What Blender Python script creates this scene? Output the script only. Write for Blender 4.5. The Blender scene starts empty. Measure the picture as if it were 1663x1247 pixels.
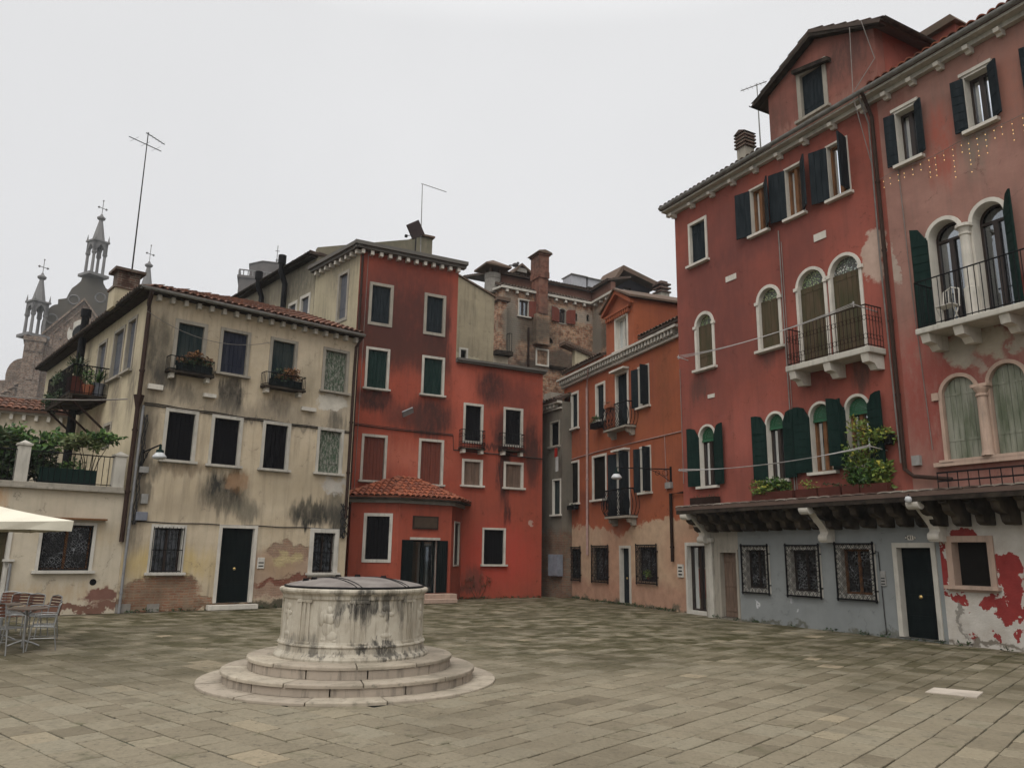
import bpy, math, random
from math import sin, cos, tan, pi, radians, atan2, sqrt, hypot
from mathutils import Vector, Matrix
from mathutils.geometry import tessellate_polygon
random.seed(7)
S = bpy.context.scene
COL = S.collection

# ------------------------------------------------------------------ camera
F_PX, PITCH, ROLL, EYE = 1260.0, radians(12.35), radians(0.9), 1.6
cam_d = bpy.data.cameras.new("camera"); cam = bpy.data.objects.new("camera", cam_d); COL.objects.link(cam)
cam_d.sensor_fit = 'HORIZONTAL'; cam_d.sensor_width = 36.0; cam_d.lens = 36.0 * F_PX / 1663.0
cam_d.clip_start = 0.1; cam_d.clip_end = 2000
_F = Vector((0, cos(PITCH), sin(PITCH))); _U0 = Vector((0, -sin(PITCH), cos(PITCH))); _R0 = Vector((1, 0, 0))
_R = _R0 * cos(ROLL) + _U0 * sin(ROLL); _U = _U0 * cos(ROLL) - _R0 * sin(ROLL)
cam.matrix_world = Matrix(((_R.x, _U.x, -_F.x, 0), (_R.y, _U.y, -_F.y, 0), (_R.z, _U.z, -_F.z, EYE), (0, 0, 0, 1)))
S.camera = cam

# ------------------------------------------------------------------ world: bright overcast
W = bpy.data.worlds.new("World"); S.world = W; W.use_nodes = True
nt = W.node_tree; nt.nodes.clear()
def wn(t, **k):
    n = nt.nodes.new(t)
    for a, b in k.items(): setattr(n, a, b)
    return n
SUN_EL, SUN_AZ = radians(52), radians(195)
wo = wn('ShaderNodeOutputWorld'); bg1 = wn('ShaderNodeBackground'); bg2 = wn('ShaderNodeBackground'); add = wn('ShaderNodeAddShader')
sky = wn('ShaderNodeTexSky', sky_type='NISHITA', sun_disc=False, sun_elevation=SUN_EL, sun_rotation=SUN_AZ, dust_density=6.0, air_density=1.0, ozone_density=1.0)
hs = wn('ShaderNodeHueSaturation'); hs.inputs['Saturation'].default_value = 0.12
nt.links.new(sky.outputs[0], hs.inputs['Color']); nt.links.new(hs.outputs[0], bg1.inputs['Color']); bg1.inputs['Strength'].default_value = 0.05
tc = wn('ShaderNodeTexCoord'); sx = wn('ShaderNodeSeparateXYZ'); nt.links.new(tc.outputs['Generated'], sx.inputs[0])
rmp = wn('ShaderNodeValToRGB'); e = rmp.color_ramp.elements
e[0].position = 0.0; e[0].color = (0.565, 0.565, 0.575, 1)
e[1].position = 1.0; e[1].color = (1.85, 1.85, 1.83, 1)
for p_, c_ in ((0.25, (0.62, 0.62, 0.63, 1)), (0.6, (0.68, 0.68, 0.685, 1)), (0.78, (1.2, 1.2, 1.2, 1))):
    q_ = rmp.color_ramp.elements.new(p_); q_.color = c_
nt.links.new(sx.outputs['Z'], rmp.inputs[0])
cn = wn('ShaderNodeTexNoise'); cn.inputs['Scale'].default_value = 1.6; cn.inputs['Detail'].default_value = 3
nt.links.new(tc.outputs['Generated'], cn.inputs['Vector'])
cm = wn('ShaderNodeMapRange'); cm.inputs['To Min'].default_value = 0.87; cm.inputs['To Max'].default_value = 1.11
nt.links.new(cn.outputs['Fac'], cm.inputs['Value']); nt.links.new(cm.outputs[0], bg2.inputs['Strength'])
nt.links.new(rmp.outputs[0], bg2.inputs['Color'])
nt.links.new(bg1.outputs[0], add.inputs[0]); nt.links.new(bg2.outputs[0], add.inputs[1]); nt.links.new(add.outputs[0], wo.inputs[0])
sd = bpy.data.lights.new("sun", 'SUN'); sd.energy = 1.0; sd.angle = radians(50); sd.color = (1, 0.97, 0.93)
so = bpy.data.objects.new("sun", sd); COL.objects.link(so); so.location = (0, -5, 30)
so.rotation_euler = Vector((-sin(SUN_AZ) * cos(SUN_EL), -cos(SUN_AZ) * cos(SUN_EL), -sin(SUN_EL))).to_track_quat('-Z', 'Y').to_euler()
S.view_settings.view_transform = 'Standard'; S.view_settings.look = 'None'; S.view_settings.exposure = -0.02; S.view_settings.gamma = 1.0
S.cycles.max_bounces = 6; S.cycles.diffuse_bounces = 3; S.cycles.glossy_bounces = 2; S.cycles.transparent_max_bounces = 8; S.cycles.volume_bounces = 1

# ------------------------------------------------------------------ pixel rays of the photograph -> real places
def ray(px, py):
    return _R * ((px - 831.5) / F_PX) + _U * (-(py - 623.5) / F_PX) + _F
CAMP = Vector((0, 0, EYE))
def at_z(px, py, z=0.0):
    d = ray(px, py); return CAMP + d * ((z - EYE) / d.z)
class Plane:
    """vertical plane: x along it (left to right in view), y inward, z up"""
    def __init__(s, o, az):
        s.o = Vector((o[0], o[1], 0)); s.az = az; a = radians(az)
        s.u = Vector((sin(a), cos(a), 0)); s.w = Vector((-s.u.y, s.u.x, 0))
        s.M = Matrix(((s.u.x, s.w.x, 0, s.o.x), (s.u.y, s.w.y, 0, s.o.y), (0, 0, 1, 0), (0, 0, 0, 1)))
    def uv(s, px, py, w=0.0):
        R_ = ray(px, py); o = s.o + s.w * w; t = (o - CAMP).dot(s.w) / R_.dot(s.w); P = CAMP + R_ * t
        return ((P - s.o).dot(s.u), P.z)
    def W(s, xl, xr, yt, yb, w=0.0):
        xm, ym = (xl + xr) / 2, (yt + yb) / 2
        return [s.uv(xl, ym, w)[0], s.uv(xr, ym, w)[0], s.uv(xm, yb, w)[1], s.uv(xm, yt, w)[1]]
    def pt(s, u, w, z=0.0):
        return s.o + s.u * u + s.w * w + Vector((0, 0, z))
    def sub(s, u, w, az=None):
        return Plane(s.pt(u, w), s.az if az is None else az)

# ------------------------------------------------------------------ node material helpers
class NM:
    def __init__(s, name):
        s.m = bpy.data.materials.new(name); s.m.use_nodes = True; s.t = s.m.node_tree
        s.b = s.t.nodes['Principled BSDF']; s.co = None
    def n(s, t, ins=None, **k):
        nd = s.t.nodes.new(t)
        for a, b in k.items(): setattr(nd, a, b)
        for a, b in (ins or {}).items():
            if isinstance(b, bpy.types.NodeSocket): s.t.links.new(b, nd.inputs[a])
            else: nd.inputs[a].default_value = b
        return nd
    def l(s, a, b): s.t.links.new(a, b)
    def coord(s, kind='Object'):
        if s.co is None: s.co = s.n('ShaderNodeTexCoord')
        return s.co.outputs[kind]
    def vm(s, op, a, b=None, c=None):
        nd = s.n('ShaderNodeVectorMath', operation=op)
        for i, v in enumerate((a, b, c)):
            if v is None: continue
            if isinstance(v, bpy.types.NodeSocket): s.l(v, nd.inputs[i])
            else: nd.inputs[i].default_value = v
        return nd.outputs['Value'] if op in ('LENGTH', 'DOT_PRODUCT') else nd.outputs[0]
    def ma(s, op, a, b=None, c=None, clamp=False):
        nd = s.n('ShaderNodeMath', operation=op, use_clamp=clamp)
        for i, v in enumerate((a, b, c)):
            if v is None: continue
            if isinstance(v, bpy.types.NodeSocket): s.l(v, nd.inputs[i])
            else: nd.inputs[i].default_value = v
        return nd.outputs[0]
    def noise(s, v, scale, detail=4, rough=.55, out='Fac', dist=0):
        nd = s.n('ShaderNodeTexNoise', {'Vector': v, 'Scale': scale, 'Detail': detail, 'Roughness': rough, 'Distortion': dist}); return nd.outputs[out]
    def mr(s, v, a, b, c=0.0, d=1.0, smooth=False):
        nd = s.n('ShaderNodeMapRange', {'Value': v, 'From Min': a, 'From Max': b, 'To Min': c, 'To Max': d})
        if smooth: nd.interpolation_type = 'SMOOTHSTEP'
        return nd.outputs[0]
    def mix(s, f, a, b, bt='MIX'):
        nd = s.n('ShaderNodeMix', data_type='RGBA', blend_type=bt)
        for i, v in ((0, f), (6, a), (7, b)):
            if isinstance(v, bpy.types.NodeSocket): s.l(v, nd.inputs[i])
            elif i == 0: nd.inputs[0].default_value = v
            else: nd.inputs[i].default_value = (v[0], v[1], v[2], 1)
        return nd.outputs[2]
    def bump(s, h, strength=.4, dist=.02, prev=None):
        nd = s.n('ShaderNodeBump', {'Height': h, 'Strength': strength, 'Distance': dist})
        if prev is not None: s.l(prev, nd.inputs['Normal'])
        return nd.outputs[0]
    def done(s, col=None, rough=None, nor=None, metal=None, spec=None):
        for k, v in (('Base Color', col), ('Roughness', rough), ('Normal', nor), ('Metallic', metal), ('Specular IOR Level', spec)):
            if v is None: continue
            if isinstance(v, bpy.types.NodeSocket): s.l(v, s.b.inputs[k])
            elif k == 'Base Color': s.b.inputs[k].default_value = (v[0], v[1], v[2], 1)
            else: s.b.inputs[k].default_value = v
        return s.m

def simple(name, col, rough=.7, metal=0, var=.25, scale=6, bump=.15, col2=None, vert=False, bs=30):
    m = NM(name); c = m.coord()
    v = m.vm('MULTIPLY', c, (2.2, 2.2, .35)) if vert else c
    n1 = m.noise(v, scale, 5)
    c2 = col2 or tuple(x * (1 - var) for x in col)
    k = m.mix(m.mr(n1, .35, .68), col, c2)
    f = m.noise(c, bs, 3)
    k = m.mix(.22, k, m.mix(f, (0.35, .35, .35), (1, 1, 1)), 'MULTIPLY')
    return m.done(k, rough, m.bump(f, bump, .01), metal, .04 if rough > .5 else .35)

def brick_color(m, v2, a, b, mortar, bw=.25, rh=.068, ms=.012):
    br = m.n('ShaderNodeTexBrick', {'Vector': v2, 'Color1': (*a, 1), 'Color2': (*b, 1), 'Mortar': (*mortar, 1), 'Scale': 1.0, 'Mortar Size': ms,
                                    'Mortar Smooth': .3, 'Bias': -.1, 'Brick Width': bw, 'Row Height': rh})
    return br.outputs['Color'], br.outputs['Fac']

def stucco(name, base, alt, dirt=(.06, .055, .045), streak=.5, blobs=(), peel=(), brick=((.27, .12, .07), (.36, .20, .12), (.32, .24, .165)),
           damp=0.0, top=None, fine=.3, mott=.8, sf=.3):
    """base/alt mottling, vertical rain streaks, blob = (cx, cz, rx, rz, colour, strength, softness), peel = same with sharp ragged edge (colour None = bare brick)"""
    m = NM(name); c = m.coord()
    n1 = m.noise(c, mott, 6, .62); col = m.mix(m.mr(n1, .36, .64), base, alt)
    n0 = m.noise(c, 3.1, 6, .65); col = m.mix(m.mr(n0, .42, .78, 0, .38), col, tuple(x * .62 for x in base))
    st = m.noise(m.vm('MULTIPLY', c, (3.4, 3.4, .22)), 1.6, 6, .66)
    sm = m.ma('MULTIPLY', m.mr(st, .50, .74, 0, streak), m.mr(n1, .3, .6, .35, 1))
    col = m.mix(sm, col, dirt)
    fl = m.vm('MULTIPLY', c, (1, 0, 1))
    wn_ = m.noise(c, 1.7, 6, .65, 'Color')
    warp = m.vm('MULTIPLY_ADD', wn_, (1.1, 0, 1.1), m.vm('ADD', fl, (-.55, 0, -.55)))
    wv = m.noise(m.vm('MULTIPLY', c, (3.0, 3.0, .5)), 2.0, 5, .62, 'Color')
    warps = m.vm('MULTIPLY_ADD', wv, (.7, 0, 1.0), m.vm('ADD', fl, (-.35, 0, -.5)))
    st2 = m.noise(m.vm('MULTIPLY', c, (2.6, 2.6, .9)), 2.2, 7, .72)
    for (cx, cz, rx, rz, bc, stg, soft) in blobs:
        ln = m.vm('LENGTH', m.vm('MULTIPLY_ADD', warps, (1 / rx, 0, 1 / rz), (-cx / rx, 0, -cz / rz)))
        k = m.mr(ln, 1.0 + soft * .4, max(0.05, 1.0 - soft), 0, stg, True)
        k = m.ma('MULTIPLY', k, m.mr(st2, .36, .55, sf, 1))
        col = m.mix(k, col, tuple(x * .7 for x in bc) if sum(bc) < .4 else bc)
    vo = m.n('ShaderNodeTexVoronoi', {'Vector': m.vm('MULTIPLY_ADD', wn_, (.9, .9, .9), c), 'Scale': .75}, feature='DISTANCE_TO_EDGE')
    ck = m.ma('MULTIPLY', m.mr(vo.outputs['Distance'], .012, .002), m.mr(n0, .5, .62, 0, .75)); col = m.mix(ck, col, tuple(x * .35 for x in base))
    hgt = m.noise(c, 22, 4, .6)
    nor = m.bump(m.ma('SUBTRACT', m.ma('ADD', m.ma('MULTIPLY', hgt, .5), m.ma('MULTIPLY', n0, 1.4)), ck), fine, .02)
    if peel:
        sp = m.n('ShaderNodeSeparateXYZ', {0: m.vm('MULTIPLY_ADD', m.noise(c, 1.5, 2, .5, 'Color'), (.1, .1, .05), c)})
        cb = m.n('ShaderNodeCombineXYZ', {0: m.ma('ADD', m.ma('ADD', sp.outputs[0], sp.outputs[1]), m.ma('MULTIPLY', n0, .12)), 1: m.ma('ADD', sp.outputs[2], m.ma('MULTIPLY', n0, .09))})
        bcol, bf = brick_color(m, cb.outputs[0], *brick)
        bcol = m.mix(m.mr(m.noise(c, 5.5, 6, .7), .47, .58, 0, .85), bcol, tuple(x * .9 for x in brick[2])); bcol = m.mix(m.mr(n1, .35, .62, .75, .1), bcol, (.09, .055, .035))
        tot = None
        for (cx, cz, rx, rz, pc, stg, soft) in peel:
            ln = m.vm('LENGTH', m.vm('MULTIPLY_ADD', warp, (1 / rx, 0, 1 / rz), (-cx / rx, 0, -cz / rz)))
            k = m.mr(ln, 1.0 + soft, 1.0 - soft, 0, stg)
            if pc is None:
                col = m.mix(k, col, bcol); tot = k if tot is None else m.ma('MAXIMUM', tot, k)
            else: col = m.mix(k, col, m.mix(m.mr(n0, .35, .7), pc, tuple(x * .72 for x in pc)))
        if tot is not None:
            nor = m.bump(m.ma('SUBTRACT', m.ma('MULTIPLY', bf, m.ma('MULTIPLY', tot, -.4)), m.ma('MULTIPLY', tot, .5)), .8, .03, nor)
    if damp:
        z = m.n('ShaderNodeSeparateXYZ', {0: warp}).outputs[2]
        col = m.mix(m.mr(z, damp, 0.0, 0, .75, True), col, (.07, .065, .04))
    if top:
        z = m.n('ShaderNodeSeparateXYZ', {0: warps}).outputs[2]
        for (a, b, tcq, stg) in top:
            col = m.mix(m.mr(z, a, b, 0, stg, True), col, tcq)
    return m.done(col, .88, nor, 0, .2)

def brickwall(name, a, b, mortar, dirt=(.05, .045, .035), dk=.6, blobs=(), bw=.25, rh=.068):
    m = NM(name); c = m.coord()
    sp = m.n('ShaderNodeSeparateXYZ', {0: m.vm('MULTIPLY_ADD', m.noise(c, 1.2, 2, .5, 'Color'), (.12, .12, .06), c)})
    cb = m.n('ShaderNodeCombineXYZ', {0: m.ma('ADD', sp.outputs[0], sp.outputs[1]), 1: sp.outputs[2]})
    col, bf = brick_color(m, cb.outputs[0], a, b, mortar, bw, rh, rh * .17)
    n0 = m.noise(c, .7, 7, .65); n2 = m.noise(c, 4, 5, .6)
    col = m.mix(m.mr(n2, .45, .6, 0, .8), col, tuple(x * .35 for x in a)); col = m.mix(m.mr(m.noise(c, 2.2, 6, .7), .52, .62, 0, .6), col, mortar)
    col = m.mix(m.mr(n0, .48, .66, 0, dk), col, dirt)
    fl = m.vm('MULTIPLY_ADD', m.noise(c, 1.3, 5, .6, 'Color'), (1, 0, 1), m.vm('MULTIPLY_ADD', c, (1, 0, 1), (-.5, 0, -.5)))
    for (cx, cz, rx, rz, bc, stg, soft) in blobs:
        ln = m.vm('LENGTH', m.vm('MULTIPLY_ADD', fl, (1 / rx, 0, 1 / rz), (-cx / rx, 0, -cz / rz)))
        col = m.mix(m.mr(ln, 1.0 + soft * .4, max(0.05, 1.0 - soft), 0, stg, True), col, bc)
    nor = m.bump(m.ma('SUBTRACT', n2, bf), .7, .02)
    return m.done(col, .9, nor, 0, .2)

def stone(name, col, dirt=(.12, .11, .09), amt=.5, vert=True):
    m = NM(name); c = m.coord()
    n1 = m.noise(c, 2.2, 6, .6); n2 = m.noise(m.vm('MULTIPLY', c, (5, 5, .8)) if vert else c, 1.8, 6, .65); n3 = m.noise(c, 40, 3)
    k = m.mix(m.mr(n1, .35, .7), col, tuple(x * .78 for x in col))
    k = m.mix(m.mr(n2, .5, .75, 0, amt), k, dirt)
    return m.done(k, .8, m.bump(m.ma('ADD', n1, n3), .25, .01), 0, .25)

M = {}
M['stone'] = stone('istrian_stone', (.46, .43, .37)); M['stone_old'] = stone('weathered_stone', (.30, .27, .22), amt=.7)
M['stone_pink'] = stone('pinkish_stone', (.42, .30, .23)); M['stone_clean'] = stone('pale_stone', (.56, .52, .45), amt=.3)
M['dark_board'] = simple('black_painted_boards', (.0065, .0065, .008), .62, vert=True, scale=4)
M['teal_board'] = simple('faded_teal_boards', (.014, .025, .027), .68, col2=(.045, .052, .048), vert=True, scale=3)
M['navy_board'] = simple('faded_navy_boards', (.016, .019, .032), .68, col2=(.035, .038, .05), vert=True, scale=3)
M['slate_board'] = simple('slate_blue_boards', (.010, .0145, .017), .6, col2=(.022, .028, .032), vert=True)
M['green_board'] = simple('dark_green_boards', (.0055, .016, .0135), .6, col2=(.010, .026, .021), vert=True)
M['green2_board'] = simple('bottle_green_boards', (.009, .023, .020), .6, col2=(.016, .034, .029), vert=True)
M['blackgreen'] = simple('black_green_paint', (.004, .007, .0075), .58, col2=(.008, .012, .012), vert=True)
M['grey_board'] = simple('weathered_grey_green_boards', (.25, .25, .20), .8, col2=(.10, .115, .075), vert=True, scale=3.5)
M['grey_metal_board'] = simple('grey_blue_boards', (.085, .09, .10), .7, col2=(.12, .12, .13), vert=True)
M['redbrown_board'] = simple('red_brown_boards', (.16, .050, .035), .7, col2=(.12, .04, .03), vert=True)
M['oldwood'] = simple('old_brown_wood', (.095, .068, .043), .8, col2=(.055, .052, .028), vert=True, scale=4)
M['palewood'] = simple('weathered_pale_wood', (.17, .115, .085), .8, col2=(.10, .07, .052), vert=True, scale=4)
M['sash'] = simple('brown_window_sash', (.20, .095, .045), .55, var=.3); M['darksash'] = simple('dark_window_sash', (.030, .018, .013), .5)
M['iron'] = simple('black_iron', (.012, .012, .013), .55, 0.3); M['rustiron'] = simple('rusty_iron', (.03, .018, .014), .8)
M['zinc'] = simple('weathered_zinc', (.26, .255, .24), .6, 0, col2=(.17, .165, .15)); M['brownpipe'] = simple('brown_painted_pipe', (.045, .028, .022), .55)
M['greypipe'] = simple('grey_pipe', (.24, .24, .24), .5); M['palepipe'] = simple('pale_pinkish_pipe', (.40, .27, .24), .55)
M['alu'] = simple('brushed_aluminium', (.34, .34, .33), .42, .8, var=.1); M['cable'] = simple('pale_cable', (.22, .20, .18), .7); M['darkcable'] = simple('dark_cable', (.04, .038, .036), .7)
M['white'] = stone('off_white_frame', (.54, .51, .45), (.16, .14, .11), .6); M['boxgrey'] = simple('grey_plastic_box', (.30, .29, .27), .6); M['boxblue'] = simple('blue_grey_cabinet', (.20, .21, .24), .55)
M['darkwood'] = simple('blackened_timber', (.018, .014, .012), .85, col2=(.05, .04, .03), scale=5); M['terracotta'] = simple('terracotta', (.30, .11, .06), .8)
M['redclay'] = simple('dark_red_planter', (.085, .028, .021), .7); M['brass'] = simple('brass', (.6, .42, .16), .35, .9); M['ink'] = simple('dark_lettering', (.02, .02, .02), .7)
M['concrete'] = simple('rough_concrete', (.26, .24, .21), .9); M['lead'] = simple('lead_grey_sheet', (.075, .07, .068), .7, .1); M['peelgreen'] = None

def peeled():
    m = NM('peeling_green_paint'); c = m.coord(); v = m.vm('MULTIPLY', c, (7, 7, 2.2))
    n = m.noise(v, 2.4, 6, .7)
    k = m.mix(m.mr(n, .46, .54), (.045, .075, .042), (.20, .20, .165)); k = m.mix(m.mr(m.noise(v, 5, 5), .52, .62), k, (.035, .04, .025))
    return m.done(k, .85, m.bump(n, .4, .01))
M['peelgreen'] = peeled()
def glass(name, tint=(.9, .95, 1)):
    m = NM(name); t = m.t; out = t.nodes['Material Output']
    g = m.n('ShaderNodeBsdfGlossy', {'Roughness': .04, 'Color': (*tint, 1)}); tr = m.n('ShaderNodeBsdfTransparent', {'Color': (.55, .58, .58, 1)})
    fr = m.n('ShaderNodeFresnel', {'IOR': 1.6}); k = m.ma('MULTIPLY_ADD', fr.outputs[0], 1.3, .06, True)
    mx = m.n('ShaderNodeMixShader', {0: k, 1: tr.outputs[0], 2: g.outputs[0]}); m.l(mx.outputs[0], out.inputs[0]); return m.m
M['glass'] = glass('window_glass')
M['room'] = simple('dark_room', (.012, .011, .010), .9); M['curtain'] = simple('pale_curtain', (.42, .42, .44), .9, vert=True, scale=9)
M['brightcurtain'] = simple('white_lace_curtain', (.6, .6, .6), .9, vert=True, scale=14)
def darkglass():
    m = NM('dark_leaded_glass'); c = m.coord(); n = m.noise(c, 9, 4)
    return m.done(m.mix(m.mr(n, .4, .65), (.010, .012, .013), (.06, .065, .075)), .12, None, 0, .6)
M['darkglass'] = darkglass()
def laceglass():
    m = NM('lace_curtained_glass'); c = m.coord(); v = m.n('ShaderNodeTexVoronoi', {'Vector': m.vm('MULTIPLY', c, (1, .2, 1)), 'Scale': 15.0}, feature='DISTANCE_TO_EDGE')
    k = m.ma('MULTIPLY', m.mr(v.outputs['Distance'], .10, .03), m.mr(m.noise(c, 2.4, 3), .45, .58, .15, 1))
    return m.done(m.mix(k, (.010, .010, .010), (.30, .31, .32)), .15, None, 0, .5)
M['laceglass'] = laceglass()
def mosaic(name, a, b):
    m = NM(name); v = m.n('ShaderNodeTexVoronoi', {'Vector': m.coord(), 'Scale': 22.0}); n = m.noise(m.coord(), 5, 3)
    k = m.mix(m.mr(n, .46, .54), a, b); k = m.mix(.22, k, v.outputs['Color'], 'MULTIPLY'); k = m.mix(m.mr(v.outputs['Distance'], .32, .5), k, (.06, .06, .05))
    return m.done(k, .4)
M['mosaic_green'] = mosaic('green_mottled_tympanum', (.26, .34, .15), (.42, .46, .22)); M['mosaic_grey'] = mosaic('grey_mottled_tympanum', (.60, .60, .55), (.20, .25, .16))

def tilemat(name, a, b, moss=.4):
    m = NM(name); c = m.coord(); at = m.n('ShaderNodeAttribute', attribute_name='tone')
    k = m.mix(at.outputs['Fac'], a, b); n = m.noise(c, 1.3, 6, .65); k = m.mix(m.mr(n, .48, .7, 0, moss), k, (.06, .058, .04))
    n2 = m.noise(c, 14, 4); k = m.mix(.4, k, m.mix(n2, (.3, .3, .3), (1, 1, 1)), 'MULTIPLY')
    return m.done(k, .85, m.bump(n2, .3, .01), 0, .2)
M['tile'] = tilemat('clay_roof_tiles', (.27, .12, .075), (.15, .085, .065), .7); M['tile_old'] = tilemat('dark_old_tiles', (.13, .085, .06), (.07, .05, .04), .6)
M['tile_red'] = tilemat('red_roof_tiles', (.36, .11, .055), (.20, .07, .045), .4)
def leafmat(name, a, b, c3):
    m = NM(name); at = m.n('ShaderNodeAttribute', attribute_name='tone')
    r = m.n('ShaderNodeValToRGB', {0: at.outputs['Fac']}); e = r.color_ramp.elements; e[0].color = (*a, 1); e[1].color = (*c3, 1); q = e.new(.6); q.color = (*b, 1)
    return m.done(r.outputs[0], .55, None, 0, .3)
M['leaf'] = leafmat('green_leaves', (.018, .045, .012), (.05, .11, .025), (.14, .22, .04)); M['leaf_yellow'] = leafmat('yellow_green_leaves', (.04, .08, .015), (.12, .17, .03), (.38, .33, .05))
M['leaf_dark'] = leafmat('dark_leaves', (.010, .022, .008), (.028, .055, .018), (.10, .09, .04)); M['leaf_red'] = leafmat('reddish_leaves', (.05, .03, .015), (.16, .07, .03), (.30, .16, .07))
M['leaf_pale'] = leafmat('pale_green_leaves', (.05, .08, .025), (.13, .16, .06), (.28, .27, .14))

# ------------------------------------------------------------------ objects
WM = {}
def thing(name, label, cat, Mx, group=None):
    o = bpy.data.objects.new(name, None); COL.objects.link(o); o.matrix_world = Mx; WM[o] = Mx.copy(); o.empty_display_size = .3
    o['label'] = label; o['category'] = cat
    if group: o['group'] = group
    return o
def tag(o, label=None, cat=None, group=None, kind=None):
    for k, v in (('label', label), ('category', cat), ('group', group), ('kind', kind)):
        if v: o[k] = v
    return o
class MB:
    def __init__(s): s.v = []; s.f = []; s.mi = []; s.T = None; s.cur = 0; s.tone = []; s.tn = None
    def P(s, p):
        p = Vector(p)
        if s.T is not None: p = s.T @ p
        s.v.append(p); return len(s.v) - 1
    def face(s, pts):
        s.f.append([s.P(p) for p in pts]); s.mi.append(s.cur); s.tone.append(s.tn)
    def faceI(s, idx):
        s.f.append(list(idx)); s.mi.append(s.cur); s.tone.append(s.tn)
    def box(s, x0, x1, y0, y1, z0, z1):
        i = [s.P(p) for p in ((x0, y0, z0), (x1, y0, z0), (x1, y1, z0), (x0, y1, z0), (x0, y0, z1), (x1, y0, z1), (x1, y1, z1), (x0, y1, z1))]
        for q in ((3, 2, 1, 0), (4, 5, 6, 7), (0, 1, 5, 4), (1, 2, 6, 5), (2, 3, 7, 6), (3, 0, 4, 7)): s.faceI([i[k] for k in q])
        return s
    def prism(s, poly, y0, y1, caps=True):
        """poly in x,z extruded from y0 to y1"""
        a = [s.P((p[0], y0, p[1])) for p in poly]; b = [s.P((p[0], y1, p[1])) for p in poly]; n = len(poly)
        for i in range(n): j = (i + 1) % n; s.faceI((a[i], a[j], b[j], b[i]))
        if caps: s.faceI(a[::-1]); s.faceI(b)
        return s
    def prismz(s, poly, z0, z1):
        a = [s.P((p[0], p[1], z0)) for p in poly]; b = [s.P((p[0], p[1], z1)) for p in poly]; n = len(poly)
        for i in range(n): j = (i + 1) % n; s.faceI((a[i], a[j], b[j], b[i]))
        s.faceI(a[::-1]); s.faceI(b); return s
    def tube(s, pts, r, n=6, cap=True):
        pts = [Vector(p) for p in pts]; rings = []
        for i, p in enumerate(pts):
            d = (pts[min(i + 1, len(pts) - 1)] - pts[max(i - 1, 0)])
            if d.length < 1e-9: d = Vector((0, 0, 1))
            d.normalize(); a = Vector((0, 0, 1)) if abs(d.z) < .9 else Vector((1, 0, 0)); x = d.cross(a).normalized(); y = d.cross(x)
            rr = r[i] if isinstance(r, (list, tuple)) else r
            rings.append([s.P(p + x * (cos(2 * pi * k / n) * rr) + y * (sin(2 * pi * k / n) * rr)) for k in range(n)])
        for a, b in zip(rings, rings[1:]):
            for k in range(n): s.faceI((a[k], a[(k + 1) % n], b[(k + 1) % n], b[k]))
        if cap: s.faceI(rings[0][::-1]); s.faceI(rings[-1])
        return s
    def lathe(s, prof, c=(0, 0, 0), n=32, a0=0.0, a1=2 * pi, close=True):
        full = abs(a1 - a0 - 2 * pi) < 1e-6; m = n if full else n + 1; R = []
        for (r, z) in prof:
            R.append([s.P((c[0] + r * cos(a0 + (a1 - a0) * k / n), c[1] + r * sin(a0 + (a1 - a0) * k / n), c[2] + z)) for k in range(m)])
        for a, b in zip(R, R[1:]):
            for k in range(n): s.faceI((a[k], a[(k + 1) % m], b[(k + 1) % m], b[k]))
        if close: s.faceI(R[0][::-1]); s.faceI(R[-1])
        return s
    def build(s, name, mats, parent=None, Mx=None, smooth=False, bevel=0):
        me = bpy.data.meshes.new(name); me.from_pydata([tuple(v) for v in s.v], [], s.f); 
        if not isinstance(mats, (list, tuple)): mats = [mats]
        for m in mats: me.materials.append(M[m] if isinstance(m, str) else m)
        if len(mats) > 1: me.polygons.foreach_set('material_index', s.mi)
        if any(t is not None for t in s.tone):
            at = me.attributes.new('tone', 'FLOAT', 'FACE'); at.data.foreach_set('value', [0.5 if t is None else t for t in s.tone])
        if smooth: me.polygons.foreach_set('use_smooth', [True] * len(me.polygons))
        me.update()
        o = bpy.data.objects.new(name, me); COL.objects.link(o); Mx = Mx if Mx is not None else Matrix.Identity(4); WM[o] = Mx.copy()
        if parent is not None: o.parent = parent; o.matrix_basis = WM[parent].inverted() @ Mx
        else: o.matrix_world = Mx
        if bevel:
            b = o.modifiers.new('bevel', 'BEVEL'); b.width = bevel; b.segments = 2; b.limit_method = 'ANGLE'
        return o

def outline(u0, u1, v0, v1, arch, ex=0.0, bot=True, n=14):
    """anticlockwise outline of an opening; arch = height of the round head"""
    b = v0 - (ex if bot else 0)
    if not arch: return [(u0 - ex, b), (u1 + ex, b), (u1 + ex, v1 + ex), (u0 - ex, v1 + ex)]
    c = (u0 + u1) / 2; r = (u1 - u0) / 2 + ex; h = arch + ex; sp = v1 - arch; pts = [(u0 - ex, b), (u1 + ex, b)]
    for k in range(n + 1):
        a = pi * k / n; pts.append((c + r * cos(a), sp + h * sin(a)))
    return pts

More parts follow.
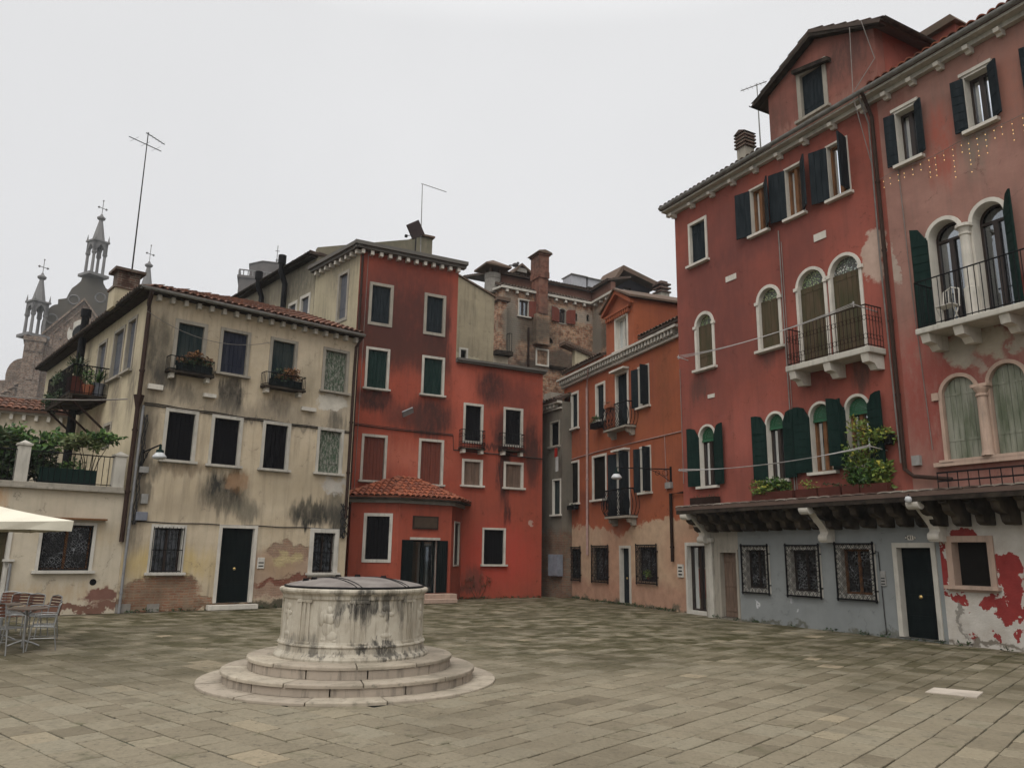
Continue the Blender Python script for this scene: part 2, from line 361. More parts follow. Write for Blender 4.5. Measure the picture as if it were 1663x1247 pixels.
def wall(parent, P, outer, mat, name='wall', holes=(), th=.3, w0=0.0, extra=None):
    """solid wall in plane P with real openings cut through"""
    mb = MB(); loops = [list(outer)] + [list(h) for h in holes]; flat = [p for l in loops for p in l]
    tris = tessellate_polygon([[Vector((p[0], p[1], 0)) for p in l] for l in loops])
    idx = [mb.P((p[0], w0, p[1])) for p in flat]; idb = [mb.P((p[0], w0 + th, p[1])) for p in flat]
    for t in tris:
        a, b, c = (flat[i] for i in t)
        ar = (b[0] - a[0]) * (c[1] - a[1]) - (b[1] - a[1]) * (c[0] - a[0])
        if abs(ar) < 1e-9: continue
        t = t if ar > 0 else (t[0], t[2], t[1])
        mb.faceI([idx[i] for i in t]); mb.faceI([idb[i] for i in t][::-1])
    k = 0
    for l in loops:
        n = len(l)
        for i in range(n): j = (i + 1) % n; mb.faceI((idx[k + i], idx[k + j], idb[k + j], idb[k + i]))
        k += n
    if extra: extra(mb)
    return mb.build(name, mat, parent, P.M)

def leaf_planks(mb, ua, ub, v0, topf, y0, y1, horizontal=False, pw=.11):
    """a shutter leaf made of boards between ua and ub; topf(u) = top height"""
    lo, hi = min(ua, ub), max(ua, ub); n = max(2, round((hi - lo) / pw)); g = .006
    for k in range(n):
        a = lo + (hi - lo) * k / n + (g if k else 0); b = lo + (hi - lo) * (k + 1) / n
        j = random.uniform(-.002, .002)
        mb.prism([(a, v0), (b, v0), (b, topf(b)), (a, topf(a))], y0 + j, y1 + j)

def window(b, P, r, kind='closed', mat='dark_board', sur=.09, surmat='stone', arch=0, sill=True, pr=.03, rv=.17, ang=(0, 0), sash='sash', holes=None,
           curtain=None, label=None, name='window', door=False, sillx=.06, hinge=True, lint=0, grille=None, sillmat=None, lunette=None, room=True, horiz=False, wleaf=None, pane='darkglass'):
    u0, u1, v0, v1 = r; mb = MB()
    ins = outline(u0, u1, v0, v1, arch, 0); out = outline(u0, u1, v0, v1, arch, sur, not door); n = len(ins)
    if sur > 0:
        rng = range(n) if not door else [i for i in range(n) if i != 0]
        for i in rng:
            j = (i + 1) % n; a, c, A, C = ins[i], ins[j], out[i], out[j]
            mb.face([(A[0], -pr, A[1]), (C[0], -pr, C[1]), (c[0], -pr, c[1]), (a[0], -pr, a[1])])
            mb.face([(C[0], -pr, C[1]), (A[0], -pr, A[1]), (A[0], .05, A[1]), (C[0], .05, C[1])])
            mb.face([(a[0], -pr, a[1]), (c[0], -pr, c[1]), (c[0], rv, c[1]), (a[0], rv, a[1])])
        if door: mb.face([(u0, -pr, v0), (u1, -pr, v0), (u1, rv, v0), (u0, rv, v0)])
    else:
        for i in range(n):
            j = (i + 1) % n; a, c = ins[i], ins[j]
            mb.face([(a[0], .002, a[1]), (c[0], .002, c[1]), (c[0], rv, c[1]), (a[0], rv, a[1])])
    if lint: mb.box(u0 - sur - .04, u1 + sur + .04, -pr - lint, .04, v1 + sur + .002, v1 + sur + .07)
    w = mb.build(name, surmat, b, P.M)
    if label: w['label'] = label
    if holes is not None: holes.append(outline(u0, u1, v0, v1, arch, sur * .5, not door) if sur else outline(u0, u1, v0, v1, arch, 0))
    if sill and not door:
        MB().box(u0 - sur - sillx, u1 + sur + sillx, -pr - .09, .06, v0 - .07, v0 - .003).build('sill', sillmat or surmat, w, P.M)
    c = (u0 + u1) / 2; R = (u1 - u0) / 2
    def topf(u):
        if not arch: return v1
        t = max(0, 1 - ((u - c) / R) ** 2); return v1 - arch + arch * sqrt(t)
    lv = v1 - arch if lunette else None
    tf = (lambda u: lv) if lunette else topf
    if lunette:
        l = MB(); o2 = [(c + R * cos(pi * k / 14), v1 - arch + arch * sin(pi * k / 14)) for k in range(15)]
        l.prism(o2, rv - .05, rv - .02); l.build('tympanum', lunette, w, P.M)
    if kind == 'closed':
        for (a, d) in ((u0 + .01, c - .004), (c + .004, u1 - .01)):
            l = MB(); leaf_planks(l, a, d, v0 + .01, lambda u: tf(u) - .008, .06, .10)
            for q in (.22, .78): z = v0 + (v1 - v0) * q; l.box(a + .01, d - .01, .052, .06, z, z + .05) if hinge else None
            l.build('shutter', mat, w, P.M)
        MB().box(u0 - .0, u1 + .0, rv + .02, rv + .05, v0, v1).build('backing', 'room', w, P.M)
    elif kind == 'panel':       # one flat door leaf with raised panels
        l = MB(); l.box(u0, u1, rv - .06, rv, v0, v1)
        hh = v1 - v0; W_ = u1 - u0
        for k in range(4):
            z0 = v0 + hh * (.05 + .235 * k); z1 = z0 + hh * .19
            for (a, d) in ((u0 + .07, c - .03), (c + .03, u1 - .07)) if W_ > .85 else ((u0 + .07, u1 - .07),):
                l.box(a, d, rv - .075, rv - .06, z0, z1); l.box(a + .05, d - .05, rv - .085, rv - .075, z0 + .05, z1 - .05)
        d = l.build('door_leaf', mat, w, P.M)
        h = MB(); h.lathe([(.0, 0), (.035, .005), (.04, .03), (.015, .05), (0, .055)], n=10, close=False); h.T = None
        for i, v in enumerate(h.v): h.v[i] = Vector((v.x + c + .0, rv - .09 - v.z, v.y + v0 + hh * .45))
        h.build('handle', 'brass', w, P.M)
    elif kind == 'plank':
        l = MB(); leaf_planks(l, u0, u1, v0, lambda u: v1, rv - .05, rv, pw=.16)
        for q in (.12, .5, .88): l.box(u0 + .02, u1 - .02, rv - .065, rv - .05, v0 + (v1 - v0) * q - .05, v0 + (v1 - v0) * q + .05)
        l.build('door_leaf', mat, w, P.M)
    elif kind in ('open', 'sash', 'blind'):
        y = rv - .01; t = .05; l = MB()
        zt = v1 - arch if arch else v1
        l.box(u0, u0 + t, y - .04, y, v0, zt); l.box(u1 - t, u1, y - .04, y, v0, zt); l.box(u0 + t, u1 - t, y - .04, y, v0, v0 + t); l.box(u0 + t, u1 - t, y - .04, y, zt - t, zt)
        l.box(c - t * .9, c + t * .9, y - .055, y - .005, v0 + t, zt - t)
        if arch:
            o1 = outline(u0, u1, v0, v1, arch, 0)[2:]; o2 = outline(u0 + t, u1 - t, v0, v1 - t, arch - t, 0)[2:]
            for i in range(len(o1) - 1):
                l.face([(o1[i][0], y - .04, o1[i][1]), (o1[i + 1][0], y - .04, o1[i + 1][1]), (o2[i + 1][0], y - .04, o2[i + 1][1]), (o2[i][0], y - .04, o2[i][1])][::-1])
        l.build('sash_frame', sash, w, P.M)
        g = MB(); g.cur = 0; g.prism(outline(u0 + .005, u1 - .005, v0 + .005, v1 - .005, arch, 0), y + .005, y + .011)
        g.cur = 1; D = .7
        g.box(u0 - .2, u1 + .2, y + D, y + D + .02, v0 - .2, v1 + .2); g.box(u0 - .2, u0 - .18, y + .08, y + D, v0 - .2, v1 + .2); g.box(u1 + .18, u1 + .2, y + .08, y + D, v0 - .2, v1 + .2)
        g.box(u0 - .2, u1 + .2, y + .08, y + D, v1 + .2, v1 + .22); g.box(u0 - .2, u1 + .2, y + .08, y + D, v0 - .22, v0 - .2)
        g.build('pane', ['glass', 'room'], w, P.M)
        if curtain:
            k = MB(); NN = 24
            for (a, d) in curtain['spans']:
                a = u0 + (u1 - u0) * a; d = u0 + (u1 - u0) * d
                pts = [(a + (d - a) * i / NN, y + .05 + .018 * sin(i * 2.1)) for i in range(NN + 1)]
                for i in range(NN):
                    k.face([(pts[i][0], pts[i][1], v0), (pts[i + 1][0], pts[i + 1][1], v0), (pts[i + 1][0], pts[i + 1][1], v1), (pts[i][0], pts[i][1], v1)])
            k.build('curtain', curtain.get('mat', 'curtain'), w, P.M, smooth=True)
        if kind == 'blind':     # rolled green slat blind in the head
            k = MB(); z = v1 - arch * 1.25
            k.box(u0 + .01, u1 - .01, y - .10, y - .07, z - .05, z)
            while z < v1 - .02:
                zz = z + .035; t = max(0, 1 - (max(0, zz - (v1 - arch)) / arch) ** 2); hw = R * sqrt(t) - .012
                if hw > .03: k.prism([(c - hw, z), (c + hw, z), (c + hw, zz - .008), (c - hw, zz - .008)], y - .09, y - .075)
                z += .035
            k.build('slat_blind', 'blindgreen', w, P.M)
        if kind in ('open', 'blind') and ang != (0, 0):
            wl = wleaf or (u1 - u0) / 2
            for sgn, an in ((1, ang[0]), (-1, ang[1])):
                if not an: continue
                l = MB(); hx = u0 if sgn > 0 else u1; a = radians(an)
                l.T = Matrix.Translation((hx - sgn * .015, -pr - .012, 0)) @ Matrix.Rotation(-sgn * a, 4, 'Z') @ Matrix.Diagonal((sgn, 1, 1, 1))
                tf2 = (lambda u: topf(u0 + min(u, R))) if arch else (lambda u: v1)
                leaf_planks(l, 0, wl, v0 + .01, tf2, -.02, .018, pw=.14)
                if horiz:
                    zz = v0 + .08
                    while zz < v1 - .1:
                        tz = zz + .012
                        for yy in (-.026, .018): l.box(.015, wl - .015, yy, yy + .008, zz, zz + .16) if tz + .15 < tf2(.02) else None
                        zz += .18
                o = l.build('shutter', mat, w, P.M)
                if sgn < 0: o.data.flip_normals()
    elif kind == 'dark':
        g = MB(); g.box(u0, u1, rv - .02, rv, v0, v1); g.build('pane', pane, w, P.M)
        l = MB(); l.box(c - .03, c + .03, rv - .06, rv - .021, v0, v1); l.box(u0, u0 + .05, rv - .06, rv - .021, v0, v1); l.box(u1 - .05, u1, rv - .06, rv - .021, v0, v1); l.box(u0 + .05, u1 - .05, rv - .06, rv - .021, v1 - .05, v1); l.box(u0 + .05, u1 - .05, rv - .06, rv - .021, v0, v0 + .05)
        l.build('sash_frame', sash, w, P.M)
    elif kind == 'void':
        MB().box(u0, u1, rv - .02, rv, v0, v1).build('pane', 'room', w, P.M)
    if grille:
        g = MB(); style, off, ex = grille; a, d, z0, z1 = u0 - ex, u1 + ex, v0 - ex, v1 + ex
        if style == 'bars':
            nb = max(4, round((d - a) / .1))
            for i in range(nb + 1): x = a + (d - a) * i / nb; g.tube([(x, -off, z0), (x, -off, z1)], .009, 5)
            for z in (z0 + .06, (z0 + z1) / 2, z1 - .06): g.box(a, d, -off - .012, -off - .002, z - .012, z + .012)
        else:
            for z in (z0, z1): g.box(a - .03, d + .03, -off - .015, -off + .01, z - .018, z + .018)
            for x in (a, d): g.box(x - .016, x + .016, -off - .013, -off + .012, z0 - .05, z1 + .05)
            cs = .115; nx = max(2, round((d - a) / cs)); nz = max(2, round((z1 - z0) / cs)); sx_, sz_ = (d - a) / nx, (z1 - z0) / nz
            for i in range(nx):
                for j in range(nz):
                    cx_, cz_ = a + sx_ * (i + .5), z0 + sz_ * (j + .5)
                    edge = i in (0, nx - 1) or j in (0, nz - 1)
                    rr = sx_ * .47 if edge else sx_ * .42
                    g.tube([(cx_ + rr * cos(t * pi / 4), -off, cz_ + sz_ / sx_ * rr * sin(t * pi / 4)) for t in range(9)], .0075 if edge else .006, 4, False)
                    if (i + j) % 2: g.tube([(cx_ - sx_ / 2, -off, cz_ - sz_ / 2), (cx_ + sx_ / 2, -off, cz_ + sz_ / 2)], .006, 4, False)
                    else: g.tube([(cx_ - sx_ / 2, -off, cz_ + sz_ / 2), (cx_ + sx_ / 2, -off, cz_ - sz_ / 2)], .006, 4, False)
            for x in (a, d):
                for z in (z0 + .2, z1 - .2): g.box(x - .02, x + .02, -off, .02, z - .015, z + .015)
        g.build('grille', 'iron', w, P.M)
    return w
M['blindgreen'] = simple('green_slats', (.02, .10, .045), .5, var=.2)

def roof_tiles(parent, Mx, poly, mat='tile', name='roof', cw=.19, rl=.36, amp=.055, under=True):
    """curved clay tiles over a polygon given in the roof's own plane: x along the eave, y up the slope, z = normal"""
    xs = [p[0] for p in poly]; ys = [p[1] for p in poly]; mb = MB()
    def inside(x, y):
        c = False; n = len(poly)
        for i in range(n):
            (x1, y1), (x2, y2) = poly[i], poly[(i + 1) % n]
            if (y1 > y) != (y2 > y) and x < (x2 - x1) * (y - y1) / (y2 - y1) + x1: c = not c
        return c
    nr = max(1, round((max(ys) - min(ys)) / rl)); rl = (max(ys) - min(ys)) / nr; nc = max(1, round((max(xs) - min(xs)) / cw)); cw = (max(xs) - min(xs)) / nc; sg = 6
    for i in range(nc):
        x0 = min(xs) + i * cw; ox = random.uniform(-.012, .012)
        for j in range(nr):
            y0 = min(ys) + j * rl; y1 = y0 + rl + .03
            if not inside(x0 + cw / 2, min(max(y0 + rl / 2, min(ys) + .01), max(ys) - .01)): continue
            mb.tn = random.random(); a = []; b = []; jy = random.uniform(-.02, .02)
            for k in range(sg + 1):
                t = k / sg; z = amp * (1 - (2 * t - 1) ** 2) if True else 0
                a.append(mb.P((x0 + ox + cw * t, y0 + jy, z + .045 + .012))); b.append(mb.P((x0 + ox + cw * (t * .9 + .05), y1 + jy, z * .85 + .02)))
            for k in range(sg): mb.faceI((a[k], a[k + 1], b[k + 1], b[k]))
            c = [mb.P((x0 + ox + cw * k / sg, y0 + jy, amp * (1 - (2 * k / sg - 1) ** 2) + .03)) for k in range(sg + 1)]
            for k in range(sg): mb.faceI((c[k], c[k + 1], a[k + 1], a[k]))
    if under:
        mb.tn = .9; n = len(poly); a = [mb.P((p[0], p[1], .028)) for p in poly]; b = [mb.P((p[0], p[1], -.06)) for p in poly]
        mb.faceI(a); mb.faceI(b[::-1])
        for i in range(n): j = (i + 1) % n; mb.faceI((b[i], b[j], a[j], a[i]))
    return mb.build(name, mat, parent, Mx)
def slope_M(P, u, w, z, ang, rot=0):
    """frame whose x runs along P, y climbs inward at ang degrees, starting at local (u, w, z)"""
    return P.M @ Matrix.Translation((u, w, z)) @ Matrix.Rotation(radians(rot), 4, 'Z') @ Matrix.Rotation(radians(ang), 4, 'X')

def pipe(parent, P, pts, r, mat, name='drainpipe', rings=True):
    mb = MB(); mb.tube(pts, r, 8)
    if rings:
        for a, b in zip(pts, pts[1:]):
            L = (Vector(b) - Vector(a)).length
            for k in range(1, int(L / 1.6) + 1):
                p = Vector(a).lerp(Vector(b), k * 1.6 / L) if L else Vector(a); d = (Vector(b) - Vector(a)).normalized()
                if k * 1.6 < L: mb.tube([p - d * .025, p + d * .025], r * 1.3, 8)
    return mb.build(name, mat, parent, P.M, smooth=False)
def gutter(parent, Mx, x0, x1, y, z, r=.07, mat='zinc'):
    mb = MB(); n = 7; a, b, c, d = [], [], [], []
    for k in range(n + 1):
        t = pi + pi * k / n
        a.append(mb.P((x0, y + r * cos(t), z + r * sin(t)))); b.append(mb.P((x1, y + r * cos(t), z + r * sin(t))))
        c.append(mb.P((x0, y + r * .85 * cos(t), z + r * .85 * sin(t)))); d.append(mb.P((x1, y + r * .85 * cos(t), z + r * .85 * sin(t))))
    for k in range(n): mb.faceI((a[k], b[k], b[k + 1], a[k + 1])); mb.faceI((c[k + 1], d[k + 1], d[k], c[k]))
    mb.faceI((a[0], c[0], d[0], b[0])); mb.faceI((a[n], b[n], d[n], c[n])); mb.faceI(a + c[::-1]); mb.faceI(b[::-1] + d)
    return mb.build('gutter', mat, parent, Mx)
def corbels(parent, P, us, z0, z1, depth, wd=.09, mat='stone_clean', shaped=False):
    for u in us:
        mb = MB()
        if shaped:
            poly = [(0, z0 + .02), (-depth * .45, z0), (-depth * .6, z0 + (z1 - z0) * .35), (-depth * .92, z0 + (z1 - z0) * .45), (-depth, z1), (0, z1)]
            a = [mb.P((u - wd / 2, p[0], p[1])) for p in poly]; b = [mb.P((u + wd / 2, p[0], p[1])) for p in poly]; n = len(poly)
            for i in range(n): j = (i + 1) % n; mb.faceI((a[i], a[j], b[j], b[i]))
            mb.faceI(a[::-1]); mb.faceI(b)
        else: mb.box(u - wd / 2, u + wd / 2, -depth, 0.02, z0, z1)
        mb.build('corbel', mat, parent, P.M)

def leaves(mb, c, rad, n, size, flat=.3, drop=0, upward=False, clump=0):
    c = Vector(c); cl = []
    for _ in range(max(1, clump)):
        cl.append(Vector((random.uniform(-.75, .75) * rad[0], random.uniform(-.75, .75) * rad[1], random.uniform(-.7, .8) * rad[2])))
    for i in range(n):
        while True:
            p = Vector((random.uniform(-1, 1), random.uniform(-1, 1), random.uniform(-1, 1)))
            if p.length < 1: break
        if clump:
            q = random.choice(cl); p = q + Vector((p.x * rad[0], p.y * rad[1], p.z * rad[2])) * .42
        else: p = Vector((p.x * rad[0], p.y * rad[1], p.z * rad[2]))
        s = size * random.uniform(.6, 1.3); d = Vector((random.gauss(0, 1), random.gauss(0, 1), random.gauss(.2, .6))).normalized()
        if upward: d = (d + Vector((0, 0, 1.5))).normalized()
        if drop: d = (d + Vector((0, 0, -drop))).normalized()
        sd_ = d.cross(Vector((random.gauss(0, 1), random.gauss(0, 1), random.gauss(0, 1)))).normalized(); nn = d.cross(sd_)
        o = c + p; h = (p.z / rad[2] + 1) / 2
        mb.tn = min(1, max(0, random.gauss(.35 + .3 * h, .2)))
        mid = o + d * s * .5 + nn * s * .08
        mb.face([o, mid + sd_ * s * .24, o + d * s]); mb.face([o, o + d * s, mid - sd_ * s * .24])
def blades(mb, c, n, L, spread=.5, wdt=.02):
    for i in range(n):
        a = random.uniform(0, 2 * pi); t = random.uniform(.15, spread); d = Vector((cos(a) * t, sin(a) * t, 1)).normalized(); s = Vector((-sin(a), cos(a), 0)) * wdt; l = L * random.uniform(.6, 1.1)
        p0 = Vector(c); p1 = p0 + d * l * .6; p2 = p1 + (d + Vector((cos(a), sin(a), -.5)) * .6).normalized() * l * .4; mb.tn = random.random()
        mb.face([p0 - s, p0 + s, p1 + s, p1 - s]); mb.face([p1 - s, p1 + s, p2])
def railing(mb, pts, z0, z1, step=.11, r=.008, top=.018, scroll=False):
    for a, b in zip(pts, pts[1:]):
        a = Vector((a[0], a[1], 0)); b = Vector((b[0], b[1], 0)); L = (b - a).length; n = max(1, round(L / step))
        for z, rr in ((z1, top), (z0 + .04, .012)): mb.tube([a + Vector((0, 0, z)), b + Vector((0, 0, z))], rr, 5)
        for k in range(n + 1):
            p = a.lerp(b, k / n); mb.tube([p + Vector((0, 0, z0)), p + Vector((0, 0, z1))], r, 4, False)
            if scroll and k < n:
                q = a.lerp(b, (k + .5) / n); dd = (b - a).normalized()
                for zc in ((z0 * .75 + z1 * .25), (z0 * .3 + z1 * .7)):
                    mb.tube([q + dd * (.045 * cos(t)) + Vector((0, 0, zc + .06 * sin(t))) for t in [pi * i / 4 for i in range(9)]], .006, 4, False)
# ================================================================== SETTING: ground and paving
gm = NM('joint_earth'); c_ = gm.coord(); gm.done(gm.mix(gm.mr(gm.noise(c_, 1.2, 6), .4, .65), (.035, .034, .026), (.028, .040, .014)), .95)
g = MB(); g.box(-320, 320, -80, 560, -.6, -.022); tag(g.build('ground', gm.m), kind='structure')
pm = NM('trachyte_paving'); c_ = pm.coord(); at = pm.n('ShaderNodeAttribute', attribute_name='tone')
rp = pm.n('ShaderNodeValToRGB', {0: at.outputs['Fac']}); e = rp.color_ramp.elements; e[0].color = (.13, .11, .08, 1); e[1].color = (.32, .265, .195, 1)
for p_, k_ in ((.25, (.19, .163, .122)), (.5, (.23, .20, .152)), (.72, (.24, .215, .168)), (.88, (.275, .235, .175))): rp.color_ramp.elements.new(p_).color = (*k_, 1)
col = pm.mix(1.0, rp.outputs[0], (1.0, .975, .885), 'MULTIPLY')
n1 = pm.noise(c_, .22, 7, .62); n2 = pm.noise(c_, 1.6, 6, .65); n3 = pm.noise(c_, 26, 4, .6); n4 = pm.noise(c_, 8, 5, .7)
sy = pm.n('ShaderNodeSeparateXYZ', {0: c_}).outputs[1]
far = pm.mr(pm.ma('ADD', sy, pm.ma('MULTIPLY', pm.ma('SUBTRACT', n1, .5), 14)), 8.6, 15.0, 0, 1, True)
mk = pm.ma('MULTIPLY', far, pm.ma('ADD', pm.mr(n2, .36, .60, .15, .98), pm.ma('MULTIPLY', pm.ma('SUBTRACT', .5, at.outputs['Fac']), 1.3), None, True))
col = pm.mix(mk, col, (.052, .046, .016)); mo = pm.noise(c_, 2.6, 5, .7); col = pm.mix(pm.mr(mo, .58, .68, 0, .5), col, (.075, .078, .036))
col = pm.mix(pm.mr(n1, .47, .64, 0, .5), col, (.095, .078, .05))
col = pm.mix(pm.mr(n2, .56, .74, 0, .45), col, (.075, .068, .05))
col = pm.mix(.4, col, pm.mix(pm.mr(n3, .3, .7), (.5, .5, .5), (1, 1, 1)), 'MULTIPLY')
col = pm.mix(pm.mr(n4, .58, .68, 0, .6), col, (.06, .052, .038)); col = pm.mix(pm.mr(pm.noise(c_, 17, 4, .7), .60, .70, 0, .7), col, (.055, .05, .035))
pm.done(col, pm.mr(n2, .3, .7, .55, .85), pm.bump(pm.ma('ADD', pm.ma('MULTIPLY', n3, .4), pm.ma('ADD', n2, pm.ma('MULTIPLY', n4, .6))), .8, .025), 0, .2)
M['paving'] = pm.m
def paving():
    mb = MB()
    WC = Vector((-2.04, 10.65, 0))
    def run(az, test, x0, x1, y0, y1, dz=0.0):
        a = radians(az); u = Vector((sin(a), cos(a), 0)); v = Vector((cos(a), -sin(a), 0)); y = y0
        while y < y1:
            h = random.choice((.22, .25, .28, .31, .34)); x = x0 + random.uniform(0, .4)
            while x < x1:
                L = random.uniform(.28, .56); cx, cy = x + L / 2, y + h / 2; ce = u * cx + v * cy
                if test(ce.x, ce.y) and (ce - WC).length > 1.7:
                    tn = min(1, max(0, random.gauss(.5, .15 if random.random() < .9 else .24))); mb.tn = tn; g_ = random.uniform(.006, .010); b_ = .007; z = random.uniform(-.003, .003) + dz; tx, ty = random.uniform(-.002, .002), random.uniform(-.002, .002)
                    j = lambda: random.uniform(-.006, .006)
                    q = [(x + g_ + j(), y + g_ + j()), (x + L - g_ + j(), y + g_ + j()), (x + L - g_ + j(), y + h - g_ + j()), (x + g_ + j(), y + h - g_ + j())]
                    ins = [(q[0][0] + b_, q[0][1] + b_), (q[1][0] - b_, q[1][1] + b_), (q[2][0] - b_, q[2][1] - b_), (q[3][0] + b_, q[3][1] - b_)]
                    zz = [z + tx + ty, z - tx + ty, z - tx - ty, z + tx - ty]
                    T = [mb.P(u * p[0] + v * p[1] + Vector((0, 0, zz[i]))) for i, p in enumerate(ins)]; Bq = [mb.P(u * p[0] + v * p[1] + Vector((0, 0, zz[i] - .006))) for i, p in enumerate(q)]
                    Cq = [mb.P(u * p[0] + v * p[1] + Vector((0, 0, -.03))) for p in q]
                    mb.faceI(T[::-1])
                    for i in range(4):
                        k = (i + 1) % 4; mb.faceI((T[i], T[k], Bq[k], Bq[i])); mb.faceI((Bq[i], Bq[k], Cq[k], Cq[i]))
                x += L
            y += h
    left = lambda x, y: x < -.35 + .0 * y and -16 < x and 1.0 < y < 32 and not (y > 30)
    right = lambda x, y: x >= -.75 and x < 14 and 1.0 < y < 34
    run(131, left, -40, 12, -34, 12, -.010)
    run(41, right, -12, 40, -34, 16)
    o = mb.build('paving', M['paving']); tag(o, kind='structure')
paving()

M['slabstone'] = stone('worn_pale_slab', (.46, .40, .33), (.16, .14, .11), .5, False)
# white stone slab set in the paving
a4 = [at_z(*p) for p in ((1503, 1124), (1517, 1117), (1597, 1124), (1586, 1133))]
mb = MB(); cc = sum(a4, Vector()) / 4; q4 = [(p.x - cc.x, p.y - cc.y) for p in a4][::-1]
mb.prismz(q4, -.03, .008); tag(mb.build('stone_slab', 'slabstone', None, Matrix.Translation((cc.x, cc.y, .003))), 'pale worn stone slab set flush into the grey paving near the right', 'paving slab')

# ================================================================== WELL HEAD
def well():
    C = (-2.04, 10.65); MX = Matrix.Translation((C[0], C[1], 0)) @ Matrix.Rotation(radians(8), 4, 'Z')
    wm = NM('weathered_well_stone'); c = wm.coord()
    n1 = wm.noise(c, 2.4, 7, .62); st = wm.noise(wm.vm('MULTIPLY', c, (6, 6, .7)), 1.7, 6, .68); n3 = wm.noise(c, 34, 4)
    col = wm.mix(wm.mr(n1, .35, .68), (.45, .41, .335), (.32, .28, .215)); col = wm.mix(wm.mr(st, .49, .66, 0, .7), col, (.17, .145, .105))
    warp = wm.vm('MULTIPLY_ADD', wm.noise(wm.vm('MULTIPLY', c, (2.6, 2.6, .8)), 2.6, 6, .72, 'Color'), (.5, .5, .7), wm.vm('ADD', c, (-.25, -.25, -.35)))
    for (x, z, rx, rz, k_, s_) in ((.17, .98, .15, .25, .85, .25), (-.13, .96, .08, .24, .6, .3), (.42, 1.0, .14, .16, .8, .3), (.62, .95, .10, .2, .7, .3), (.30, .48, .24, .07, .9, .2), (.60, .36, .35, .06, .8, .3), (-.45, .5, .12, .12, .6, .4), (-.7, .52, .1, .1, .5, .4), (-.3, .40, .3, .04, .6, .3), (.1, .92, .3, .05, .8, .3)):
        ln = wm.vm('LENGTH', wm.vm('MULTIPLY_ADD', warp, (1 / rx, 0, 1 / rz), (-x / rx, 0, -z / rz)))
        col = wm.mix(wm.ma('MULTIPLY', wm.mr(ln, 1 + s_, 1 - s_, 0, k_), wm.mr(st, .38, .52, .1, 1)), col, (.035, .032, .028))
    wm.done(col, .8, wm.bump(wm.ma('ADD', n1, wm.ma('MULTIPLY', n3, .5)), .35, .015), 0, .25); M['well'] = wm.m
    sm = NM('worn_step_stone'); c = sm.coord(); at = sm.n('ShaderNodeAttribute', attribute_name='tone')
    n1 = sm.noise(c, 3, 7, .62); n2 = sm.noise(c, 1.1, 5, .6); n3 = sm.noise(c, 30, 4)
    col = sm.mix(at.outputs['Fac'], (.40, .345, .265), (.30, .25, .195)); col = sm.mix(sm.mr(n1, .42, .66, 0, .7), col, (.21, .18, .135)); col = sm.mix(sm.mr(sm.noise(c, 12, 5, .7), .56, .68, 0, .6), col, (.10, .088, .066)); col = sm.mix(sm.mr(n2, .52, .7, 0, .6), col, (.13, .115, .08))
    sm.done(col, .75, sm.bump(sm.ma('ADD', n1, sm.ma('MULTIPLY', n3, .5)), .3, .015), 0, .3); M['step'] = sm.m; M['riser'] = stone('stained_riser_stone', (.34, .285, .225), (.06, .052, .042), .85)
    root = thing('well_head', 'round carved white stone well head with a domed lead cover on circular steps', 'well', MX)
    def ring(r0, r1, z0, z1, n, rnd=.02, seed=1, lip=0.0):
        rs = random.Random(seed); mb = MB(); cuts = [0]
        while cuts[-1] < 2 * pi - .3: cuts.append(cuts[-1] + rs.uniform(.8, 1.2) * 2 * pi / n)
        cuts[-1] = 2 * pi
        for a, b in zip(cuts, cuts[1:]):
            gap = .009 / r1; k = max(3, int((b - a) * 12)); mb.tn = rs.random(); dz = rs.uniform(-.004, .003); dr = rs.uniform(-.004, .004)
            if lip: prof = [(r0, z0), (r1 - lip * .6, z0), (r1 - lip * .6, z1 - lip * 1.2), (r1 - .004, z1 - lip * 1.15), (r1, z1 - lip * .8), (r1, z1 - rnd), (r1 - rnd * .4, z1 - rnd * .3), (r1 - rnd, z1), (r0, z1)]
            else: prof = [(r0, z0), (r1, z0), (r1, z1 - rnd), (r1 - rnd * .3, z1 - rnd * .3), (r1 - rnd, z1), (r0, z1)]
            prof = [(r + dr, z + (dz if z > z0 else 0)) for r, z in prof]; base = len(mb.v); R = []
            for q in range(k + 1):
                t = a + gap + (b - a - 2 * gap) * q / k; R.append([mb.P((r * cos(t), r * sin(t), z)) for r, z in prof])
            m = len(prof)
            for A, B in zip(R, R[1:]):
                for i in range(m): j = (i + 1) % m; mb.faceI((A[i], B[i], B[j], A[j]))
            mb.faceI(R[0]); mb.faceI(R[-1][::-1])
        return mb
    ring(1.5, 1.88, -.01, .026, 12, .012, 3).build('base_ring', 'step', root, MX)
    l_ = ring(1.15, 1.60, .122, .165, 11, .014, 5).build('lower_step', 'step', root, MX); ring(1.15, 1.578, .026, .121, 11, .004, 6).build('riser', 'riser', l_, MX)
    l_ = ring(.80, 1.30, .270, .312, 9, .014, 9).build('upper_step', 'step', root, MX); ring(.80, 1.280, .165, .269, 10, .004, 8).build('riser', 'riser', l_, MX)
    MB().lathe([(0, .02), (1.2, .02), (1.2, .14), (.9, .15), (.9, .28), (0, .29)], n=48, close=False).build('core', 'step', root, MX)
    d = MB(); prof = [(.5, .30), (.985, .30), (.99, .335), (.975, .365), (.95, .375), (.935, .40), (.93, .455), (.935, .465), (.945, .475), (.94, .49), (.915, .50), (.905, .53), (.90, .80), (.895, 1.00), (.90, 1.015), (.915, 1.025), (.92, 1.06), (.93, 1.075), (.955, 1.095), (.965, 1.115), (.962, 1.135), (.95, 1.145), (.84, 1.15), (.5, 1.15)]
    d.lathe(prof, n=96); d.build('drum', 'well', root, MX, smooth=False)
    # pilasters, panel frames and worn reliefs
    NP = 8
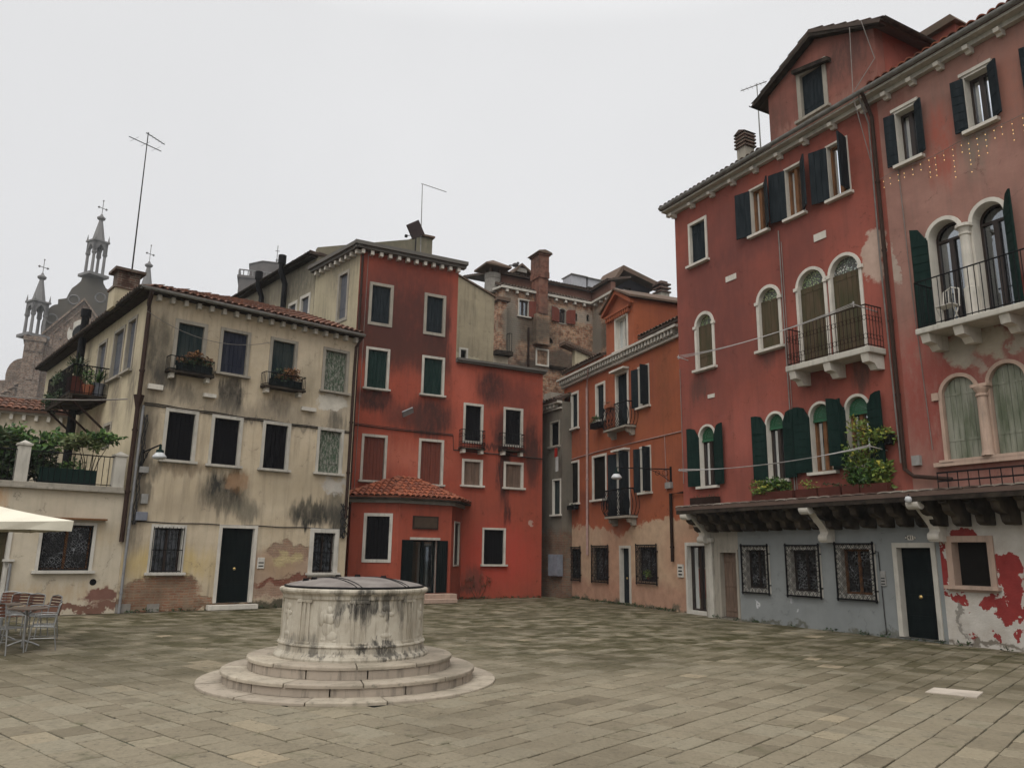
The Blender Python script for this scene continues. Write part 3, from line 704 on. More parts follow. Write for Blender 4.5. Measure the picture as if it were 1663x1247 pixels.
    for k in range(NP):
        p = MB(); a = 2 * pi * k / NP + .12
        for off in (-.075, .0, .075):
            p.T = Matrix.Rotation(a + off, 4, 'Z'); p.box(.885, .914 if off else .908, -.022, .022, .50, 1.022)
        p.T = Matrix.Rotation(a, 4, 'Z'); p.box(.885, .918, -.12, .12, .50, .53); p.box(.885, .917, -.12, .12, .985, 1.02)
        b = a + pi / NP
        for s in (-1, 1):
            pass
        p.T = None; p.build('pilaster', 'well', root, MX, bevel=.004)
    for k in range(NP):
        b = 2 * pi * (k + .5) / NP + .12; f = MB(); rs = random.Random(k)
        def blob(y, z, ry, rz, dep):
            f.T = Matrix.Rotation(b, 4, 'Z') @ Matrix.Translation((.893, y, z)) @ Matrix.Diagonal((dep * .45, ry, rz, 1))
            f.lathe([(sin(pi * i / 6), -cos(pi * i / 6)) for i in range(7)], n=10, close=False)
        if k % 2:
            blob(0, .90, .045, .055, .045); blob(0, .80, .085, .075, .05); blob(-.02, .68, .07, .10, .045); blob(.03, .60, .085, .07, .04); blob(-.10, .80, .035, .09, .035); blob(.10, .78, .035, .08, .03); blob(-.06, .56, .05, .03, .03); blob(.07, .55, .04, .025, .03)
        else:
            blob(0, .92, .07, .05, .04); blob(0, .84, .04, .08, .04); blob(-.06, .85, .05, .03, .03); blob(.06, .85, .05, .03, .03); blob(0, .70, .035, .07, .035); blob(0, .60, .09, .04, .04); blob(0, .56, .05, .03, .03)
        f.T = None; f.build('relief', 'well', root, MX, smooth=True)
    lid = MB(); lid.lathe([(.90, 1.145), (.90, 1.165), (.84, 1.188), (.70, 1.218), (.50, 1.248), (.3, 1.265), (.12, 1.272), (0, 1.273)], n=64, close=False)
    lo = lid.build('lid', 'lidmetal', root, MX, smooth=True)
    s = MB()
    def zl(r):
        P_ = [(0, 1.273), (.12, 1.272), (.3, 1.265), (.5, 1.248), (.7, 1.218), (.84, 1.188), (.9, 1.165)]
        for (a, za), (b, zb) in zip(P_, P_[1:]):
            if r <= b: return za + (zb - za) * (r - a) / (b - a)
        return 1.165
    for y in (-.36, -.30, .30, .36):
        h = sqrt(.89 ** 2 - y * y); n = 16
        for sg in (1,):
            pts = [(-h + 2 * h * i / n, y) for i in range(n + 1)]
            a = radians(-62); pts = [(x * cos(a) - yy * sin(a), x * sin(a) + yy * cos(a)) for x, yy in pts]
            s.tube([(x, yy, zl(hypot(x, yy)) + .004) for x, yy in pts], .006, 4)
    s.tube([(.9 * cos(t * pi / 24), .9 * sin(t * pi / 24), 1.163) for t in range(49)], .012, 5, False)
    s.build('lid_seams', 'iron', lo, MX)
    for (x, y) in ((-.25, .28), (.02, .02), (.36, .25), (-.62, -.22), (-.52, -.20)):
        h = MB(); z = zl(hypot(x, y)); h.tube([(x - .035, y, z - .005), (x - .03, y, z + .022), (x + .03, y, z + .022), (x + .035, y, z - .005)], .011, 6); h.box(x - .028, x + .028, y - .016, y + .016, z, z + .012)
        h.build('lid_latch', 'iron', lo, MX)
M['lidmetal'] = simple('dull_lead_lid', (.235, .21, .19), .7, 0, col2=(.15, .13, .118), scale=4, bump=.1)
well()

# ================================================================== YELLOW HOUSE
o_ = at_z(200, 995); PY = Plane(o_, 48.7)
YL, YR, YH = -.2, 6.22, 8.42
M['yplaster'] = stucco('ochre_plaster', (.52, .435, .315), (.45, .365, .25), streak=.5, sf=.72, damp=.0,
    blobs=[(.15, 6.8, .5, 1.2, (.085, .075, .058), .95, .6), (.1, 4.9, .35, 1.1, (.15, .125, .09), .7, .8), (2.2, 6.0, .42, .6, (.045, .04, .035), 1, .35), (2.2, 5.6, .5, .3, (.09, .08, .065), .7, .7),
           (2.25, 3.15, .75, .62, (.05, .048, .04), 1, .45), (2.9, 2.7, .6, .35, (.09, .09, .07), .7, .6), (2.6, 3.5, .35, .35, (.22, .11, .04), .75, .6), (5.0, 2.7, .8, .42, (.05, .048, .04), 1, .4), (5.85, 2.5, .3, .5, (.06, .055, .045), .9, .5), (.05, 3.2, .22, 2.6, (.12, .10, .075), .8, .8), (5.75, 2.95, .4, .7, (.09, .085, .07), .8, .6),
           (.9, 5.75, .6, .3, (.14, .12, .09), .7, .7), (3.6, 5.8, .6, .3, (.12, .10, .08), .7, .7), (.35, 6.1, .35, .3, (.06, .055, .05), .8, .5), (.3, 3.7, .3, .35, (.10, .09, .07), .7, .7), (.25, 2.95, .2, .3, (.10, .09, .07), .7, .7),
           (5.55, 6.1, .55, .6, (.20, .18, .15), .6, .8), (5.6, 5.5, .35, .45, (.07, .07, .06), .8, .6), (1.0, 1.2, 1.5, .5, (.50, .36, .11), .6, .8), (4.1, 1.2, .8, .5, (.48, .34, .12), .6, .8), (3.4, 5.3, 3.2, .08, (.15, .12, .09), .6, .8), (1.2, 3.75, .9, .2, (.16, .10, .05), .5, .7), (4.6, 6.6, .4, .9, (.22, .19, .13), .6, .9), (1.5, 7.0, 1.6, 1.0, (.24, .20, .14), .55, .9), (3.0, 5.45, 3.4, .35, (.17, .145, .11), .6, .8), (4.4, 3.6, 1.6, .9, (.30, .25, .17), .5, .9), (1.5, 2.7, 1.4, .5, (.28, .23, .16), .5, .9)],
    peel=[(5.45, 6.15, .5, .24, (.56, .52, .44), .95, .12), (5.65, 3.55, .38, .28, (.50, .47, .42), .85, .15), (.9, .42, 1.0, .52, None, 1, .10), (1.2, .15, 2.2, .22, None, 1, .12), (4.35, 1.55, .75, .22, None, .85, .12), (4.5, .55, 1.1, .3, None, .9, .1), (4.2, .95, 1.5, .75, (.33, .22, .16), .72, .22), (4.3, 1.35, .5, .16, (.46, .37, .2), .9, .2), (4.4, .75, 1.2, .09, (.20, .075, .05), .9, .2), (2.6, 3.45, .35, .25, (.35, .22, .13), .7, .2), (4.5, .05, 2.5, .16, (.06, .055, .035), .9, .3)])
def yellow():
    b = thing('yellow_house', 'stained ochre plaster house with white framed windows and a green door', 'house', PY.M)
    H = []
    win = lambda *a, **k: window(b, PY, PY.W(*a), holes=H, **k)
    win(286.8, 329, 527, 597, mat='teal_board', surmat='stone_old', sur=.1, sill=False); win(359.8, 400.2, 540, 608, mat='navy_board', surmat='stone_old'); win(441, 477.5, 555, 620, mat='teal_board', surmat='stone_old', sill=False)
    win(527, 562, 571, 636, mat='peelgreen', surmat='stone_old', label='window with peeling pale green shutters')
    for q in ((270, 314, 670, 747.5), (345.4, 387, 680, 755), (428.7, 465.4, 689.6, 761.5)): win(*q, mat='dark_board')
    win(517.6, 552.5, 699.7, 768, mat='peelgreen', label='window with peeling pale green shutters')
    win(247.7, 293.6, 857, 929, kind='dark', grille=('bars', .05, .03), surmat='white', sash='darksash'); win(507.8, 542.4, 865, 929.4, kind='dark', grille=('bars', -.05, 0), surmat='white', sash='darksash', sur=.13)
    r = PY.W(355.5, 408.5, 857.4, 978); window(b, PY, r, 'panel', 'blackgreen', .09, 'stone_clean', door=True, holes=H, name='door')
    MB().box(r[0] - .25, r[1] + .2, -.22, .1, 0, .13).build('doorstep', 'stone_clean', b, PY.M, bevel=.01)
    wall(b, PY, [(YL, 0), (YR, 0), (YR, YH), (YL, YH)], 'yplaster', holes=H, th=.35)
    PS = PY.sub(YL, 0, 48.7 - 90); L = 13.0   # side wall: x from far (0) to near corner (L)
    PSL = Plane(PY.pt(YL, L), 180 + 48.7 - 90); HS = []
    # along PSL, x=0 far end, x=L at the corner
    sw = lambda *a, **k: window(b, PSL, PSL.W(*a), holes=HS, **k)
    sw(206.5, 217.5, 524, 600, mat='grey_metal_board', surmat='stone_old'); sw(184, 198, 541, 612, mat='grey_metal_board', surmat='stone_old'); sw(160, 170.5, 561, 605, mat='grey_metal_board', surmat='stone_old', sill=False)
    sw(169, 178.5, 692, 722, kind='dark', surmat='stone_old', sill=False)
    sw(116, 124, 655, 676, mat='grey_metal_board', surmat='stone_old', sill=False)
    M['yside'] = stucco('pale_ochre_plaster', (.47, .40, .27), (.40, .34, .235), streak=.55, blobs=[(L - .9, 5.9, .5, .9, (.12, .10, .08), .7, .7), (L - 2.5, 5.9, .6, .8, (.14, .11, .09), .7, .7), (L - 4.2, 5.2, .8, .6, (.16, .07, .05), .6, .7), (L - .3, 7.5, .3, 1.5, (.2, .17, .12), .5, .8), (L - 5, 6.5, 1.5, 1, (.2, .16, .11), .5, .8)])
    wall(b, PSL, [(0, 0), (L - .001, 0), (L - .001, YH), (0, YH)], 'yside', holes=HS, th=.35)
    MB().box(YL + .36, YR - .01, L - .3, L, 0, YH - .02).box(YR - .3, YR, .36, L - .31, 0, YH - .02).build('rear_wall', 'yside', b, PY.M)
    # cornice, corbels, gutter, roof
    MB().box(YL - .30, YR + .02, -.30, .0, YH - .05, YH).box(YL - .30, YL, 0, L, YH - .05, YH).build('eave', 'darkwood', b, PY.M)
    corbels(b, PY, [YL + .15 + k * (YR - YL - .3) / 17 for k in range(18)], YH - .21, YH - .055, .17, .10)
    gutter(b, PY.M, YL - .42, YR + .02, -.36, YH + .03, .075)
    gutter(b, PSL.M, 0, L + .42, -.36, YH + .03, .075, 'darkwood')
    ang = 20.5; D = 4.6
    roof_tiles(b, slope_M(PY, YL - .35, -.36, YH + .04, ang), [(0, 0), (YR - YL + .36, 0), (YR - YL + .36, D / cos(radians(ang))), (D, D / cos(radians(ang)))], 'tile', cw=.2)
    roof_tiles(b, slope_M(PSL, 0, -.36, YH + .04, ang), [(0, 0), (L + .36, 0), (L + .36 - D, D / cos(radians(ang))), (0, D / cos(radians(ang)))], 'tile_old', cw=.2)
    # pipes
    pipe(b, PY, [(YL - .12, -.36, YH - .02), (YL - .10, -.12, YH - .35), (YL - .06, -.07, YH - .6), (YL - .06, -.07, 1.75)], .06, 'brownpipe')
    MB().tube([(YL - .06, -.07, 5.55), (YL - .06, -.07, 5.2)], [.14, .06], 8).build('hopper', 'brownpipe', b, PY.M)
    pipe(b, PY, [(YL + .08, -.06, 5.3), (YL + .08, -.06, 0)], .035, 'greypipe')
    pipe(b, PY, [(YR - .02, -.33, YH - .02), (YR - .12, -.1, YH - .35), (YR - .12, -.07, 7.2), (YR - .12, -.07, 2.6)], .05, 'brownpipe')
    ct = lambda *q: MB().tube(*q).build('wall_cable', 'darkcable', b, PY.M)
    for (z0, z1, sg_) in ((5.38, 5.30, .03), (5.33, 5.26, .02), (2.27, 2.27, .02)):
        n = 20; ct([(YL + .1 + (YR - YL - .2) * i / n, -.02, z0 + (z1 - z0) * i / n + sg_ * sin(i * 1.3) * .5) for i in range(n + 1)], .013, 4)
    for k in range(6): ct([(YR - .25 + .03 * k + .05 * sin(3 * z + k), -.05 - .02 * (k % 3), z * .13 + 2.0) for z in range(9)], .018, 5)
    for k in range(4): ct([(YL + .16 + .02 * k + .03 * sin(2.3 * z + k * 2), -.03 - .015 * k, 2.2 + z * .22) for z in range(14)], .012, 5)
    pass
    for q in ((239, 263, 625, 633), (329, 349, 640, 646), (488, 511, 662, 668)):
        r = PY.W(*q); MB().box(r[0], r[1], -.12, .02, r[2], r[3]).build('wall_ledge', 'stone_clean', b, PY.M)
    for q, m_, nm in (((225, 240, 758, 768), 'boxgrey', 'junction_box'), ((228, 239, 802, 818), 'boxgrey', 'junction_box'), ((219, 238, 831, 845), 'boxblue', 'junction_box'), ((417.5, 429, 905, 923), 'white', 'doorbell_panel')):
        r = PY.W(*q); w_ = MB().box(r[0], r[1], -.10 if nm == 'junction_box' else -.03, .0, r[2], r[3]).build(nm, m_, b, PY.M, bevel=.01)
        if nm == 'doorbell_panel':
            for k in range(2): MB().box(r[0] + .03, r[1] - .03, -.035, -.03, r[2] + .06 + .09 * k, r[2] + .09 + .09 * k).build('button', 'ink', w_, PY.M)
    MB().box(YL, YL + .35, -.03, -.001, 0, .22).box(YL + .75, YL + 1.05, -.03, -.001, 0, .2).build('base_stone', 'concrete', b, PY.M)
    # balconets
    for (ul, ur) in ((PY.uv(270, 590)[0], PY.uv(341, 605)[0]), (PY.uv(424, 620)[0], PY.uv(488, 635)[0])):
        rb = MB(); z0, z1 = 6.33, 6.72; railing(rb, [(ul, 0), (ul, -.3), (ur, -.3), (ur, 0)], z0, z1, .12, .008, .014)
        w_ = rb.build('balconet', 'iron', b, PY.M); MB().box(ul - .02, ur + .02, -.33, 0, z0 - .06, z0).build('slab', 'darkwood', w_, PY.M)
        corbels(w_, PY, [ul + .12, ur - .12], z0 - .2, z0 - .061, .24, .1)
    # chimney, flue pipe
    c0 = PY.sub(0, 0); mb = MB()
    w_ = 2.3; u_ = PY.uv(204, 470, w_)[0]
    k = MB().box(u_ - .36, u_ + .36, w_ - .33, w_ + .33, 8.4, 8.98).build('chimney', 'yside', b, PY.M)
    MB().box(u_ - .40, u_ + .40, w_ - .37, w_ + .37, 8.98, 9.05).box(u_ - .3, u_ + .3, w_ - .27, w_ + .27, 9.051, 9.52).box(u_ - .42, u_ + .42, w_ - .39, w_ + .39, 9.521, 9.60).build('chimney_top', 'brickdark', k, PY.M)
    f = MB(); x = PSL.uv(133, 560, -.25)[0]; f.tube([(x, -.25, 5.0), (x, -.25, PSL.uv(133, 520, -.25)[1])], .12, 10); zt = PSL.uv(133, 520, -.25)[1]; f.tube([(x, -.25, zt), (x, -.25, zt + .25)], .16, 10)
    f.build('flue_pipe', 'iron', b, PSL.M)
    f = MB(); x = PSL.uv(115, 700, -.2)[0]; f.tube([(x, -.2, 3.0), (x, -.2, 5.6)], .13, 10); f.build('flue_pipe', 'iron', b, PSL.M)
    # hanging timber balcony on the side
    A0 = PSL.uv(174, 643)[0]; A1 = A0 - 3.2; zf = 6.0
    fl = MB()
    for k in range(12): a = A1 + (A0 - A1) * k / 12; fl.box(a + .01, a + (A0 - A1) / 12 - .01, -1.02, 0, zf - .05, zf)
    fl.box(A1, A0, -1.0, -.92, zf - .16, zf - .051); fl.box(A1, A0, -.1, -.02, zf - .16, zf - .051)
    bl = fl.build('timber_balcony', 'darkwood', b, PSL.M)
    for a in (A0 - .1, A0 - 1.6, A1 + .1): br = MB(); br.tube([(a, -.98, zf - .12), (a, 0, zf - .95)], .035, 5); br.tube([(a, -.98, zf - .14), (a, 0, zf - .14)], .035, 5); br.build('brace', 'rustiron', bl, PSL.M)
    rl = MB(); railing(rl, [(A0, 0), (A0, -1), (A1, -1), (A1, 0)], zf, zf + .85, .12, .01, .02); rl.build('railing', 'iron', bl, PSL.M)
    return b, PSL, A0, A1, zf
M['brickdark'] = brickwall('sooty_brick', (.13, .065, .045), (.09, .05, .038), (.16, .14, .11))
ybld, PSL, BA0, BA1, BZ = yellow()

# ================================================================== ANNEX WITH TERRACE
def annex():
    L = -5.2
    M['annex'] = stucco('cream_plaster', (.52, .455, .35), (.46, .395, .295), streak=.22, mott=.5, fine=.2, blobs=[(-3.1, 2.7, .25, .6, (.45, .22, .08), .6, .8), (-1.0, 1.9, 1.2, .3, (.42, .31, .17), .4, .9), (-3.5, 1.6, .6, .8, (.45, .36, .22), .5, .9), (-1.8, .5, 2, .25, (.40, .29, .17), .6, .8)],
                        peel=[(-.55, .42, .42, .2, (.20, .10, .075), 1, .12), (-1.6, .12, 2.4, .12, (.17, .08, .055), .95, .15), (-3.0, .15, 1, .25, (.22, .12, .09), .8, .2)])
    b = thing('annex_house', 'low cream annex with a railed roof terrace and a barred window', 'house', PY.sub(L, 0).M)
    H = []; r = PY.W(66, 148, 852, 926)
    w = window(b, PY, r, 'dark', sur=.07, surmat='white', pane='laceglass', grille=('ornate', -.03, -.02), sash='sash', holes=H, sill=True)
    MB().box(r[0] - .2, r[1] + .25, -.2, 0, r[3] + .13, r[3] + .17).build('roller_box', 'sash', w, PY.M)
    d = PY.W(-55, 4, 862, 1000); window(b, PY, d, 'plank', 'oldwood', .08, 'white', door=True, holes=H, name='door')
    top = 2.96
    wall(b, PY, [(L, 0), (YL - .004, 0), (YL - .004, top), (L, top)], 'annex', holes=H, th=.3)
    MB().box(L, YL - .13, .31, 9.0, 0, top - .01).build('rear_wall', 'annex', b, PY.M)
    MB().box(L - .05, YL - .14, -.12, 9.0, top, top + .07).box(L - .05, YL - .14, -.05, .25, top + .07, top + .16).build('terrace_slab', 'stone_old', b, PY.M, bevel=.01)
    for (px_, py_, z1) in ((36, 750, 1.02), (193, 760, .95)):
        u = PY.uv(px_, py_, .1)[0]; p = MB(); p.box(u - .13, u + .13, -.03, .23, top + .16, top + z1); p.box(u - .16, u + .16, -.06, .26, top + z1, top + z1 + .05)
        a = [p.P((u + x, .1 + y, top + z1 + .05)) for x, y in ((-.14, -.14), (.14, -.14), (.14, .14), (-.14, .14))]; t = p.P((u, .1, top + z1 + .14))
        for i in range(4): p.faceI((a[i], a[(i + 1) % 4], t))
        p.build('terrace_post', 'stone', b, PY.M)
    u0, u1 = PY.uv(49, 760, .1)[0], PY.uv(186, 760, .1)[0]
    rl = MB(); railing(rl, [(u0, .1), (u1, .1)], top + .16, top + .92, .13, .009, .016); rl.build('terrace_railing', 'iron', b, PY.M)
    u2 = PY.uv(-60, 760, .1)[0]; rl = MB(); railing(rl, [(u2, .1), (PY.uv(24, 760, .1)[0], .1)], top + .16, top + .92, .13, .009, .016); rl.build('terrace_railing', 'iron', b, PY.M)
    r = PY.W(64, 158, 752, 784, .13); MB().box(r[0], r[1], .15, .19, top + .17, top + .55).build('screen_panel', 'green_board', b, PY.M)
    c = PY.uv(151, 945); v = MB(); v.T = Matrix.Translation((c[0], 0, c[1])) @ Matrix.Rotation(pi / 2, 4, 'X'); v.lathe([(0, .01), (.07, .01), (.08, 0), (.08, -.01)], n=16, close=False); v.build('wall_vent', 'iron', b, PY.M)
    c = PY.uv(13, 910); l = MB().box(c[0] - .12, c[0] + .12, -.08, 0, c[1] - .02, c[1] + .03).build('letter_shelf', 'white', b, PY.M)
    MB().box(c[0] - .05, c[0] + .06, -.03, 0, c[1] - .16, c[1] - .05).build('doorbell_panel', 'white', b, PY.M)
    pipe(b, PY, [(PY.uv(10, 960)[0], -.04, 1.2), (PY.uv(10, 960)[0], -.04, 0)], .03, 'greypipe')
    # small tiled house behind the terrace
    Q = PY.sub(L - 3, 9.4, 62); h = thing('tiled_house', 'small cream house with an orange tiled roof behind the terrace bush', 'house', Q.M); 
    q0 = Q.uv(72, 672); hz = q0[1]
    wall(h, Q, [(-6, 0), (q0[0] + 3.0, 0), (q0[0] + 3.0, hz), (-6, hz)], 'annex', th=.3)
    MB().box(-6, q0[0] + 3, -.2, 0, hz - .1, hz).build('eave', 'stone_old', h, Q.M)
    corbels(h, Q, [q0[0] + 2.6 - k * .35 for k in range(18)], hz - .28, hz - .101, .16, .1)
    roof_tiles(h, slope_M(Q, -6, -.3, hz + .02, 22), [(0, 0), (q0[0] + 9.1, 0), (q0[0] + 9.1, 1.5), (0, 1.5)], 'tile')
    return b
annex()

# ================================================================== RED HOUSE (middle)
o_ = at_z(879, 970); PD0 = Plane(o_, 62); DLn = 7.8; PD = PD0.sub(-DLn, 0); DH = 12.62; DWH = 8.72
M['dred'] = stucco('red_plaster', (.315, .070, .040), (.255, .060, .037), dirt=(.06, .026, .022), streak=.4, sf=.68, fine=.15,
    blobs=[(1.9, 10.4, 2.6, 2.4, (.14, .044, .034), .85, .45), (.9, 9.3, 1.2, 1.5, (.075, .032, .024), .9, .5), (1.9, 10.0, 1.9, 1.5, (.10, .036, .028), .85, .5), (3.3, 9.2, .9, 1.6, (.07, .03, .024), .85, .6), (1.8, 8.8, 2.0, .7, (.10, .038, .028), .7, .6), (.8, 6.95, .8, .5, (.05, .026, .022), .95, .5), (3.0, 6.5, 1.0, .9, (.065, .03, .025), .95, .5), (2.0, 6.4, 1.0, .5, (.12, .045, .035), .7, .6),
           (5.5, 7.9, .85, .8, (.07, .03, .025), .95, .6), (6.7, 7.6, 1.0, 1.0, (.13, .042, .034), .6, .7), (7.3, 5.7, .45, 1.3, (.05, .025, .02), .9, .6), (6.0, 6.2, .5, .9, (.06, .028, .024), .9, .6), (6.2, 5.55, 1.6, .14, (.05, .025, .02), .8, .6), (6.1, 4.6, .32, 1.3, (.05, .026, .022), .95, .45), (7.4, 5.0, .35, .9, (.10, .04, .03), .8, .5), (6.25, 3.1, .15, .6, (.03, .018, .016), .9, .6),
           (2.0, 4.9, 2, .7, (.50, .17, .11), .5, .9), (4.4, 7.3, .6, 2.0, (.46, .12, .08), .4, .9), (6.0, 1.5, 2.0, 1.4, (.44, .055, .038), .6, .7), (4.9, .7, .45, .5, (.10, .06, .05), .6, .5), (4.8, .35, .9, .15, (.12, .05, .04), .6, .6), (1.5, 3.55, 1.5, .25, (.09, .045, .04), .8, .6), (3.9, 9.6, .3, 2.0, (.45, .11, .07), .5, .8)],
    peel=[(7.35, 2.75, .09, .16, (.45, .30, .24), .9, .1)])
M['beige_d'] = stucco('beige_plaster', (.40, .345, .235), (.33, .285, .19), streak=.6, blobs=[(2.0, 12.0, 1.2, 1.2, (.13, .115, .085), .6, .8), (4.0, 12.6, 2.5, .8, (.15, .13, .09), .7, .8)])
M['beige_dirty'] = stucco('dirty_beige_plaster', (.21, .185, .13), (.15, .135, .095), dirt=(.07, .07, .05), streak=.8, fine=.2, blobs=[(4, 15, 6, 2, (.14, .13, .09), .6, .8)])
def red():
    b = thing('red_house', 'tall red plaster house with grey cornice, lower right wing and tiled porch', 'house', PD.M); H = []
    win = lambda *a, **k: window(b, PD, PD.W(*a), holes=H, **k)
    for q in ((603.4, 633.5, 465, 525), (692.6, 719.2, 482.5, 540.5)): win(*q, mat='slate_board', surmat='stone_old', sill=False, sur=.11)
    for q in ((596.7, 628.3, 568.7, 630.8), (688, 718, 582.5, 641)): win(*q, mat='green2_board')
    for q in ((589.7, 623.8, 709.5, 780), (682.7, 716.2, 717, 786)): win(*q, mat='redbrown_board', rv=.1)
    for q in ((755.5, 781, 659, 716), (820.5, 845.8, 666, 722)): win(*q, mat='dark_board', sill=False)
    for q in ((753.4, 780, 749.6, 787.7), (821, 846.4, 754, 791.6)): win(*q, mat='palewood', surmat='stone_clean', label='small window with weathered wooden shutters')
    win(785.4, 818, 860, 916, mat='dark_board', surmat='stone_clean', sur=.07)
    ur = PD.uv(741, 560)[0]
    wall(b, PD, [(0, 0), (DLn, 0), (DLn, DWH), (ur, DWH), (ur, DH), (0, DH)], 'dred', holes=H, th=.35)
    ms = MB(); ms.box(DLn - .35, DLn, .36, 7, 0, DWH); ms.box(ur + .0, DLn - .36, 6.7, 7, 0, DWH); ms.build('rear_wall', 'dred', b, PD.M)
    ms = MB(); ms.box(ur - .35, ur, .36, 3.4, 6, DH - .01); ms.build('rear_wall', 'beige_dirty', b, PD.M)
    # left flank, seen above the yellow roof
    Lf = 3.5; PF = Plane(PD.pt(0, 0) + Plane((0, 0), -41.3).u * Lf, 180 - 41.3); HF = []
    window(b, PF, PF.W(550.6, 563.2, 447, 517), holes=HF, mat='grey_metal_board', surmat='stone_old', sur=.12, sill=False)
    wall(b, PF, [(0, 0), (Lf - .02, 0), (Lf - .02, DH), (0, DH)], 'beige_d', holes=HF, th=.3)
    # cornices
    for P_, x0, x1 in ((PD, -.28, ur + .22), (PF, -.0, Lf + .25)):
        MB().box(x0, x1, -.26, .0, DH - .16, DH - .05).box(x0 - .04, x1 + .04, -.36, .1, DH - .05, DH + .09).build('cornice', 'corniced', b, P_.M)
        n = 12 if P_ is PD else 9; corbels(b, P_, [x0 + .32 + k * (x1 - x0 - .6) / (n - 1) for k in range(n)], DH - .32, DH - .161, .2, .12)
    roofpoly = MB(); a = [PD.M.inverted() @ (p + Vector((0, 0, 0))) for p in (PD.pt(-.3, -.3), PD.pt(ur + .25, -.3), PD.pt(ur + .25, 3.4), PF.pt(-.0, 0))]
    roofpoly.face([(a[0].x, a[0].y, DH + .1), (a[1].x, a[1].y, DH + .1), (a[2].x, a[2].y, DH + .16), (a[3].x, a[3].y, DH + .16)]); roofpoly.build('roof', 'tile_old', b, PD.M)
    # wing parapet
    MB().box(ur + .01, DLn + .08, -.14, .4, DWH, DWH + .07).box(ur + .01, DLn + .12, -.2, .42, DWH + .07, DWH + .16).build('cornice', 'corniced', b, PD.M)
    MB().box(ur + .01, DLn - .01, .41, 6.9, DWH - .1, DWH + .02).build('roof', 'lead', b, PD.M)
    # balconets of the wing
    for (a_, c_, zt, zb) in ((751, 788, 698, 727), (816, 852, 704, 731)):
        r = PD.W(a_, c_, zt, zb, -.3); rb = MB(); railing(rb, [(r[0], 0), (r[0], -.28), (r[1], -.28), (r[1], 0)], r[2], r[3], .11, .008, .014, True)
        w_ = rb.build('balconet', 'iron', b, PD.M); MB().box(r[0] - .03, r[1] + .03, -.31, 0, r[2] - .05, r[2]).build('slab', 'darkwood', w_, PD.M); corbels(w_, PD, [r[0] + .1, r[1] - .1], r[2] - .2, r[2] - .051, .26, .12)
    mb = MB(); zc = PD.uv(600, 694)[1]
    mb.tube([(.1, -.03, zc + .05), (1.5, -.03, zc), (2.9, -.03, zc - .02), (3.92, -.03, zc - .02), (3.95, -.03, zc - .55), (5.5, -.03, zc - .58), (DLn, -.03, zc - .62)], .018, 4); mb.build('wall_cable', 'darkcable', b, PD.M); mb = MB(); mb.tube([(.1, -.05, zc + .1), (2, -.05, zc + .04), (3.9, -.05, zc + .02)], .012, 4)
    mb.build('wall_cable', 'darkcable', b, PD.M)
    pipe(b, PD, [(.06, -.06, DH - .3), (.10, -.06, 3.6)], .045, 'brownpipe'); mb = MB(); mb.tube([(.28, -.04, DH + .1), (.25, -.04, 3.7)], .01, 4); mb.build('wall_cables', 'cable', b, PD.M)
    # ---- polygonal porch
    pts = [Vector(p) for p in ((-.1, -1.0, 0), (PD.uv(645, 900, -1.7)[0], -1.7, 0), (PD.uv(732, 900, -1.45)[0], -1.45, 0), (PD.uv(748.5, 900, 0)[0], 0, 0))]
    pt = b; zt = 3.22
    plan = [(p.x, p.y) for p in pts]
    segs = list(zip(plan, plan[1:]))
    specs = []
    for k, ((x0, y0), (x1, y1)) in enumerate(segs):
        A = PD.M @ Vector((x0, y0, 0)); B = PD.M @ Vector((x1, y1, 0)); az = math.degrees(atan2(B.x - A.x, B.y - A.y)); Pk = Plane(A, az); Lk = hypot(x1 - x0, y1 - y0); Hk = []
        if k == 0: window(pt, Pk, Pk.W(594.3, 631.5, 838, 908), 'closed', 'dark_board', .1, 'white', holes=Hk, name='window', sill=False)
        if k == 1:
            r = Pk.W(668, 708, 877, 968); r[2] = .28
            w = window(pt, Pk, r, 'sash', sash='blackgreen', sur=0, door=True, holes=Hk, name='door')
            for (a, d) in ((r[0] - (r[1] - r[0]) * .42, r[0]), (r[1], r[1] + (r[1] - r[0]) * .44)):
                l = MB(); leaf_planks(l, a, d, .30, lambda u: r[3], -.05, -.012, pw=.09); l.build('shutter', 'blackgreen', w, Pk.M)
            MB().box(r[0] - .1, r[1] + .1, -.05, .0, r[3] + .01, r[3] + .09).build('lintel', 'stone', w, Pk.M)
            q = Pk.W(670, 711, 838, 859); f = MB().box(q[0], q[1], -.05, 0, q[2], q[3]).build('sign_board', 'darksash', pt, Pk.M); MB().box(q[0] + .05, q[1] - .05, -.055, -.05, q[2] + .05, q[3] - .05).build('panel', 'signface', f, Pk.M)
        if k == 2:
            MB
            window(pt, Pk, [Lk * .27, Lk * .73, 1.2, 2.65], 'dark', sur=.05, surmat='stone', holes=Hk, sash='darksash', sill=False, rv=.1)
        wall(pt, Pk, [(0, 0), (Lk, 0), (Lk, zt), (0, zt)], 'dred', holes=Hk, th=.2, name='porch_wall')
    # eave cornice and tiled hip roof
    cx, cy = 1.9, 0.0; ext = []
    c0 = Vector((sum(p[0] for p in plan) / 4, 0))
    def grow(p, e): v = Vector((p[0] - 1.95, p[1] + .2)); v.normalize(); return (p[0] + v.x * e, p[1] + v.y * e)
    e1 = [grow(p, .12) for p in plan]; e2 = [grow(p, .32) for p in plan]; e1[0] = (e1[0][0], plan[0][1]); 
    MB().prismz(e1 + [(plan[3][0], .0), (plan[0][0], .0)], zt - .02, zt + .10).build('porch_cornice', 'concrete', pt, PD.M)
    e2 = [(plan[0][0] - .30, 0.0), (plan[0][0] - .30, plan[0][1] - .1)] + [e2[1], e2[2]] + [(plan[3][0] + .35, 0.0)]
    MB().prismz(e2, zt + .10, zt + .15).build('porch_eave', 'darkwood', pt, PD.M)
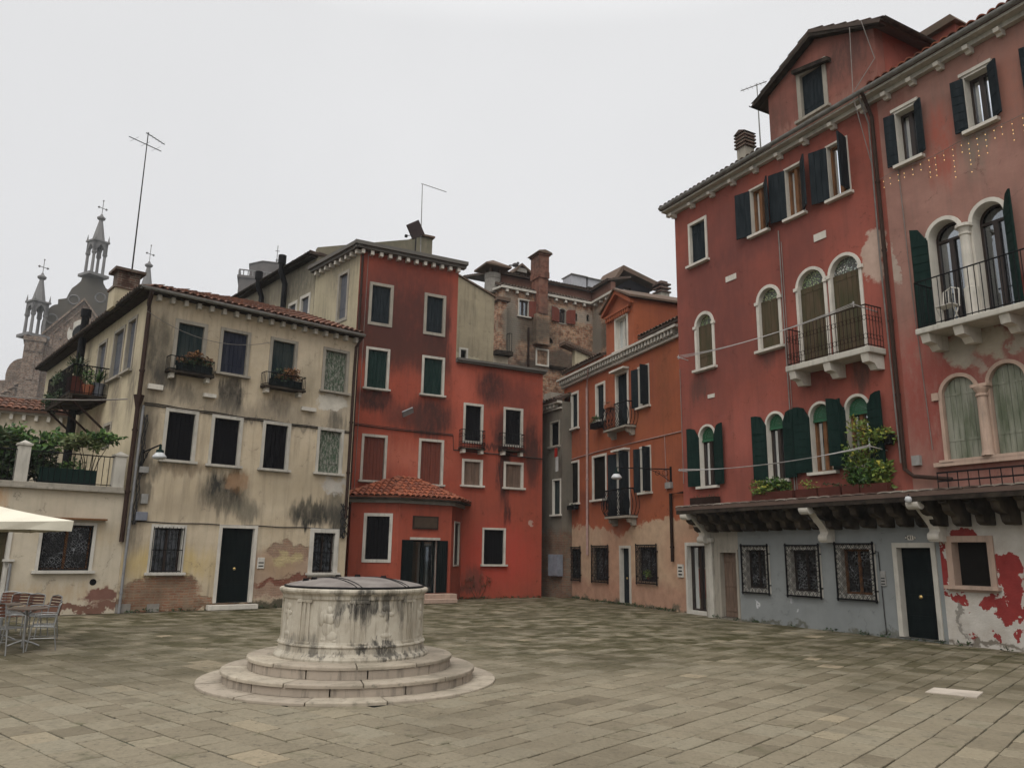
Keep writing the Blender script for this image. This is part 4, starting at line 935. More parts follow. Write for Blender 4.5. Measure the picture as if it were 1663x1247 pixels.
    ap = (1.75, -.02, zt + .95); apr = (2.45, -.02, zt + .95)
    def tilesec(p, q, t):
        p = Vector((p[0], p[1], zt + .16)); q = Vector((q[0], q[1], zt + .16)); x = (q - p); L_ = x.length; x.normalize(); tt = [Vector(v) for v in t]; n = x.cross(tt[0] - p).normalized(); y = n.cross(x)
        Mx = PD.M @ Matrix(((x.x, y.x, n.x, p.x), (x.y, y.y, n.y, p.y), (x.z, y.z, n.z, p.z), (0, 0, 0, 1)))
        roof_tiles(pt, Mx, [(0, 0), (L_, 0)] + [((v - p).dot(x), (v - p).dot(y)) for v in tt], 'tile_red', name='porch_roof', cw=.2, rl=.3, amp=.07, under=True)
    tilesec(e2[1], e2[2], [ap]); tilesec(e2[2], e2[3], [apr, ap]); tilesec(e2[3], e2[4], [apr]); tilesec(e2[0], e2[1], [ap])
    q0, q1 = Vector(plan[1] + (0,)), Vector(plan[2] + (0,)); Ak = PD.M @ q0; Bk = PD.M @ q1; Pk = Plane(Ak, math.degrees(atan2(Bk.x - Ak.x, Bk.y - Ak.y))); Lk = (q1 - q0).length
    st = MB(); st.box(.25, Lk + .05, -.42, -.001, 0, .27); st.box(.15, Lk - .15, -.78, -.421, 0, .13); st.build('porch_steps', 'stone_pink', pt, Pk.M, bevel=.01)
def thing_part(name, parent, Mx):
    o = bpy.data.objects.new(name, None); COL.objects.link(o); WM[o] = Mx.copy(); o.parent = parent; o.matrix_basis = WM[parent].inverted() @ Mx; return o
M['corniced'] = stone('grey_cornice_stone', (.115, .105, .092), amt=.7); M['signface'] = simple('brown_sign_face', (.07, .05, .035), .35)
red()

# rear beige house, with chimney flues on its flank
def rear():
    P3 = PD.pt(0, 0) + Plane((0, 0), -41.3).u * 3.52
    Q = Plane(P3, 62); b = thing('beige_house', 'tall dirty beige house with sloping parapet rising behind the red house', 'house', Q.M)
    tl = Q.uv(541, 401); tr = Q.uv(702.5, 387.5)
    tl = (0, 13.62)
    tr = (Q.uv(702.5, 387.5)[0], tl[1] + .35 + (tr[1] - tl[1]) * .0 + max(.2, tr[1] - tl[1] - .35))
    wall(b, Q, [(0, 6), (tr[0], 6), (tr[0], tr[1]), (tr[0] - .75, tr[1] - .07), (tr[0] - 1.1, tr[1] - .28), (0, tl[1])], 'beige_dirty', th=.3)
    MB().box(tr[0] - .75, tr[0] + .08, -.1, .4, tr[1] + .0, tr[1] + .08).build('coping', 'tile_old', b, Q.M)
    L = 11.5; PF = Plane(P3 + Plane((0, 0), -41.3).u * L, 180 - 41.3); H = []
    for q in ((489.5, 501, 484, 515), (470, 480, 496, 520)): window(b, PF, PF.W(*q), holes=H, mat='grey_metal_board', surmat='stone', sur=.13, sill=False)
    M['beige_side'] = stucco('sooty_beige_plaster', (.38, .33, .225), (.29, .25, .175), dirt=(.07, .06, .05), streak=.7, top=[(11.4, 12.9, (.10, .09, .07), .55)], blobs=[(L - 1.6, 12.4, 2.2, 1.1, (.085, .078, .06), .8, .7), (L - 5, 12.2, 2.5, .8, (.12, .10, .08), .6, .8)])
    wall(b, PF, [(0, 4), (L - .02, 4), (L - .02, 13.25), (0, 13.25)], 'beige_side', holes=H, th=.3)
    MB().box(0, L + .05, -.28, .02, 13.17, 13.27).build('eave', 'darkwood', b, PF.M)
    gutter(b, PF.M, 0, L + .1, -.34, 13.31, .08, 'darkwood')
    roof_tiles(b, slope_M(PF, 0, -.32, 13.30, 4), [(0, 0), (L + .1, 0), (L + .1, 3), (0, 3)], 'tile_old')
    MB().box(0, L - .31, 3.8, 4.1, 4, 13.3).build('rear_wall', 'beige_dirty', b, PF.M)
    for (px_, ya, yb) in ((417.5, 444, 520), (454.5, 418, 520)):
        x = PF.uv(px_, (ya + yb) / 2, -.42)[0]; zt = PF.uv(px_, ya, -.42)[1]; f = MB(); f.tube([(x, -.22, 10.0), (x, -.22, 12.6), (x, -.42, 13.1), (x, -.42, zt - .3)], .12, 10); f.tube([(x, -.42, zt - .35), (x, -.42, zt)], .17, 10); f.build('flue_pipe', 'iron', b, PF.M)
    # gable wall further right
    Q2 = PD.sub(0, 5.2); b = thing('gable_house', 'plain grey beige gable wall with a brown sloping coping beside the red house', 'house', Q2.M)
    p = [Q2.uv(*q) for q in ((735, 443), (803, 483))]
    M['beige_two'] = stucco('two_tone_beige_plaster', (.31, .262, .175), (.24, .20, .135), dirt=(.085, .072, .05), streak=.75, fine=.2, peel=[(5.5, 9.4, 4, 1.15, (.40, .36, .25), .85, .03)])
    H = []; window(b, Q2, Q2.W(748, 757, 568, 585), 'void', sur=.09, holes=H, sill=False)
    wall(b, Q2, [(p[0][0], 5), (p[1][0], 5), p[1], p[0]], 'beige_two', holes=H, th=2.4)
    dx, dz = p[1][0] - p[0][0], p[1][1] - p[0][1]
    c = MB(); c.prism([(p[0][0], p[0][1] + .01), (p[1][0] + .06, p[1][1] + .01 + dz / dx * .06), (p[1][0] + .06, p[1][1] + .08), (p[0][0], p[0][1] + .08)], -.08, 2.5); c.build('coping', 'tile_old', b, Q2.M)
rear()
# ================================================================== BRICK HOUSE behind
M['brick'] = brickwall('old_brickwork', (.30, .125, .07), (.44, .26, .155), (.30, .25, .18), dk=.45, bw=.42, rh=.125, blobs=[(1.5, 13.4, 2.2, .9, (.07, .06, .045), .85, .5), (4.2, 12.0, 3.5, .8, (.08, .065, .05), .8, .5), (.4, 13.5, .7, 2.2, (.17, .15, .12), .85, .4), (2, 11.6, 1.5, .3, (.04, .035, .03), .8, .5), (5, 14.8, 2.5, .5, (.30, .27, .22), .7, .5)])
M['terrwall'] = stucco('brownish_terracotta_plaster', (.17, .085, .060), (.13, .068, .052), streak=.3)
def brickhouse():
    Q0 = PD0.sub(0, 9.0); l = Q0.uv(817, 463); Q = Q0.sub(l[0], 0); W_ = Q.uv(962, 496)[0]; HT = 15.72
    b = thing('brick_house', 'crumbling bare brick house with a tall brick chimney above the red wing', 'house', Q.M); H = []
    window(b, Q, Q.W(843, 858, 488, 514), 'open', 'redbrown_board', .07, 'stone', ang=(0, 165), holes=H, sash='darksash', curtain={'spans': [(.35, .7)]}, sill=True, wleaf=.55)
    window(b, Q, Q.W(908, 918.5, 502, 525), 'open', 'redbrown_board', .05, 'stone_old', arch=.12, ang=(168, 168), holes=H, sash='darksash', curtain={'spans': [(.1, .6)]}, wleaf=.55, sill=False)
    for q in ((933.5, 937.5, 509, 521), (952.5, 957, 511, 522)): window(b, Q, Q.W(*q), 'void', sur=0, arch=.12, holes=H, sill=False)
    window(b, Q, Q.W(872, 889, 569, 592), 'closed', 'brickfill', .09, 'stone_clean', holes=H, sill=False)
    window(b, Q, Q.W(872, 898, 545, 556), 'void', sur=0, arch=.3, holes=H, sill=False, rv=.25)
    wall(b, Q, [(0, 0), (W_, 0), (W_, HT), (0, HT)], 'brick', holes=H, th=.4)
    PF = Plane(Q.pt(0, 0) + Plane((0, 0), -41.3).u * 4.5, 180 - 41.3); wall(b, PF, [(0, 4), (4.5, 4), (4.5, HT), (0, HT)], 'brick', th=.3)
    MB().box(-.15, W_, -.2, 0, HT - .13, HT).build('cornice', 'stone', b, Q.M); corbels(b, Q, [.2 + .62 * k for k in range(int(W_ / .62))], HT - .3, HT - .131, .16, .14, 'stone')
    MB().box(0, 4.6, -.2, 0, HT - .13, HT).build('cornice', 'stone', b, PF.M)
    # wing coming forward at the right
    PW = Plane(Q.pt(W_, 0), 180 - 23.5); Lw = 6.0; Lw = PW.uv(1003, 476)[0]; wall(b, PW, [(0, 5), (Lw, 5), (Lw, HT), (0, HT)], 'brick', th=.3)
    MB().box(.2, Lw + .1, -.22, 0, HT - .13, HT).build('cornice', 'stone', b, PW.M); corbels(b, PW, [.5 + .62 * k for k in range(int((Lw - .4) / .62))], HT - .3, HT - .131, .16, .14, 'stone')
    # rows of projecting ledges
    MB().box(2.9, 4.6, -.12, 0, 11.55, 11.68).build('ledge', 'darkwood', b, Q.M)
    # set back attic storey with tiled roof
    A = Q.sub(0, 1.4); zt = A.uv(873, 455)[1]
    wall(b, A, [(.6, HT - .5), (W_ + .9, HT - .5), (W_ + .9, zt - .1), (.6, zt - .1)], 'terrwall', th=.3, name='attic_wall')
    P2 = Plane(A.pt(W_ + .9, 0), 180 - 23.5); L2 = P2.uv(992, 464)[0]; wall(b, P2, [(0, HT - .5), (L2, HT - .5), (L2, zt - .1), (0, zt - .1)], 'terrwall', th=.3, name='attic_wall')
    roof_tiles(b, slope_M(A, .2, -.25, zt - .06, 14), [(0, 0), (W_ + 1.0, 0), (W_ + 1.0, 5), (0, 5)], 'tile_old')
    roof_tiles(b, slope_M(P2, 0, -.25, zt - .06, 14), [(0, 0), (L2 + .1, 0), (L2 + .1, 1.6), (0, 1.6)], 'tile_old')
    roof_tiles(b, slope_M(Q, -.2, -.1, HT + .0, 25), [(0, 0), (W_, 0), (W_, 1.5), (0, 1.5)], 'tile_old', name='lower_roof')
    # tall chimney
    r = Q.W(872, 895.5, 408, 560, -.35); zb = Q.uv(884, 560, -.35)[1]; u0, u1 = r[0] + .05, r[0] + (r[1] - r[0]) * .66; zt2 = Q.uv(884, 409, -.35)[1]
    k = MB().box(u0, u1, -.5, .35, zb + 1.7, zt2 - 1.25).build('chimney', 'brickred', b, Q.M)
    MB().box(u0 - .12, u1 + .15, -.45, 0, zb, zb + 1.699).build('chimney_base', 'brick', k, Q.M)
    MB().box(u0 - .06, u1 + .06, -.56, .41, zt2 - 1.6, zt2 - 1.25).box(u0 - .04, u1 + .04, -.54, .39, zt2 - 1.249, zt2 - .3).box(u0 - .1, u1 + .1, -.6, .45, zt2 - .3, zt2 - .2).build('chimney_top', 'brickred', k, Q.M)
    MB().prism([(u0 - .2, zt2 - .2), (u1 + .2, zt2 - .2), (u1 + .12, zt2 - .1), ((u0 + u1) / 2, zt2), (u0 - .12, zt2 - .1)], -.68, .53).build('chimney_cap', 'tile_old', k, Q.M)
    # round pot chimney
    x, zb, zt3 = Q.uv(800, 450, 1.0)[0], HT - .2, Q.uv(800, 446, 1.0)[1]; k = MB().lathe([(.46, zb), (.43, zt3 - .3), (.45, zt3 - .29), (.45, zt3), (.0, zt3)], (x, 1.0, 0), 20).build('round_chimney', 'concrete', b, Q.M)
    t = MB(); z3 = zt3 + .25
    for s in (-1, 1):
        for q in (-1, 1): t.box(x + s * .28 - .05, x + s * .28 + .05, 1.0 + q * .28 - .05, 1 + q * .28 + .05, zt3, z3)
    e = .78; a = [t.P((x + s * e, 1 + q * e, z3)) for s, q in ((-1, -1), (1, -1), (1, 1), (-1, 1))]; c = [t.P((x + s * e, 1 + q * e, z3 + .1)) for s, q in ((-1, -1), (1, -1), (1, 1), (-1, 1))]; ap = t.P((x, 1, z3 + .6))
    t.faceI(a[::-1])
    for i in range(4): t.faceI((a[i], a[(i + 1) % 4], c[(i + 1) % 4], c[i])); t.faceI((c[i], c[(i + 1) % 4], ap))
    t.build('chimney_cap', 'tile_old', k, Q.M)
    # gabled dormer
    D_ = Q.sub(0, 2.6); r = D_.W(826, 870, 431, 455); gx = (r[0] + r[1]) / 2 - .2
    d = MB().prism([(r[0], r[2] - .6), (r[1] + .2, r[2] - .6), (r[1] + .2, r[2] + .05), (gx, r[3] - .12), (r[0], r[2] + .05)], 0, 3).build('dormer', 'brickdark', b, D_.M)
    for (a_, c_) in (((r[0] - .2, r[2] - .05), (gx, r[3])), ((gx, r[3]), (r[1] + .5, r[2] - .1))):
        MB().prism([a_, c_, (c_[0], c_[1] - .14), (a_[0], a_[1] - .14)], -.35, 3).build('dormer_roof', 'tile_old', d, D_.M)
    MB().box(gx - .35, gx + .35, -.3, 0, r[3] - .55, r[3] - .3).build('vent_box', 'concrete', d, D_.M)
    # glass roof boxes
    for q in ((928, 952, 447, 457), (955, 985, 454, 461)):
        r = Q.W(*q, 3.2); g_ = MB().box(r[0], r[1], 3.2, 4.2, r[2] - .3, r[3] - .05).build('skylight', 'curtain', b, Q.M); MB().box(r[0] - .06, r[1] + .06, 3.1, 4.3, r[3] - .05, r[3]).build('frame', 'zinc', g_, Q.M)
    # left pier, balcony and pale base
    Q3 = Q.sub(0, -.7); r = Q3.W(803, 830, 568, 579); MB().box(r[0], r[1], -.25, .7, r[2] + .05, r[3] - .1).build('ledge', 'darkwood', b, Q3.M)
    x0, x1 = Q3.W(811, 824, 490, 560)[:2]; MB().box(x0, x1, .1, .69, r[3], Q3.uv(817, 488)[1]).build('pier', 'brick', b, Q3.M); MB().box(x0 - .15, x1 + .15, -.05, .72, Q3.uv(817, 488)[1], Q3.uv(817, 484)[1] + .05).build('pier_cap', 'tile_old', b, Q3.M)
    rl = MB(); railing(rl, [(x1 + .05, .5), (x1 + .05, -.15), (r[1] - .05, -.15)], r[3] - .1, r[3] + .9, .15, .015, .02); rl.build('railing', 'iron', b, Q3.M)
    MB().box(r[0], r[1] - .1, .15, .69, 9.0, r[2] + .049).build('pale_base', 'annex', b, Q3.M)
    pipe(b, Q, [(Q.uv(867, 545, -.5)[0] - .1, -.1, 13.6), (Q.uv(867, 545, -.5)[0] - .1, -.1, 8)], .06, 'rustiron')
    # lean-to with pale wall
    Q4 = PD0.sub(0, 7.2); a = [Q4.uv(*p) for p in ((934, 565), (966, 578), (966, 600), (934, 600))]
    wall(b, Q4, [(a[3][0], 6), (a[1][0] + 1, 6), (a[1][0] + 1, a[1][1] - .1), (a[0][0], a[0][1])], 'beige_d', th=.3, name='lean_to_wall')
    e0, e1 = Q4.uv(915, 556), Q4.uv(975, 582); k = MB(); k.prism([e0, e1, (e1[0], e1[1] - .14), (e0[0], e0[1] - .14)], -.12, .45)
    n_ = 14
    for i in range(n_): x = e0[0] + (e1[0] - e0[0]) * (i + .5) / n_; z = e0[1] + (e1[1] - e0[1]) * (i + .5) / n_; k.tube([(x, -.16, z + .02), (x, .45, z + .02)], .10, 6)
    k.build('lean_to_roof', 'tile_old', b, Q4.M)
M['brickred'] = brickwall('red_chimney_brick', (.22, .085, .055), (.17, .07, .05), (.18, .10, .07), dk=.5); M['brickfill'] = brickwall('brick_infill', (.40, .22, .13), (.36, .20, .13), (.33, .27, .2), dk=.3)
brickhouse()
# dark roof room seen further back
def darkroom():
    Q = PD0.sub(0, 15.0); l = Q.uv(976, 458); r = Q.uv(1060, 452); Q = Q.sub(l[0], 0); W_ = r[0] - l[0]
    zt = Q.uv(1000, 436)[1]; zb = Q.uv(1010, 478)[1]
    b = thing('roof_dormer', 'dark timber roof room with a wide overhanging roof above the orange dormer', 'roof room', Q.M); H = []
    r = [W_ * .42, W_ * .55, zt - 2.3, zt - 1.25]; window(b, Q, r, 'sash', sur=.04, surmat='darkwood', sash='darksash', holes=H, sill=False, curtain={'spans': [(0, 1)]})
    wall(b, Q, [(W_ * .22, zb - 3), (W_ * .93, zb - 3), (W_ * .93, zt - .6), (W_ * .22, zt - .6)], 'slateroom', holes=H, th=1.6)
    gx = W_ * .30
    MB().prism([(0, zt - 1.9), (gx, zt), (gx + .2, zt - .16), (.12, zt - 2.02)], -.7, 1.7).build('roof', 'tile_old', b, Q.M)
    MB().prism([(gx, zt), (W_ * 1.02, zt - .75), (W_ * 1.0, zt - 1.05), (gx, zt - .35)], -.8, 1.7).build('roof', 'tile_old', b, Q.M)
    k = MB().box(W_ * .86, W_ * 1.03, -1.6, -.9, zb - 3, zt - 1.7).build('chimney', 'stone_old', b, Q.M)
    c = MB()
    for i in range(3): z = zt - 1.69 + i * .28; c.box(W_ * .84, W_ * 1.05, -1.7, -.8, z, z + .1); c.box(W_ * .88, W_ * 1.01, -1.55, -.95, z + .101, z + .279)
    c.build('chimney_cap', 'brickdark', k, Q.M)
M['slateroom'] = simple('dark_slate_boards', (.035, .034, .04), .8, vert=True)
darkroom()

# ================================================================== ORANGE HOUSE
o_ = at_z(925, 970); PH0 = Plane(o_, 159); PH = PH0.sub(-.5, 0); HLn = 10.2; HH = 8.64
_p = PH.uv(1040, 838)[1]
M['horange'] = stucco('orange_plaster', (.31, .090, .040), (.25, .074, .038), dirt=(.10, .04, .025), streak=.35, fine=.15,
    blobs=[(1, 6.2, 1.2, .8, (.20, .065, .04), .6, .8), (5.5, 6.2, 1.2, .8, (.28, .10, .045), .5, .8), (7.6, 7, .6, 2, (.24, .085, .04), .6, .8), (1.5, 3.7, 2.5, .4, (.17, .055, .035), .6, .7), (3.3, 4.9, 1.2, .5, (.20, .07, .04), .6, .8), (5, 4.3, 3, .6, (.42, .14, .05), .4, .9)],
    peel=[(1.5, .7, 4.6, 1.98, (.44, .30, .20), 1, .02), (8.0, .7, 6.0, 2.02, (.46, .32, .21), 1, .02), (5, .35, 12, .4, (.36, .19, .13), .7, .4), (8.8, 1.6, 1.3, .9, (.42, .22, .14), .7, .5), (4.2, 1.3, .9, 1.2, (.40, .20, .13), .6, .5), (5, -.02, 12, .09, (.12, .10, .07), .9, .5)])
def orange():
    b = thing('orange_house', 'orange plaster house with curved iron balconies, pink ground floor and pedimented dormer', 'house', PH.M); H = []
    W_ = lambda *a: PH.W(*a)
    window(b, PH, W_(929, 938.5, 640, 695), holes=H, mat='slate_board', surmat='stone_clean'); window(b, PH, W_(969.5, 981.5, 625, 682.5), holes=H, mat='slate_board', surmat='stone_clean')
    w = window(b, PH, W_(1002, 1019.5, 607, 693), holes=H, mat='slate_board', surmat='stone_clean', sill=False, lint=.22, name='door')
    window(b, PH, W_(1038, 1053.5, 596, 660), 'open', 'slate_board', .06, 'stone_clean', ang=(165, 95), holes=H, horiz=True, sash='darksash', curtain={'spans': [(.2, .8)]})
    window(b, PH, W_(921.5, 939.5, 752, 817), 'closed', 'navy_board', .08, 'stone_clean', rv=.03, holes=H); window(b, PH, W_(964, 984, 741.5, 810.6), 'closed', 'navy_board', .08, 'stone_clean', rv=.03, holes=H)
    window(b, PH, W_(1003.5, 1022, 735, 838), 'open', 'slate_board', .05, 'stone_clean', ang=(160, 100), holes=H, sash='sash', sill=False, lint=.2, name='door')
    window(b, PH, W_(1041.5, 1056.5, 727, 799), 'open', 'slate_board', .06, 'stone_clean', ang=(165, 100), holes=H, horiz=True, sash='sash', curtain={'spans': [(.2, .8)]})
    for q in ((924, 943, 891, 939), (964, 988, 889, 942), (1037, 1067, 888, 944)): window(b, PH, W_(*q), 'dark', sur=0, holes=H, sill=False, grille=('ornate', .06, .06), sash='darksash', pane='laceglass')
    r = W_(1009, 1023, 890, 982); r[2] = .06; window(b, PH, r, 'panel', 'slate_board', .09, 'stone', door=True, holes=H, name='door')
    r = W_(1118, 1148, 886, 990); r[2] = .1; window(b, PH, r, 'sash', sur=.1, surmat='white', sash='darksash', holes=H, name='door', sill=False, curtain={'spans': [(.35, .95)], 'mat': 'zinc'})
    wall(b, PH, [(0, 0), (HLn, 0), (HLn, 2.4), (8.7, 2.4), (8.7, HH), (0, HH)], 'horange', holes=H, th=.35)
    MB().box(.02, 8.7, 6, 6.3, 0, HH).box(0, .35, .36, 6, 0, HH).build('rear_wall', 'horange', b, PH.M)
    # dentilled cornice
    c = MB(); c.box(-.15, 8.75, -.30, 0.02, HH - .06, HH + .02); c.box(-.08, 8.75, -.12, 0, HH - .34, HH - .26)
    u = 0
    while u < 8.6: c.box(u, u + .09, -.24, 0, HH - .22, HH - .061); c.box(u + .02, u + .07, -.17, 0, HH - .259, HH - .221); u += .2
    c.box(-.02, 8.75, -.03, 0, HH - .259, HH - .061)
    c.build('cornice', 'stone', b, PH.M)
    # parapets with tile edge
    pa = MB(); ud = PH.uv(984, 590, .1)[0]; ue = PH.uv(1027, 580, .1)[0]; uf = PH.uv(1043, 560, .05)[0]
    pa.box(.1, ud, .02, .35, HH + .02, HH + .30); pa.build('parapet', 'horange', b, PH.M)
    hz = PH.uv(1073, 533, .05)[1]
    pa = MB(); pa.box(uf, 8.7, .02, .35, HH + .02, hz - .08); pa.build('parapet', 'horange', b, PH.M)
    roof_tiles(b, slope_M(PH, -.1, -.08, HH + .30, 22), [(0, 0), (ud + .1, 0), (ud + .1, 5), (0, 5)], 'tile_old')
    roof_tiles(b, slope_M(PH, uf - .05, -.1, hz - .05, 22), [(0, 0), (8.75 - uf, 0), (8.75 - uf, 4), (0, 4)], 'tile_old')
    # dormer with pediment
    d0, d1 = PH.uv(984.5, 540, .1)[0], PH.uv(1029, 530, .1)[0]; eL = PH.uv(984.5, 509, .1)[1]; eR = PH.uv(1027, 487, .1)[1]; e_ = (eL + eR) / 2; apz = PH.uv(1008, 474, .1)[1]; gx = (d0 + d1) / 2
    dd = b; HD = []
    r = PH.W(1000.5, 1018.5, 516, 568, .1); window(dd, PH.sub(0, .1), r, 'open', 'grey_board', .08, 'stone_clean', ang=(0, 0), holes=HD, sash='white', sill=True, curtain={'spans': [(.35, 1)], 'mat': 'brightcurtain'})
    wall(dd, PH.sub(0, .1), [(d0, HH - .2), (d1, HH - .2), (d1, e_ + .02), (gx, apz), (d0, e_ + .02)], 'horange', holes=HD, th=4.5, name='dormer_wall')
    pd = MB()
    for (a, c_) in (((d0 - .06, e_ - .02), (gx, apz + .08)), ((gx, apz + .08), (d1 + .06, e_ - .02))): pd.prism([a, c_, (c_[0], c_[1] - .15), (a[0], a[1] - .15)], -.08, .098)
    pd.box(d0 + .1, d1 - .1, -.04, .098, e_ - .26, e_ - .19)
    u = d0 + .15
    while u < d1 - .2: pd.box(u, u + .08, -.02, .098, e_ - .42, e_ - .27); u += .16
    pd.build('pediment', 'horange', dd, PH.M)
    tr = MB(); tr.prism([(gx, apz + .16), (d1 + .15, e_ + .10), (d1 + .15, e_ + .02), (gx, apz + .09)], -.15, 4.7); tr.prism([(d0 - .12, e_ + .05), (gx, apz + .16), (gx, apz + .09), (d0 - .12, e_ - .02)], -.15, 4.7); tr.build('dormer_roof', 'tile_old', dd, PH.M)
    # wall beside the dormer going back
    # pipes
    pp = pipe(b, PH, [(PH.uv(958, 615)[0] + .35, -.25, HH - .12), (PH.uv(956, 640)[0], -.08, HH - .75), (PH.uv(956, 700)[0], -.07, 6), (PH.uv(956, 800)[0], -.07, 2.9), (PH.uv(956, 800)[0], -.07, 1.6)], .045, 'palepipe')
    x = PH.uv(1092, 800)[0]; pipe(b, PH, [(x + .9, -.07, PH.uv(1105, 800)[1]), (x, -.07, PH.uv(1092, 802)[1]), (x, -.07, 1.45)], .05, 'rustiron')
    mb = MB(); z = PH.uv(1000, 727)[1]; mb.tube([(.1, -.02, z - .05), (3, -.02, z + .02), (5.5, -.02, z + .02), (8.5, -.02, z)], .02, 4); mb.build('wall_cable', 'palepipe', b, PH.M); mb = MB(); mb.tube([(7.55, -.02, z + .0), (7.6, -.02, 3.6)], .012, 4); mb.build('wall_cable', 'palepipe', b, PH.M)
    r = PH.W(1084, 1093, 783, 793); MB().box(r[0], r[1], -.1, 0, r[2], r[3]).build('junction_box', 'boxgrey', b, PH.M)
    r = PH.W(1102, 1111, 916, 937); q = MB().box(r[0], r[1], -.04, 0, r[2], r[3]).build('doorbell_panel', 'white', b, PH.M)
    for k in range(3): MB().box(r[0] + .05, r[1] - .05, -.045, -.04, r[2] + .06 + k * .1, r[2] + .1 + k * .1).build('button', 'ink', q, PH.M)
    # bellied iron balconies
    for (a, c_, yt, yb) in ((988, 1024, 657, 695), (990, 1026, 795, 838)):
        r = PH.W(a + 1, c_, yt, yb, -.2); u0, u1 = r[0], r[1]; z0, z1 = r[2], r[3]; mb = MB(); dep = .38
        def prof(t): return .17 * sin(pi * (1 - t) ** 1.3) 
        path = [(u0, 0), (u0, -dep), (u1, -dep), (u1, 0)]; 
        for (xa, ya), (xb, yb_) in zip(path, path[1:]):
            L_ = hypot(xb - xa, yb_ - ya); n = max(2, round(L_ / .11)); nx, ny = ((yb_ - ya) / L_, -(xb - xa) / L_)
            for k in range(n + 1):
                x, y = xa + (xb - xa) * k / n, ya + (yb_ - ya) * k / n
                mb.tube([(x + nx * prof(t / 7), y + ny * prof(t / 7), z0 + (z1 - z0) * t / 7) for t in range(8)], .015, 4, False)
            mb.tube([(xa, ya, z1), (xb, yb_, z1)], .024, 5); mb.tube([(xa, ya, z0 + .02), (xb, yb_, z0 + .02)], .012, 5)
        bb = mb.build('iron_balcony', 'iron', b, PH.M); MB().box(u0 - .03, u1 + .03, -dep - .04, 0, z0 - .07, z0).build('slab', 'stone_old', bb, PH.M); corbels(bb, PH, [u0 + .12, u1 - .12], z0 - .33, z0 - .071, .32, .12, 'stone_old', True)
orange()

# ================================================================== NARROW HOUSE down the alley
def alley():
    a = at_z(915, 971); Q = Plane(a, 180 - 29).sub(-3.0, 0); b = thing('alley_house', 'narrow shaded grey house at the mouth of the alley with dark shutters', 'house', Q.M); H = []
    cz = Q.uv(897, 656)[1]
    window(b, Q, Q.W(895, 908, 686, 724), mat='dark_board', surmat='stone_old', holes=H, sur=.06); window(b, Q, Q.W(899, 910, 780, 835), mat='teal_board', surmat='stone_clean', holes=H, sur=.06)
    M['alleyp'] = stucco('grey_beige_plaster', (.16, .14, .11), (.12, .105, .085), streak=.5, peel=[(2.2, .8, 3, 1.7, None, 1, .08)], brick=((.20, .085, .055), (.28, .16, .10), (.2, .17, .13)))  # wall colours darkened to stand in for the shade of the alley
    L = 2.9
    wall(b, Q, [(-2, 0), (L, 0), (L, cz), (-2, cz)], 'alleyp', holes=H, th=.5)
    MB().box(-2, L, -.25, 0, cz - .08, cz + .02).box(-2, L, -.1, 0, cz - .3, cz - .24).build('cornice', 'stone', b, Q.M); corbels(b, Q, [.3 + k * .28 for k in range(9)], cz - .22, cz - .081, .2, .1, 'stone')
    roof_tiles(b, slope_M(Q, -2, -.3, cz + .03, 22), [(0, 0), (L + 2, 0), (L + 2, 4), (0, 4)], 'tile_old')
    c = MB(); u_ = Q.uv(889, 640, .6)[0]; c.box(u_ - .3, u_ + .3, .6, 1.2, cz, cz + .75); c.build('chimney', 'stone_old', b, Q.M)
    r = Q.W(890, 906, 900, 935, -.25); k = thing('electrical_cabinet', 'blue grey electrical cabinet fixed to the wall of the alley corner', 'electrical cabinet', Q.sub(r[0], -.25).M)
    MB().box(0, r[1] - r[0], 0, .23, r[2], r[3]).build('case', 'boxblue', k, Q.sub(r[0], -.25).M, bevel=.01); w = r[1] - r[0]
    MB().box(w * .45, w - .03, -.015, -.001, r[2] + .04, r[3] - .04).build('door', 'boxblue', k, Q.sub(r[0], -.25).M)
    # washing
    t = thing('hanging_cloth', 'red and white cloth hanging from a dark window in the alley', 'cloth', Q.pt(0, -.3, 0) and Q.M)
    x = Q.uv(903, 735, -.3)[0]; z = Q.uv(903, 727, -.3)[1]
    for (dx, z1, z0, m_) in ((-.12, z, z - .38, 'clothred'), (-.04, z - .36, z - .95, 'clothwhite')):
        mb = MB(); pts = [(x + dx + .04 * i, -.3 + .03 * sin(i * 1.7)) for i in range(7)]
        for i in range(6): mb.face([(pts[i][0], pts[i][1], z0 + .03 * (i % 3)), (pts[i + 1][0], pts[i + 1][1], z0 + .03 * ((i + 1) % 3)), (pts[i + 1][0], pts[i + 1][1], z1), (pts[i][0], pts[i][1], z1)])
        mb.build('red_cloth' if m_ == 'clothred' else 'white_cloth', m_, t, Q.M)
    MB().tube([(x - .5, -.3, z), (x + .4, -.3, z)], .008, 4).build('line', 'cable', t, Q.M)
M['clothred'] = simple('red_cloth', (.25, .02, .015), .9); M['clothwhite'] = simple('white_cloth', (.36, .35, .33), .9)
alley()

